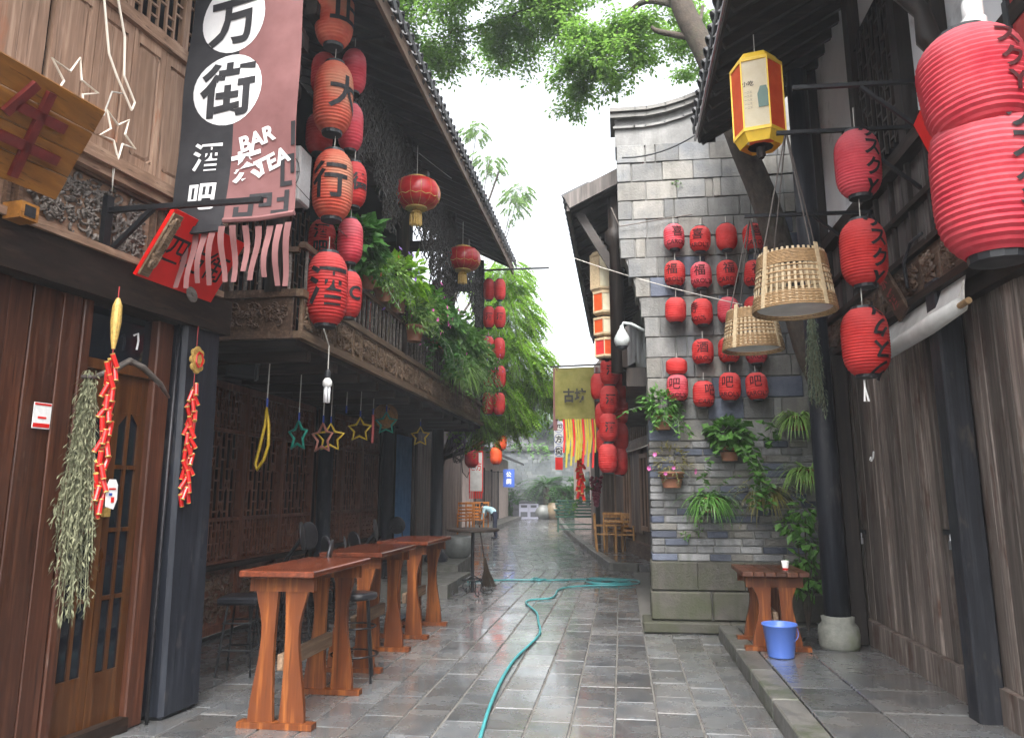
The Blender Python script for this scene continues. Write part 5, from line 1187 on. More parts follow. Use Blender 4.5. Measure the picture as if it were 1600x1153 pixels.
hp = [(738, 1200), (752, 1150), (766, 1105), (785, 1062), (806, 1030), (836, 1001), (844, 988), (841, 972), (838, 958), (823, 945), (824, 940), (835, 938), (860, 936), (868, 930), (872, 923), (885, 919), (905, 917), (930, 916), (965, 916), (992, 914), (999, 911), (992, 908), (960, 906), (925, 905), (915, 909), (930, 914), (962, 914), (985, 912), (975, 909), (940, 908), (922, 911), (945, 913), (968, 910), (930, 906), (880, 907), (850, 907), (838, 904), (830, 906), (842, 908), (853, 906), (835, 907), (800, 907), (760, 908), (725, 910)]
pts = [atz(*q) + Vector((0, 0, .016)) for q in hp]
sm = []
for i in range(len(pts) - 1):
    p0, p1, p2, p3 = pts[max(i - 1, 0)], pts[i], pts[i + 1], pts[min(i + 2, len(pts) - 1)]
    for k in range(5):
        t = k / 5; sm.append(.5 * ((2 * p1) + (p2 - p0) * t + (2 * p0 - 5 * p1 + 4 * p2 - p3) * t * t + (3 * p1 - p0 - 3 * p2 + p3) * t ** 3) + Vector((0, 0, .008 if 85 < i * 5 < 155 else 0)))
m_ = MB(); m_.tube(sm, .014, 7); tag(m_.build('garden_hose', M['hose'], smooth=True), 'teal garden hose snaking over the wet paving with a coil at the kerb', 'hose')
c = atz(1225, 1030, .13); bk = thing('bucket', 'bright blue plastic bucket on the wet step', 'bucket', (c.x, c.y + .12, .13)); bk.scale = (.9, .9, .9)
m_ = MB(); m_.lathe([(.0, .005), (.125, .0), (.13, .012), (.168, .3), (.178, .305), (.178, .325), (.17, .325), (.163, .31), (.122, .02), (0, .018)], 30, caps=False); m_.build('pail', M['bucket'], bk, True)
m_ = MB(); m_.tube([(.178 * math.cos(a), .178 * math.sin(a) - 0, .31 - .14 * abs(math.sin(a - .3)) ** .8) for a in [(-.9 + k * .25) for k in range(13)]], .005, 6); m_.build('handle', M['bucket'], bk)
# ---------------------------------------------------------------- hangings under the balcony
XH = -3.5
def hang(px, ytop, ybot, col, label, kind):
    p = atx(px, ybot, XH); o = thing('hanging_star' if kind == 'star' else 'hanging_loop', label, 'ornament', p, RD.uniform(-.4, .4), 'ornaments strung under the balcony')
    m_ = MB(); m_.tube([(0, 0, .05), (.005, 0, 2.97 - p.z)], .006, 5); m_.build('string', M['cord'], o)
    m_ = MB(); m_.tube([(0, 0, .0), (0, 0, .09)], .011, 6); m_.build('tie', M['blue_tie'], o)
    return o, p
for (px, yc, r, col, nm) in ((467, 673, .165, 'star_green', 'green'), (505, 678, .18, 'star_pink', 'pale pink'), (517, 678, .17, 'star_yellow', 'larger yellow'), (563, 668, .165, 'star_yellow', 'smaller yellow'), (604, 660, .17, 'star_green', 'blue-green half hidden'), (657, 683, .17, 'star_yellow', 'far yellow')):
    o, p = hang(px, 560, yc - r * 95, col, '%s tinsel star hanging under the balcony' % nm, 'star')
    m_ = MB(); sp = star_pts(r, 5, .52); m_.tube([(a, .01 * math.sin(k * 2), b_ - r) for k, (a, b_) in enumerate(sp)], .017, 6, True); s_ = m_.build('tinsel', M[col], o, True)
    o.rotation_euler.z = rad(RD.uniform(-35, 25))
o, p = hang(417, 530, 636, 'star_yellow', 'long yellow tinsel loop hanging under the balcony near the post', 'loop')
m_ = MB(); m_.tube([(.0, 0, 0), (.035, 0, -.18), (.045, 0, -.38), (.0, 0, -.52), (-.075, 0, -.62), (-.1, 0, -.56), (-.06, 0, -.4), (-.01, 0, -.18)], .016, 6, True); m_.build('tinsel', M['star_yellow'], o, True)
o, p = hang(583, 600, 648, 'star_red', 'red and white tinsel stick hanging under the balcony', 'loop'); m_ = MB(); m_.tube([(0, 0, 0), (.005, 0, -.2), (0, 0, -.4)], .02, 6); m_.build('tinsel', M['star_red'], o)
o, p = hang(541, 577, 645, 'cord', 'bare pale string hanging under the balcony', 'loop')
# rattan ball lamp, conical woven hat, speaker, bulb
p = atx(602, 650, -3.6); rbl = thing('rattan_ball', 'orange brown rattan ball lamp hanging under the balcony', 'lamp', p); m_ = MB(); r_ = random.Random(4)
for k in range(46):
    ax = Vector((r_.uniform(-1, 1), r_.uniform(-1, 1), r_.uniform(-1, 1))).normalized(); u = ax.orthogonal().normalized(); v = ax.cross(u); m_.tube([(u * math.cos(t * .45) + v * math.sin(t * .45)) * .19 for t in range(14)], .006, 3, True)
m_.build('weave', M['bench_wood'], rbl); m_ = MB(); m_.tube([(0, 0, .18), (0, 0, 2.97 - p.z)], .005, 5); m_.build('cord', M['cord'], rbl)
p = atx(645, 652, -3.7); ht = thing('conical_hat', 'dark woven conical hat hanging under the far balcony', 'hat', p, .4); m_ = MB()
for k in range(14): q = .28 * (k + 1) / 14; m_.tube([(q * math.cos(a * .35), .0 + (.14 - q * .5) * -1, q * math.sin(a * .35)) for a in range(18)], .013, 4, True)
m_.build('weave', M['wood_dark_x'], ht); m_ = MB(); m_.tube([(0, 0, .28), (0, 0, 2.97 - p.z)], .005, 5); m_.build('cord', M['cord'], ht)
p = aty(383, 560, 7.9); spk = thing('loudspeaker', 'black box loudspeaker hung under the balcony by the post', 'loudspeaker', p, rad(20)); m_ = MB(); s_ = bevbox(.32, .26, .46, .02, M['black']); obj('cabinet', s_, spk, (0, 0, 0), (rad(8), rad(6), 0))
m_ = MB(); m_.box((0, -.135, 0), (.27, .012, .4), (rad(8), rad(6), 0)); m_.build('grille', M['iron'], spk); m_ = MB(); m_.bar((0, .1, .2), (0, .2, 2.97 - p.z), .03); m_.build('mount', M['iron'], spk)
p = aty(511, 610, 7.25); lb = thing('hanging_bulb', 'white compact fluorescent bulb hanging off the balcony edge', 'bulb', p)
m_ = MB()
for k in range(4): a = k * math.pi / 2; m_.tube([(.022 * math.cos(a), .022 * math.sin(a), .04), (.022 * math.cos(a), .022 * math.sin(a), -.12)], .012, 6)
m_.build('tube', M['bulb_white'], lb, True); m_ = MB(); m_.lathe([(.03, .03), (.046, .05), (.046, .09), (.025, .12)], 14); m_.build('ballast', M['white'], lb, True); m_ = MB(); m_.lathe([(.02, .12), (.03, .13), (.03, .18), (.01, .21)], 12); m_.build('socket', M['black'], lb); m_ = MB(); m_.tube([(0, 0, .2), (0, .0, .44), (.0, -.16, .58)], .006, 5); m_.build('cord', M['cord'], lb)
# blue drape, fan unit, red strip on the upper wall
cv = MB(); vs = []
for i in range(41):
    t = i / 40; y = 15.2 + 1.15 * t; x = -4.42 + .04 * math.sin(t * 50); vs += [(x, y, .3), (x + .01 * math.sin(t * 31), y, 2.75)]
cv.add(vs, [(2 * i, 2 * i + 2, 2 * i + 3, 2 * i + 1) for i in range(40)]); tag(cv.build('blue_curtain', M['cloth_blue'], smooth=True), 'pleated blue curtain in the doorway past the lattice screens', 'curtain')
p = aty(476, 278, 7.5); ac = thing('fan_unit', 'white air conditioner fan unit behind the banner', 'air conditioner', Vector((-3.62, 7.5, p.z)), rad(0)); s_ = bevbox(.7, .3, .62, .02, M['white']); obj('casing', s_, ac); m_ = MB()
for k in range(1, 7): m_.tube([(.045 * k * math.cos(a * .35) + .08, -.16, .045 * k * math.sin(a * .35)) for a in range(18)], .004, 4, True)
for k in range(4): a = k * math.pi / 4; m_.bar((.08 - .27 * math.cos(a), -.165, -.27 * math.sin(a)), (.08 + .27 * math.cos(a), -.165, .27 * math.sin(a)), .008)
m_.build('grille', M['iron_grey'], ac); m_ = MB(); m_.bar((-.3, 0, -.33), (-.95, 0, -.33), .05); m_.bar((.3, .1, -.33), (-.95, .1, -.33), .05); m_.build('wall_mount', M['iron'], ac)
p = aty(584, 365, 13.6); cs = thing('couplet_strip', 'red paper couplet strip on the wall behind the balcony', 'couplet', Vector((-4.55, 13.6, 5.1))); m_ = MB(); m_.box((0, 0, 0), (.02, .26, 1.4)); m_.build('paper', M['red'], cs); t_ = MB()
for i, ch in enumerate('福满人间'): flat_text(t_, ch, .2, Matrix(((0, 0, 1, .013), (1, 0, 0, 0), (0, 1, 0, .5 - i * .33), (0, 0, 0, 1))), .02)
t_.build('lettering', M['ink'], cs)
# bead curtains under the eave
def beads(pa, pb, n, lmin, lmax, label, seed):
    r = random.Random(seed); o = thing('bead_curtain', label, 'curtain', pa, 0, 'dark strings of beads under the eave'); m_ = MB()
    for i in range(n):
        t = i / n; q = (pb - pa) * t; x, y = q.x + r.uniform(-.05, .05), q.y; l = (lmin + (lmax - lmin) * (.5 + .5 * math.sin(t * 9 + seed))) * r.uniform(.8, 1.1); z = 0; pts = []; rr = []
        k = 0
        while z > -l: pts.append((x + .02 * math.sin(k * .8 + i), y + r.uniform(-.008, .008), z)); rr.append(.011 if k % 2 else .004); z -= .03; k += 1
        m_.tube(pts, rr, 4)
    m_.build('bead_strings', M['bead'], o)
    m_ = MB(); m_.bar((0, 0, .01), pb - pa + Vector((0, 0, .01)), .03); m_.build('rail', M['wood_dark_y'], o)
beads(Vector((-2.95, 7.9, 6.55)), Vector((-2.95, 10.4, 6.55)), 170, .9, 1.5, 'dark bead curtain under the eave behind the big lanterns', 2)
beads(Vector((-2.95, 10.8, 6.5)), Vector((-2.95, 16.6, 6.5)), 260, 1.0, 1.9, 'dark bead curtain under the far half of the eave', 5)
# right-hand house fittings
rw = thing('rolled_awning', 'rolled white canvas awning lashed under the carved band', 'awning', atx(1500, 478, 2.2)); a_, b_ = Vector((0, 0, 0)), atx(1372, 560, 2.2) - atx(1500, 478, 2.2)
m_ = MB(); m_.tube([a_, a_.lerp(b_, .3), a_.lerp(b_, .7), b_], [.05, .065, .06, .055], 10); m_.build('roll', M['canvas'], rw, True); m_ = MB(); m_.add([a_ + Vector((.02, 0, .03)), b_ + Vector((.02, 0, .03)), b_ + Vector((.1, 0, .26)), a_ + Vector((.1, .1, .24))], [(0, 1, 2, 3)]); m_.build('canvas_sheet', M['canvas'], rw)
m_ = MB(); m_.tube([a_ - (b_ - a_) * .08, a_ + (b_ - a_) * .02], .022, 8); m_.build('pole', M['bamboo'], rw); m_ = MB(); m_.tube([a_ + Vector((0, 0, .06)), a_ + Vector((.03, -.02, .16)), a_ + Vector((.0, -.06, .0))], .006, 5); m_.build('lashing', M['cord'], rw)
hs_ = thing('hanging_plaque', 'tilted wooden plaque with red characters hung beside the lantern string', 'plaque', atx(1390, 452, 2.18)); hs_.rotation_euler = (rad(-14), rad(-18), 0); obj('board', bevbox(.03, .26, .5, .006, M['carve_brown']), hs_); t_ = MB()
for i, ch in enumerate('茶酒'): flat_text(t_, ch, .16, Matrix(((0, 0, -1, -.019), (-1, 0, 0, 0), (0, 1, 0, .1 - i * .19), (0, 0, 0, 1))), .02)
t_.build('lettering', M['red_dark'], hs_)
rsg = thing('red_shop_sign', 'red shop sign with black edge on the white plaster, cut by the frame', 'sign', (2.3, 3.5, 3.72)); obj('board', bevbox(.06, 1.35, .62, .01, M['red_dark']), rsg, (0, .2, .35)); m_ = MB(); m_.span((-.05, -.5, .66), (.03, .9, .71)); m_.span((-.05, .87, .03), (.03, .92, .66)); m_.build('edge', M['black'], rsg)
m_ = MB(); m_.lathe([(.13, 0), (.13, .008)], 20, M=Matrix.Translation((-.032, .55, .3)) @ Matrix.Rotation(-math.pi / 2, 4, 'Y')); m_.build('painted_disc', M['canvas'], rsg); t_ = MB(); flat_text(t_, '川', .18, Matrix(((0, 0, -1, -.042), (-1, 0, 0, .55), (0, 1, 0, .3), (0, 0, 0, 1))), .04); t_.build('lettering', M['paper_orange'], rsg)
sm_ = thing('small_red_board', 'small red board on the upper planks behind the huge lanterns', 'board', atx(1460, 210, 2.15)); obj('board', bevbox(.03, .3, .42, .006, M['red']), sm_, (0, 0, 0), (rad(-12), rad(-14), 0))
for (px, py, nm) in ((1348, 830, 'left hand plank door'), (1490, 832, 'plank door near the black post')):
    p = atx(px, py, 2.42); lt = thing('door_latch', 'black iron latch on the %s' % nm, 'latch', p, 0, 'door latches'); m_ = MB(); m_.box((-.015, 0, 0), (.02, .26, .04)); m_.build('bolt', M['iron'], lt); m_ = MB(); m_.tube([(-.03, -.06, -.01), (-.035, -.06, -.06), (-.035, -.02, -.06), (-.03, -.02, -.01)], .007, 5); m_.box((-.035, -.04, -.09), (.025, .06, .06)); m_.build('padlock', M['steel'], lt)
p = atx(1365, 715, 2.4); hk = MB(); hk.tube([p + Vector(v) for v in ((0, -.02, .06), (-.01, -.02, .0), (-.02, .0, -.03), (-.02, .04, -.02), (-.01, .045, .01))], .009, 6); tag(hk.build('wall_hook', M['white']), 'white plastic hook on the plank wall', 'hook')
cbw = MB(); cbw.tube([atx(1418, 450, 2.22), atx(1412, 410, 2.25), atx(1422, 380, 2.25), atx(1440, 365, 2.28)], .014, 6); tag(cbw.build('wall_cable', M['iron_grey'], smooth=True), 'grey cable curling over the carved band of the plank house', 'cable')
# wires, conduit, CCTV
cc = thing('security_camera', 'white dome security camera on an arm at the brick wall corner', 'camera', aty(972, 528, 10.0)); cc.scale = (.82, .82, .82); m_ = MB(); m_.lathe([(.05, -.16), (.1, -.13), (.125, -.06), (.12, 0), (.07, .1), (.035, .16), (.03, .2)], 18); m_.build('housing', M['cctv_white'], cc, True); m_ = MB(); m_.lathe([(.02, -.2), (.075, -.17), (.1, -.12)], 16); m_.build('dome', M['black'], cc, True); m_ = MB(); m_.tube([(0, 0, .18), (.03, 0, .24), (.15, 0, .22), (.36, 0, .1)], .025, 8); m_.build('arm', M['cctv_white'], cc, True)
cd_ = MB(); cd_.tube([aty(955, 325, 9.8), aty(968, 354, 9.8), aty(1082, 335, 9.8)], .008, 6); tag(cd_.build('conduit', M['carve_grey']), 'thin pale conduit across the top of the brick wall', 'conduit')
def wire(a, b_, sag, r, label, mat='cord'):
    m_ = MB(); m_.tube([a.lerp(b_, t / 12) + Vector((0, 0, -4 * sag * (t / 12) * (1 - t / 12))) for t in range(13)], r, 5); tag(m_.build('overhead_wire', M[mat]), label, 'wire', 'overhead wires')
wire(aty(893, 402, 10.6), aty(1160, 476, 8.9), .04, .005, 'pale wire running from the low eave to the plank house')
wire(aty(972, 247, 9.72), aty(1086, 212, 9.72), .08, .011, 'black cable sagging across the top of the brick wall', 'black')
wire(aty(655, 240, 10.4), aty(790, 335, 16.6), .05, .006, 'white cable strung along the eave columns of the balcony house')
wire(aty(975, 706, 12.6), aty(1019, 692, 10.2), .02, .007, 'blue-white rope tied to the brick wall corner')
wire(aty(430, 250, 7.0), aty(560, 385, 7.6), .05, .004, 'thin wire by the banner and big lanterns', 'cord_dark')
# ---------------------------------------------------------------- potted plants
def blossom(mb, p, n_, r, rnd):
    n_ = n_.normalized(); u = n_.orthogonal().normalized(); v = n_.cross(u); vs = [p - n_ * r * .3]; fs = []
    for k in range(10): a = k * .628; q = r * (1 if k % 2 else .72); vs.append(p + (u * math.cos(a) + v * math.sin(a)) * q + n_ * r * .12)
    for k in range(10): fs.append((0, 1 + k, 1 + (k + 1) % 10))
    mb.add(vs, fs)
def bush(mb, c, rx, ry, rz, n, L_, W_, rnd, droop=.3, shell=.55):
    for i in range(n):
        d = Vector((rnd.gauss(0, 1), rnd.gauss(0, 1), rnd.gauss(0, 1))).normalized(); q = shell + (1 - shell) * rnd.random()
        lump = 1 + .22 * math.sin(d.x * 5 + c.x * 7) * math.sin(d.z * 6 + c.y * 3)
        p = c + Vector((d.x * rx, d.y * ry, d.z * rz)) * q * lump
        dd = d + Vector((rnd.uniform(-.6, .6), rnd.uniform(-.6, .6), rnd.uniform(-.6, .3) - droop)); mb.leaf(p, dd, d + Vector((rnd.uniform(-.5, .5), rnd.uniform(-.5, .5), .6)), L_ * rnd.uniform(.6, 1.2), W_ * rnd.uniform(.7, 1.2))
def trail(mb, st_, p, d, L_, rnd, leaf=(.07, .05), step=.035, droop=1.0):
    q = Vector(p); dd = Vector(d).normalized(); pts = [q.copy()]; n = int(L_ / step)
    for i in range(n):
        dd = (dd + Vector((rnd.uniform(-.25, .25), rnd.uniform(-.25, .25), -.12 * droop + rnd.uniform(-.1, .1)))).normalized(); q = q + dd * step; pts.append(q.copy())
        a = rnd.uniform(0, 6.3); mb.leaf(q, Vector((math.cos(a), math.sin(a), -.5)), Vector((rnd.uniform(-.4, .4), rnd.uniform(-.4, .4), 1)), leaf[0] * rnd.uniform(.6, 1.2), leaf[1] * rnd.uniform(.7, 1.2))
    st_.tube(pts, .003, 3)
def pot_of(o, r, h, mat='terracotta', z0=0):
    m_ = MB(); m_.lathe([(r * .68, z0), (r * .95, z0 + h * .86), (r * 1.05, z0 + h * .86), (r * 1.05, z0 + h), (r * .92, z0 + h), (r * .85, z0 + h * .8)], 18, caps=False); m_.lathe([(0, z0 + h * .82), (r * .88, z0 + h * .82)], 18, caps=False); m_.build('pot', M[mat], o, True)
def plant(loc, label, kind, rnd, pr=.13, ph=.18, leafmat='leaf', n=260, size=1.0, flowers=None, nf=12, out=Vector((0, -1, 0)), trails=0, tl=.6, potmat='terracotta', group='potted plants', bracket=False, leaf=(.07, .045)):
    o = thing('potted_plant', label, 'plant', loc, 0, group); pot_of(o, pr, ph, potmat); m_ = MB(); st_ = MB(); top = Vector((0, 0, ph))
    if kind == 'bush': bush(m_, top + Vector((0, 0, .14 * size)), .24 * size, .24 * size, .2 * size, n, leaf[0] * size, leaf[1] * size, rnd)
    if kind == 'spider':
        for i in range(n):
            a = rnd.uniform(0, 6.3); e = rnd.uniform(.5, 1.5); d = Vector((math.cos(a), math.sin(a), e)); d = d + out * rnd.uniform(0, .5); m_.strap(top + Vector((rnd.uniform(-.05, .05), rnd.uniform(-.05, .05), -.02)), d, rnd.uniform(.28, .55) * size, .022 * size, rnd.uniform(1.6, 3.0), 5)
    for i in range(trails):
        a = rnd.uniform(0, 6.3); d = Vector((math.cos(a) * .8, math.sin(a) * .8, .4)) + out * .9; trail(m_, st_, top + Vector((rnd.uniform(-.06, .06), rnd.uniform(-.06, .06), 0)), d, tl * rnd.uniform(.5, 1.1), rnd, leaf)
    m_.build('foliage', M[leafmat], o)
    if trails: st_.build('stems', M['herb_green'], o)
    if flowers:
        for i in range(nf):
            f_ = MB()
            d = Vector((rnd.gauss(0, 1), rnd.gauss(0, 1), rnd.gauss(0, .8))).normalized(); p = top + Vector((0, 0, .1 * size)) + Vector((d.x * .3, d.y * .3, d.z * .28)) * size + out * .08
            blossom(f_, p, d + out, rnd.uniform(.025, .04), rnd); f_.build('flower', M[flowers], o)
    if bracket: b_ = MB(); b_.tube([(pr * 1.02 * math.cos(k * .4), pr * 1.02 * math.sin(k * .4), ph * .6) for k in range(16)], .006, 5, True); b_.bar((0, pr, ph * .6), (0, pr + .1, ph * .6), .015); b_.build('pot_ring', M['iron'], o)
    return o
rn = random.Random(21); OUT = Vector((1, -.2, 0))
def bal(y, z=4.0, x=-2.98): return Vector((x, y, z))
plant(bal(8.15, 4.0), 'dark leafy pot plant first on the balcony rail, beside the lanterns', 'bush', rn, .13, .18, 'leaf_deep', 630, 1.50, None, 0, OUT, 4, .5, group='plants on the balcony', leaf=(.11, .085))
plant(bal(8.75, 3.98), 'coral petunia pot spilling over the balcony rail below the lanterns', 'bush', rn, .12, .16, 'leaf', 360, 1.20, 'petal_red', 13, OUT, 10, .8, group='plants on the balcony', leaf=(.06, .035))
plant(bal(9.45, 4.0), 'bushy balcony pot plant dotted with violet flowers', 'bush', rn, .13, .18, 'leaf_pale', 570, 1.44, 'petal_violet', 9, OUT, 8, .6, group='plants on the balcony', leaf=(.06, .03))
plant(bal(10.1, 4.0), 'yellow-green leafy balcony plant standing taller than its neighbours', 'bush', rn, .13, .3, 'leaf_bright', 510, 1.56, None, 0, OUT, 3, .5, group='plants on the balcony', leaf=(.1, .05))
plant(bal(10.65, 3.72, -2.9), 'tapered terracotta pot with grassy plant hung outside the balcony rail', 'bush', rn, .16, .22, 'leaf_pale', 570, 1.44, 'petal_pink', 8, OUT, 8, .5, group='plants on the balcony', leaf=(.07, .02))
plant(bal(11.3, 4.0), 'white and pink flowered pot plant in the middle of the balcony', 'bush', rn, .14, .18, 'leaf', 630, 1.62, 'petal_pink', 12, OUT, 10, .7, group='plants on the balcony', leaf=(.07, .05))
plant(bal(12.1, 3.95), 'ivy-like plant with broad glossy leaves trailing from the balcony', 'bush', rn, .14, .18, 'leaf_deep', 660, 1.68, None, 0, OUT, 20, 1.0, group='plants on the balcony', leaf=(.1, .08))
plant(bal(13.0, 3.95), 'pink flowered trailing plant beside the ivy on the balcony', 'bush', rn, .14, .18, 'leaf', 630, 1.80, 'petal_pink', 10, OUT, 18, 1.1, group='plants on the balcony', leaf=(.09, .06))
plant(bal(13.5, 3.6, -2.88), 'wispy grass-like plant hanging below the balcony band', 'spider', rn, .13, .16, 'leaf_pale', 390, 1.56, None, 0, OUT, 16, .9, group='plants on the balcony', leaf=(.07, .018))
plant(bal(14.2, 3.95), 'thick leafy plant with violet flowers near the far balcony end', 'bush', rn, .15, .2, 'leaf', 690, 1.92, 'petal_violet', 14, OUT, 18, 1.0, group='plants on the balcony', leaf=(.09, .06))
plant(bal(15.0, 3.9), 'fine-leaved plant tumbling over the far balcony band', 'bush', rn, .15, .2, 'leaf_pale', 690, 1.92, 'petal_pink', 14, OUT, 20, 1.2, group='plants on the balcony', leaf=(.08, .025))
plant(bal(15.8, 3.9), 'magenta flowered plant at the last bay of the balcony', 'bush', rn, .15, .2, 'leaf', 690, 1.92, 'petal_pink', 30, OUT, 16, 1.0, group='plants on the balcony', leaf=(.08, .05))
p = aty(692, 492, 12.6); ob = thing('orange_silk_lantern', 'orange pleated silk lantern standing among the balcony plants', 'lantern', (-2.98, 12.6, 4.0)); m_ = MB(); vs = []
for j, (r_, z) in enumerate(((.1, .0), (.2, .1), (.26, .28), (.25, .45), (.15, .56), (.24, .66), (.12, .7))):
    for k in range(28): a = 2 * math.pi * k / 28; q = r_ * (1 + (.06 if k % 2 else -.06)); vs.append((q * math.cos(a), q * math.sin(a), z))
m_.add(vs, [(j * 28 + k, j * 28 + (k + 1) % 28, j * 28 + 28 + (k + 1) % 28, j * 28 + 28 + k) for j in range(6) for k in range(28)]); m_.build('silk', M['cloth_orange'], ob)
md = MB(); vs = []
for i in range(25): t = i / 24; a = t * 9; vs += [(-3.2 + .1 * math.sin(a * 2), 12.9 + .55 * t, 4.0), (-3.2 + .05 * math.sin(a * 2), 13.05 + .25 * t, 5.3)]
md.add(vs, [(2 * i, 2 * i + 2, 2 * i + 3, 2 * i + 1) for i in range(24)]); tag(md.build('maroon_drape', M['cloth_maroon'], smooth=True), 'maroon drape tied at a balcony column behind the orange silk', 'drape')
# plants on the brick wall
WO = Vector((0, -1, 0)); wl = lambda px, py: aty(px, py, 9.72)
def wp_(px, py, label, **k):
    p = wl(px, py); return plant(Vector((p.x, 9.7, p.z)), label, k.pop('kind', 'bush'), rn, out=WO, group='flowerpots on the brick wall', bracket=True, **k)
wp_(1036, 672, 'ferny wall pot nearest the street corner, upper row', pr=.13, ph=.17, leafmat='leaf_wall', n=380, size=.95, trails=12, tl=.5, leaf=(.1, .045))
wp_(1247, 672, 'spider plant in the upper wall pot beside the round post', kind='spider', pr=.13, ph=.16, leafmat='leaf_pale', n=170, size=1.0)
wp_(1140, 720, 'lush glossy ivy pot trailing down the middle of the brick wall', pr=.13, ph=.18, leafmat='leaf_wall', n=400, size=.95, trails=8, tl=1.1, leaf=(.12, .095))
wp_(1050, 762, 'terracotta wall pot with pink flowers near the street corner', pr=.15, ph=.19, leafmat='leaf_dry', n=260, size=1.0, flowers='petal_pink', nf=6, trails=6, tl=.4, leaf=(.06, .02))
wp_(1108, 800, 'big grassy spider plant low on the brick wall', kind='spider', pr=.14, ph=.17, leafmat='leaf_wall', n=220, size=1.0, trails=5, tl=.6)
wp_(1198, 790, 'straggly olive brown wall plant below the ivy', kind='spider', pr=.12, ph=.16, leafmat='leaf_dry', n=140, size=1.0, trails=12, tl=.7, leaf=(.05, .02))
wp_(1262, 755, 'striped spider plant half hidden by the round post', kind='spider', pr=.14, ph=.16, leafmat='leaf_pale', n=150, size=1.05)
# broad leaved shrub by the table and small wall weeds
sh_ = thing('broadleaf_shrub', 'bright green broad leaved shrub between the table and the round post', 'shrub', (1.98, 9.35, .1)); m_ = MB(); st_ = MB()
for k, (x, y, z) in enumerate(((.05, 0, 1.3), (-.06, .02, 1.12), (.1, -.05, .95), (.0, 0, .75), (-.05, .03, .5), (.12, 0, .55))):
    st_.tube([(0, 0, 0), (x * .5, y, z * .6), (x, y, z)], .008, 5); bush(m_, Vector((x, y, z)), .17, .14, .11, 46, .12, .085, rn, .5, .3)
m_.build('foliage', M['leaf_wall'], sh_); st_.build('stems', M['bark'], sh_)
for (px, py) in ((1060, 282), (1094, 590 + 240), (1232, 810), (1072, 838), (1228, 822)):
    o = thing('wall_weed', 'tiny green weed in a brick joint, ' + {282: 'highest on the wall', 830: 'below the grassy spider plant', 810: 'below the striped spider plant', 838: 'nearest the street corner', 822: 'lowest by the round post'}[py], 'weed', Vector((wl(px, py).x, 9.855, wl(px, py).z)), 0, 'weeds in the brick joints'); m_ = MB(); bush(m_, Vector((0, -.02, 0)), .06, .03, .05, 26, .04, .022, rn, .2, .2); m_.build('leaves', M['leaf'], o)
# ---------------------------------------------------------------- trees
def limb(mb, pts, r0, r1, n=8):
    k = len(pts) - 1; out = []; rr = []
    for i in range(k):
        p0, p1, p2, p3 = [Vector(pts[j]) for j in (max(i - 1, 0), i, i + 1, min(i + 2, k))]
        for s in range(4):
            t = s / 4; out.append(.5 * ((2 * p1) + (p2 - p0) * t + (2 * p0 - 5 * p1 + 4 * p2 - p3) * t * t + (3 * p1 - p0 - 3 * p2 + p3) * t ** 3))
    out.append(Vector(pts[-1])); m = len(out) - 1
    mb.tube(out, [r0 + (r1 - r0) * i / m for i in range(m + 1)], n); return out
def twigs(mb, lv, p, d, L_, rnd, nleaf, ll, lw, gen=2, spread=.8, r=.012, droop=.1):
    q = Vector(p); dd = Vector(d).normalized(); pts = [q.copy()]; n = 6
    for i in range(n):
        dd = (dd + Vector((rnd.uniform(-.3, .3), rnd.uniform(-.3, .3), rnd.uniform(-.22, .18) - droop * .3))).normalized(); q = q + dd * L_ / n; pts.append(q.copy())
        if gen > 0 and i > 0:
            sd_ = Vector((rnd.uniform(-1, 1), rnd.uniform(-1, 1), rnd.uniform(-.5, .4))) * spread + dd * .6; twigs(mb, lv, q, sd_, L_ * rnd.uniform(.4, .62), rnd, nleaf, ll, lw, gen - 1, spread, r * .55, droop)
        if gen <= 1:
            for _ in range(nleaf):
                a = Vector((rnd.uniform(-1, 1), rnd.uniform(-1, 1), rnd.uniform(-.8, .3))); lv.leaf(q + a * .11, a + Vector((0, 0, -.2)), Vector((rnd.uniform(-.5, .5), rnd.uniform(-.5, .5), 1)), ll * rnd.uniform(.6, 1.2), lw * rnd.uniform(.7, 1.2))
    mb.tube(pts, [max(.002, r * (1 - i / (n + 2))) for i in range(n + 1)], 4)
tr = random.Random(8)
tree = thing('leaning_tree', 'leaning street tree growing in front of the brick wall, crown over the street', 'tree', (2.5, 9.35, 0)); O = Vector((2.5, 9.35, 0))
tk = MB(); w_pts = [Vector((2.52, 9.4, 0)), Vector((2.45, 9.4, 1.6)), Vector((2.36, 9.42, 2.8)), aty(1262, 540, 9.42), aty(1202, 335, 9.42), aty(1160, 230, 9.42), aty(1108, 95, 9.42), aty(1066, 10, 9.42), aty(1040, -90, 9.5), aty(1000, -200, 9.8)]
limb(tk, [p - O for p in w_pts], .19, .13, 12)
br_ = MB(); lv = MB()
def bp(px, py, Y): return aty(px, py, Y) - O
B1 = limb(br_, [bp(1068, 12, 9.42), bp(1010, 2, 9.7), bp(975, 30, 10), bp(952, 70, 10.3), bp(935, 95, 10.6), bp(915, 118, 10.9)], .05, .008, 6)
B2 = limb(br_, [bp(1052, -40, 9.5), bp(960, -60, 10.2), bp(860, 0, 11), bp(770, 35, 11.6), bp(690, 60, 12)], .07, .012, 6)
B3 = limb(br_, [bp(1045, -80, 9.6), bp(930, -150, 10), bp(800, -90, 10.5), bp(700, -40, 10.8), bp(640, 10, 11)], .07, .012, 6)
B4 = limb(br_, [bp(1085, 60, 9.42), bp(1030, 50, 9.5), bp(1018, 42, 9.5)], .05, .02, 6)
B5 = limb(br_, [bp(1090, 60, 9.42), bp(1098, 10, 10.5), bp(1092, 40, 11.5), bp(1080, 110, 12)], .03, .008, 6)
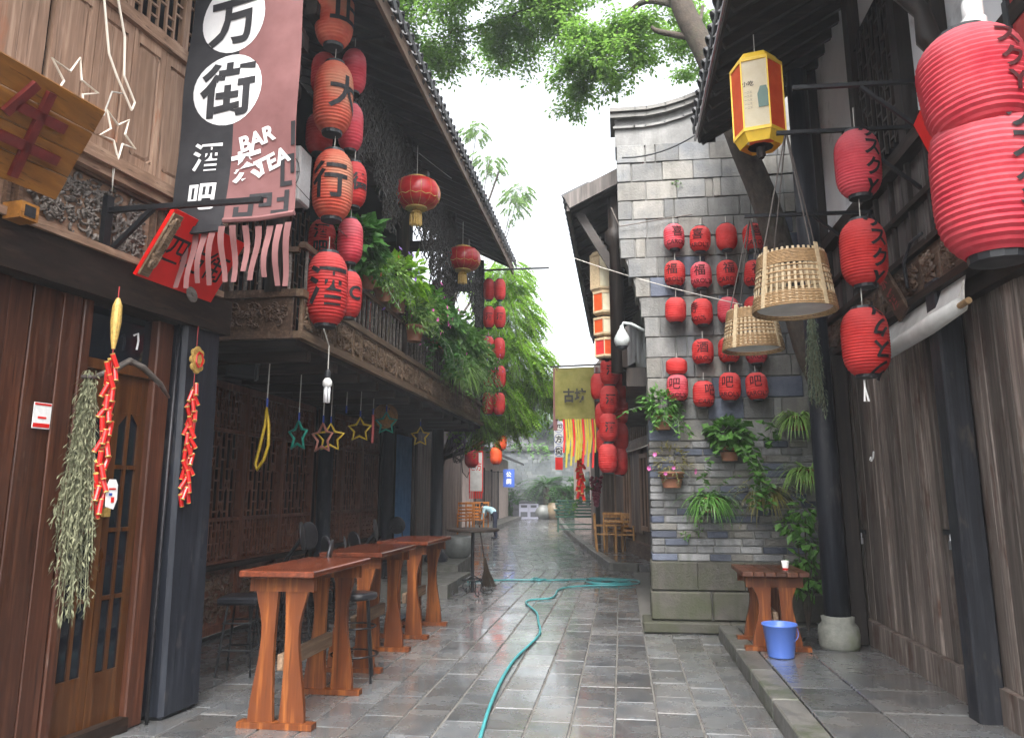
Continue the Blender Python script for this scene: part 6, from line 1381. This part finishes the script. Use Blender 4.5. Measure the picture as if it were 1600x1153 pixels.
for Bx, n, L_ in ((B1, 18, .8), (B2, 34, 1.0), (B3, 32, 1.1), (B5, 10, .7)):
    for i in range(n):
        p = Bx[int(len(Bx) * (.3 + .7 * (i + .5) / n) - .001)]; twigs(br_, lv, p, Vector((tr.uniform(-1, 1), tr.uniform(-1, 1), tr.uniform(-.55, .5))), L_ * tr.uniform(.45, .95), tr, 3, .066, .046, 2, .9, .01)
tk.build('trunk', M['bark'], tree, True); br_.build('branches', M['bark'], tree, True); lv.build('crown', M['leaf_tree'], tree)
# feathery bright tree past the balcony house
def fern_tree(base, cs, label, mat, n, seed, ll=.13, lw=.035, trunk_r=.14, fronds=5, L_=.9):
    r = random.Random(seed); o = thing('feathery_tree', label, 'tree', base); t_ = MB(); l_ = MB(); top = sum((c for c, _ in cs), Vector()) / len(cs) - Vector(base)
    limb(t_, [Vector((0, 0, 0)), Vector((top.x * .3, top.y * .3, top.z * .5)), top], trunk_r, trunk_r * .4, 8)
    for (c, R_) in cs:
        cc_ = c - Vector(base); limb(t_, [Vector((top.x * .3, top.y * .3, top.z * .5)), cc_ * .8, cc_], .05, .015, 5)
        for i in range(n):
            d = Vector((r.gauss(0, 1), r.gauss(0, 1), r.gauss(0, .8))).normalized(); p = cc_ + Vector((d.x * R_.x, d.y * R_.y, d.z * R_.z)) * r.uniform(.35, 1); dd = Vector((d.x, d.y, -.35 + d.z * .3)).normalized(); pts = [p.copy()]
            L2 = L_ * r.uniform(.6, 1.1)
            for k in range(9):
                dd = (dd + Vector((0, 0, -.1))).normalized(); p = p + dd * L2 / 9; pts.append(p.copy()); sd_ = dd.cross(Vector((r.uniform(-.3, .3), r.uniform(-.3, .3), 1))).normalized()
                for s in (-1, 1): l_.leaf(p, sd_ * s + dd * .5 + Vector((0, 0, -.25)), Vector((0, 0, 1)), ll * (1 - k / 16) * r.uniform(.8, 1.2), lw)
            t_.tube(pts, .004, 3)
    t_.build('trunk', M['bark'], o); l_.build('crown', M[mat], o); return o
V = Vector
fern_tree((-5.6, 21.5, .2), [(aty(785, 440, 19.8), V((.7, .7, .7))), (aty(795, 500, 19.5), V((.8, .8, .8))), (aty(805, 565, 19), V((.8, .8, .7))), (aty(765, 610, 18.6), V((.6, .6, .6))), (aty(838, 610, 19.5), V((.6, .7, .5))), (aty(795, 645, 18.8), V((.4, .5, .4))), (aty(748, 655, 18.4), V((.3, .5, .4))), (aty(765, 540, 19), V((.6, .6, .8)))], 'bright green feathery tree past the balcony house hanging over the street', 'leaf_bright', 330, 3, .15, .05, L_=.6)
fern_tree((-9.5, 36, 0), [(aty(765, 250, 36), V((.9, .9, .8))), (aty(800, 320, 36), V((.8, .8, .7))), (aty(745, 205, 37), V((.7, .8, .5))), (aty(810, 300, 37), V((.7, .8, .4)))], 'pale distant tree showing above the far roof corner', 'leaf_pale', 36, 6, .22, .09, .12, 5, .55)
fern_tree((-7.5, 58, 0), [(aty(840, 600, 58), V((3, 2, 1.6))), (aty(862, 650, 57), V((1.6, 1.5, 1.4)))], 'hazy tree behind the far end wall', 'leaf', 130, 9, .4, .13, .3, 5, 1.6)
# ---------------------------------------------------------------- far things
pm = thing('palm_plant', 'dark cycad palm in front of the far end wall', 'plant', (aty(853, 790, 50.2).x, 50.2, 0)); pm.scale = (1.35, 1.35, 1.35); m_ = MB(); t_ = MB(); r = random.Random(12)
t_.tube([(0, 0, 0), (.05, 0, .7), (.0, 0, 1.5)], [.2, .17, .16], 9); t_.tube([(.3, 0, 0), (.7, 0, .7), (.9, 0, 1.2)], [.12, .1, .1], 7)
for (cx, cz, n) in ((0, 1.5, 26), (.9, 1.2, 16)):
    for i in range(n):
        a = r.uniform(0, 6.3); e = r.uniform(.2, 1.4); dd = V((math.cos(a), math.sin(a), e)).normalized(); p = V((cx, 0, cz)); 
        for k in range(12):
            dd = (dd + V((0, 0, -.13))).normalized(); p = p + dd * .13; sd_ = dd.cross(V((0, 0, 1))).normalized()
            for s in (-1, 1): m_.leaf(p, sd_ * s + dd * .5, V((0, 0, 1)), .36 * (1 - k / 20), .1)
m_.build('fronds', M['leaf_deep'], pm); t_.build('trunk', M['bark'], pm)
for (px, py, r_, h, mt, label) in ((848, 809, .62, .85, 'pot_grey', 'grey round stone pot in front of the far cycad'), (867, 809, .6, 1.0, 'pot_tan', 'tan glazed jar with plant beside the grey pot')):
    c = V((aty(px, 800, 49.6).x, 49.6, 0)); o = thing('garden_jar', label, 'jar', tuple(c)); m_ = MB(); m_.lathe([(r_ * .55, 0), (r_ * .9, h * .25), (r_, h * .5), (r_ * .85, h * .8), (r_ * .65, h * .92), (r_ * .7, h), (r_ * .6, h), (r_ * .5, h * .85)], 22, caps=False); m_.lathe([(0, h * .86), (r_ * .6, h * .86)], 22, caps=False); m_.build('jar_body', M[mt], o, True)
    if 'plant' in label: m_ = MB(); bush(m_, V((0, 0, h + .35)), .7, .6, .5, 160, .22, .1, rn); m_.build('foliage', M['leaf_deep'], o)
for i, (px, w_, mt, label) in enumerate(((822, .85, 'bin_grey', 'lilac grey litter bin, left of the pair by the far wall'), (837, .8, 'bin_grey', 'lilac grey litter bin, right of the pair beside the round pots'), (810, .55, 'bin_dark', 'dark low litter box beside the lilac bins'))):
    c = V((aty(px - 3, 800, 49.4).x, 49.4, 0)); o = thing('litter_bin', label, 'bin', tuple(c), rad(5), 'litter bins'); h = 1.05 if i < 2 else .85
    obj('bin_body', bevbox(w_ * .72, .45, h - .1, .02, M[mt]), o, (0, 0, h / 2 - .05)); obj('lid', bevbox(w_ * .78, .5, .12, .02, M['bin_dark']), o, (0, 0, h - .04)); m_ = MB(); m_.box((0, -.24, h - .26), (w_ * .45, .03, .14)); m_.build('opening', M['bin_dark'] if i < 2 else M['black'], o); m_ = MB(); m_.box((0, -.235, .3), (w_ * .5, .02, .3)); m_.build('front_plate', M['bin_dark'], o)
for k, (px, s_, nm) in enumerate(((795, 1.3, 'beside the pink shop corner'), (880, 1.5, 'behind the green tables'), (905, 1.7, 'farthest along the end wall'))):
    o = thing('evergreen_shrub', 'dark evergreen shrub at the foot of the end wall, ' + nm, 'shrub', (aty(px, 800, 50.6).x, 50.6, 0), 0, 'shrubs along the end wall'); m_ = MB(); bush(m_, V((0, 0, s_ * .75)), s_ * .7, .5, s_ * .75, 520, .26, .13, rn, .2, .35); m_.build('foliage', M['leaf_deep'], o); m_ = MB(); m_.tube([(0, 0, 0), (.05, 0, s_ * .8)], .05, 6); m_.build('stem', M['bark'], o)
vn = thing('wall_creeper', 'green creeper spilling over the coping of the far end wall', 'creeper', (-4.5, 51.4, 4.6)); m_ = MB(); st_ = MB()
for k in range(60): trail(m_, st_, (rn.uniform(-4, 5), -.1, rn.uniform(-.1, .3)), (rn.uniform(-.6, .6), -1, .1), rn.uniform(.6, 2.0), rn, (.22, .16), .12)
m_.build('foliage', M['leaf'], vn); st_.build('stems', M['herb_green'], vn)
# person bending over
pe = atz(770, 842); per = thing('person', 'person in pale blue shirt and navy trousers bending over beside the orange chairs', 'person', tuple(pe), rad(0))
J = {'pel': (.08, 0, .84), 'sp1': (-.02, 0, 1.0), 'sp2': (-.2, 0, 1.08), 'neck': (-.34, 0, 1.1), 'head': (-.43, 0, 1.1), 'htop': (-.52, 0, 1.11),
     'hl': (.09, .1, .8), 'kl': (.03, .11, .45), 'al': (.08, .1, .07), 'tl': (-.08, .11, .03), 'hr': (.09, -.1, .8), 'kr': (.1, -.12, .44), 'ar': (.16, -.12, .07), 'tr': (.0, -.13, .03),
     'shl': (-.28, .17, 1.06), 'el': (-.33, .19, .8), 'wl': (-.45, .15, .6), 'fl': (-.5, .14, .53), 'shr': (-.28, -.17, 1.06), 'er': (-.32, -.2, .8), 'wr': (-.43, -.17, .58), 'fr': (-.48, -.16, .51)}
RA = dict(pel=.15, sp1=.14, sp2=.145, neck=.055, head=.095, htop=.085, hl=.095, kl=.07, al=.045, tl=.035, hr=.095, kr=.07, ar=.045, tr=.035, shl=.07, el=.05, wl=.033, fl=.035, shr=.07, er=.05, wr=.033, fr=.035)
names = list(J); E_ = [('pel', 'sp1'), ('sp1', 'sp2'), ('sp2', 'neck'), ('neck', 'head'), ('head', 'htop'), ('pel', 'hl'), ('hl', 'kl'), ('kl', 'al'), ('al', 'tl'), ('pel', 'hr'), ('hr', 'kr'), ('kr', 'ar'), ('ar', 'tr'), ('sp2', 'shl'), ('shl', 'el'), ('el', 'wl'), ('wl', 'fl'), ('sp2', 'shr'), ('shr', 'er'), ('er', 'wr'), ('wr', 'fr')]
me = bpy.data.meshes.new('body'); me.from_pydata([J[n] for n in names], [(names.index(a), names.index(b_)) for a, b_ in E_], [])
tmp = bpy.data.objects.new('body', me); COL.objects.link(tmp); sk = tmp.modifiers.new('skin', 'SKIN'); sk.use_smooth_shade = True; tmp.modifiers.new('sub', 'SUBSURF').levels = 2
for n, sv in zip(names, me.skin_vertices[0].data): sv.radius = (RA[n], RA[n])
me.skin_vertices[0].data[0].use_root = True
bpy.context.view_layer.update(); bme = bpy.data.meshes.new_from_object(tmp.evaluated_get(bpy.context.evaluated_depsgraph_get())); bpy.data.objects.remove(tmp)
bme.materials.clear()
for m_ in ('shirt', 'trousers', 'skin', 'black'): bme.materials.append(M[m_])
part = dict(pel=1, sp1=0, sp2=0, neck=2, head=2, htop=2, hl=1, kl=1, al=1, tl=3, hr=1, kr=1, ar=1, tr=3, shl=0, el=0, wl=2, fl=2, shr=0, er=0, wr=2, fr=2)
for pg in bme.polygons: c = pg.center; pg.material_index = part[min(names, key=lambda n: (V(J[n]) - c).length - RA[n] * .6)]; pg.use_smooth = True
obj('body', bme, per)
m_ = MB(); m_.lathe([(.02, .1), (.075, .085), (.105, .03), (.108, -.02), (.09, -.07)], 14, M=Matrix.Translation((-.47, 0, 1.15)) @ Matrix.Rotation(rad(-55), 4, 'Y')); m_.lathe([(.01, .04), (.04, .02), (.045, -.01), (.02, -.03)], 10, M=Matrix.Translation((-.4, 0, 1.24))); m_.build('hair', M['hair'], per, True)
m_ = MB(); m_.lathe([(.012, 0), (.016, .02), (.006, .035)], 8, M=Matrix.Translation((-.52, 0, 1.03)) @ Matrix.Rotation(rad(200), 4, 'Y')); m_.build('nose', M['skin'], per, True)
# chairs
def slat_chair(loc, rz, label, mat, group, h=.92, w_=.46):
    o = thing('wooden_chair', label, 'chair', loc, rz, group)
    for x in (-w_ / 2, w_ / 2):
        m_ = MB(); m_.bar((x, w_ / 2, 0), (x, w_ / 2 + .06, h), .04); m_.build('leg', mat, o); m_ = MB(); m_.bar((x, -w_ / 2, 0), (x, -w_ / 2, .64), .04); m_.build('leg', mat, o); m_ = MB(); m_.bar((x, -w_ / 2 - .03, .65), (x, w_ / 2 + .04, .65), .05, .03); m_.build('armrest', mat, o)
    for k in range(5): piece('slat', (w_ + .04, .075, .02), .003, mat, o, (0, -w_ / 2 + .05 + k * .09, .43))
    for k in range(4): piece('back_slat', (w_, .02, .06), .003, mat, o, (0, w_ / 2 + .04, .52 + k * .11))
    piece('top_rail', (w_ + .06, .035, .07), .005, mat, o, (0, w_ / 2 + .055, h))
    return o
PZ = .14
for (px, py, Y, rz, nm) in ((947, 860, 20.6, 95, 'back turned to the pillar'), (958, 850, 21.6, 180, 'facing its table from the far side'), (982, 858, 20.4, -20, 'turned towards the plank front')):
    p = aty(px, py, Y); slat_chair((p.x, Y, PZ), rad(rz), 'slatted bamboo armchair on the raised pavement, %s' % nm, M['bench_wood'], 'bamboo armchairs')
p = aty(966, 850, 21); tb = thing('cafe_table', 'small square wooden cafe table among the bamboo armchairs', 'table', (p.x - .05, 21.1, PZ)); obj('tabletop', bevbox(.6, .6, .04, .006, M['bench_wood']), tb, (0, 0, .72))
for x in (-.24, .24):
    for y in (-.24, .24): m_ = MB(); m_.bar((x, y, 0), (x, y, .7), .045); m_.build('leg', M['bench_wood'], tb)
for (px, Y, rz, nm) in ((727, 26.6, 10, 'nearest the poster'), (742, 27.6, 25, 'second from the poster'), (752, 28.6, 190, 'beside the bending person')):
    p = aty(px, 800, Y); slat_chair((p.x, Y, .25 if nm[0] == 'n' or nm[0] == 's' else .25), rad(rz), 'orange wooden chair on the far stone floor, %s' % nm, M['chair_orange'], 'orange chairs', 1.0, .5)
# stacked green folding tables
for i in range(6):
    o = thing('folding_table', 'dark green folding table, %s in the stack on the raised pavement' % ('lowest', 'second up', 'third up', 'fourth up', 'fifth up', 'topmost')[i], 'table', (-1.75 + RD.uniform(-.06, .06), 30.6 + RD.uniform(-.05, .05), PZ + (0 if i == 0 else .62 + (i - 1) * .115)), rad(8 + RD.uniform(-2, 2)), 'stacked green folding tables')
    H_ = .58 if i == 0 else .08; obj('tabletop', bevbox(1.55, .75, .07, .01, M['green_paint']), o, (0, 0, H_))
    for x in (-.68, .68):
        for y in (-.3, .3): m_ = MB(); m_.bar((x, y, 0), (x, y, H_ - .02), .05); m_.build('leg', M['green_paint'], o)
    if i == 0:
        for z in (.12, .3): m_ = MB(); m_.bar((-.68, -.3, z), (.68, -.3, z), .04); m_.build('stretcher', M['green_paint'], o)
# posters, signs and far lanterns
o = thing('hanging_poster', 'white poster with red fringe hanging by the orange chairs', 'poster', tuple(aty(744, 738, 25.5))); obj('paper', bevbox(.46, .02, 1.3, .004, M['canvas']), o, (0, 0, .05)); m_ = MB()
for k in range(7): m_.box((-.2 + k * .065, -.005, -.72), (.035, .015, .24))
m_.box((0, -.012, .68), (.46, .012, .06)); m_.box((-.215, -.012, 0), (.03, .012, 1.3)); m_.box((.215, -.012, 0), (.03, .012, 1.3)); m_.build('fringe', M['red'], o); t_ = MB(); flat_text(t_, '四方', .3, Matrix(((1, 0, 0, 0), (0, 0, -1, -.013), (0, 1, 0, .2), (0, 0, 0, 1))) @ Matrix.Rotation(0, 4, 'Z'), .02, sx=.6); t_.build('lettering', M['red'], o)
o = thing('blue_wall_sign', 'blue enamel sign with white writing on the far plank doors', 'sign', tuple(aty(795, 747, 38))); obj('board', bevbox(.55, .04, .85, .006, M['sign_blue']), o); m_ = MB(); t_ = MB()
for k, ch in enumerate('公厕'): flat_text(t_, ch, .26, Matrix(((1, 0, 0, 0), (0, 0, -1, -.025), (0, 1, 0, .18 - k * .34), (0, 0, 0, 1))), .02)
t_.build('lettering', M['white'], o); m_.tube([(0, .02, .3), (-.9, .1, .32)], .02, 5); m_.build('arm', M['iron'], o)
for (px, py, Y, nm) in ((737, 715, 24, 'lower'), (747, 688, 24, 'upper'), (775, 712, 27, 'street side'), (782, 690, 27, 'street side upper')):
    p = aty(px, py, Y); lantern(p, .22, .62, 'red box-like lantern glimpsed under the feathery tree, %s one' % nm, M['paper_orange'] if 'street' in nm else M['paper_red'], 'lanterns under the feathery tree', None, 0, .1, .3, 10)
o = thing('wicker_ornament', 'tangled wicker and rope ornament hanging by the black pillar', 'ornament', tuple(aty(716, 700, 16.4))); m_ = MB(); r = random.Random(3)
for k in range(18): a = r.uniform(0, 6.3); m_.tube([(.16 * math.cos(t * .6 + a) * (1 - t * .04), .1 * math.sin(t * .9 + a), .3 - t * .06 + r.uniform(-.02, .02)) for t in range(11)], .008, 4)
m_.tube([(.05, 0, -.1), (.1, 0, -.5), (.2, 0, -.62), (.24, 0, -.5)], .012, 5); m_.build('wicker', M['cord_dark'], o); m_ = MB(); m_.tube([(0, 0, .3), (0, 0, 1.2)], .008, 5); m_.build('rope', M['cord_dark'], o)
o = thing('stone_jar', 'grey round stone jar on the raised stone floor behind the bar tables', 'jar', (-3.5, 16.9, .25)); m_ = MB(); m_.lathe([(.2, 0), (.3, .12), (.33, .28), (.3, .42), (.27, .45), (.25, .42)], 20, caps=False); m_.lathe([(0, .38), (.27, .38)], 20, caps=False); m_.build('jar_body', M['pot_grey'], o, True)
# olive flag with yellow fringe, round-print banner, firecracker string
fp = aty(867, 575, 13); fl = thing('olive_flag', 'olive cloth flag with dark characters and yellow fringe on a pole', 'flag', tuple(fp)); FW = aty(928, 575, 13).x - fp.x; FH = fp.z - aty(867, 655, 13).z
m_ = MB(); m_.bar((-.08, 0, .02), (FW + .3, .0, .05), .025); m_.build('pole', M['wood_dark_x'], fl)
m_ = MB(); vs = []
for j in range(9):
    for i in range(9): x, z = FW * i / 8, -FH * j / 8; vs.append((x, .03 * math.sin(x * 9 + z * 2) + .02 * math.sin(z * 5), z))
m_.add(vs, [(j * 9 + i, j * 9 + i + 1, j * 9 + i + 10, j * 9 + i + 9) for j in range(8) for i in range(8)]); cl = m_.build('cloth', M['cloth_olive'], fl, True)
t_ = MB(); flat_text(t_, '古坊', .24, Matrix(((1, 0, 0, FW * .5), (0, 0, -1, -.06), (0, 1, 0, -FH * .55), (0, 0, 0, 1))), .03, sx=.8); t_.build('lettering', M['ink'], cl)
for (x, l, mt) in ((-.03, 1.05, 'cloth_mauve'), (FW + .02, 1.3, 'cloth_mauve')): m_ = MB(); m_.add([(x, .0, 0), (x + .07, 0, 0), (x + .06, .02, -l), (x - .01, .02, -l)], [(0, 1, 2, 3)]); m_.build('side_ribbon', M[mt], fl)
for i in range(14):
    x = .12 + (FW - .1) * i / 14; l = .55 + .25 * math.sin(i * 1.7) ** 2; m_ = MB(); m_.add([(x, .01, -FH), (x + .03, .01, -FH), (x + .05, .04, -FH - l * .5), (x + .02, .05, -FH - l), (x - .01, .05, -FH - l), (x + .015, .04, -FH - l * .5)], [(0, 1, 2, 5), (5, 2, 3, 4)]); m_.build('fringe', M['cloth_yellow'] if i % 4 else M['red'], fl)
o = thing('round_print_banner', 'narrow white banner with three blue-ringed characters below the olive flag', 'banner', tuple(aty(873, 686, 22))); W2 = .26; obj('cloth', bevbox(W2, .01, 1.0, .002, M['canvas']), o); m_ = MB(); m_.box((0, 0, -.68), (W2 * .8, .02, .34)); m_.build('red_tail', M['red'], o); t_ = MB()
for k, ch in enumerate('四方街'): flat_text(t_, ch, .2, Matrix(((1, 0, 0, 0), (0, 0, -1, -.009), (0, 1, 0, .33 - k * .33), (0, 0, 0, 1))), .03)
t_.build('lettering', M['ink'], o); m_ = MB()
for k in range(3): m_.tube([(.125 * math.cos(a * .4), -.008, .33 - k * .33 + .14 * math.sin(a * .4)) for a in range(16)], .008, 4, True)
m_.build('ring_print', M['sign_blue'], o); m_ = MB(); m_.tube([(0, 0, .5), (0, 0, 1.2)], .006, 4); m_.build('cord', M['cord'], o)
f3 = firecrackers(aty(905, 640, 13.6), 22, .6, 'firecracker string hanging behind the olive flag fringe'); f3.scale = (1.8, 1.8, 1.5)
tw = thing('hanging_grape_ornament', 'dark red bunch ornament with trailing greenery over the green tables', 'ornament', tuple(aty(931, 745, 14))); m_ = MB()
for k in range(40): a = k * 2.4; z = -.5 * k / 40; q = .1 * (1 - k / 46); m_.lathe([(.0, -.035), (.03, -.018), (.035, 0), (.03, .018), (0, .035)], 7, (q * math.cos(a), q * math.sin(a), z), caps=False)
m_.build('berries', M['cloth_maroon'], tw, True); m_ = MB(); st_ = MB()
for k in range(7): trail(m_, st_, (0, 0, -.2), (rn.uniform(-1, 0), rn.uniform(-.4, .4), .2), .75, rn, (.07, .03))
m_.build('foliage', M['leaf'], tw); st_.build('stems', M['herb_green'], tw)
# ---------------------------------------------------------------- morning haze
hz = bpy.data.materials.new('haze'); hz.use_nodes = True; nt = hz.node_tree; nt.nodes.clear(); vo = nt.nodes.new('ShaderNodeVolumePrincipled'); ou = nt.nodes.new('ShaderNodeOutputMaterial')
vo.inputs['Color'].default_value = (.86, .92, 1, 1); vo.inputs['Density'].default_value = .0018; vo.inputs['Anisotropy'].default_value = .2; nt.links.new(vo.outputs[0], ou.inputs['Volume'])
h_ = MB(); h_.span((-125, -45, -1.1), (125, 165, 14.5)); h_.build('haze', hz, kind='stuff')
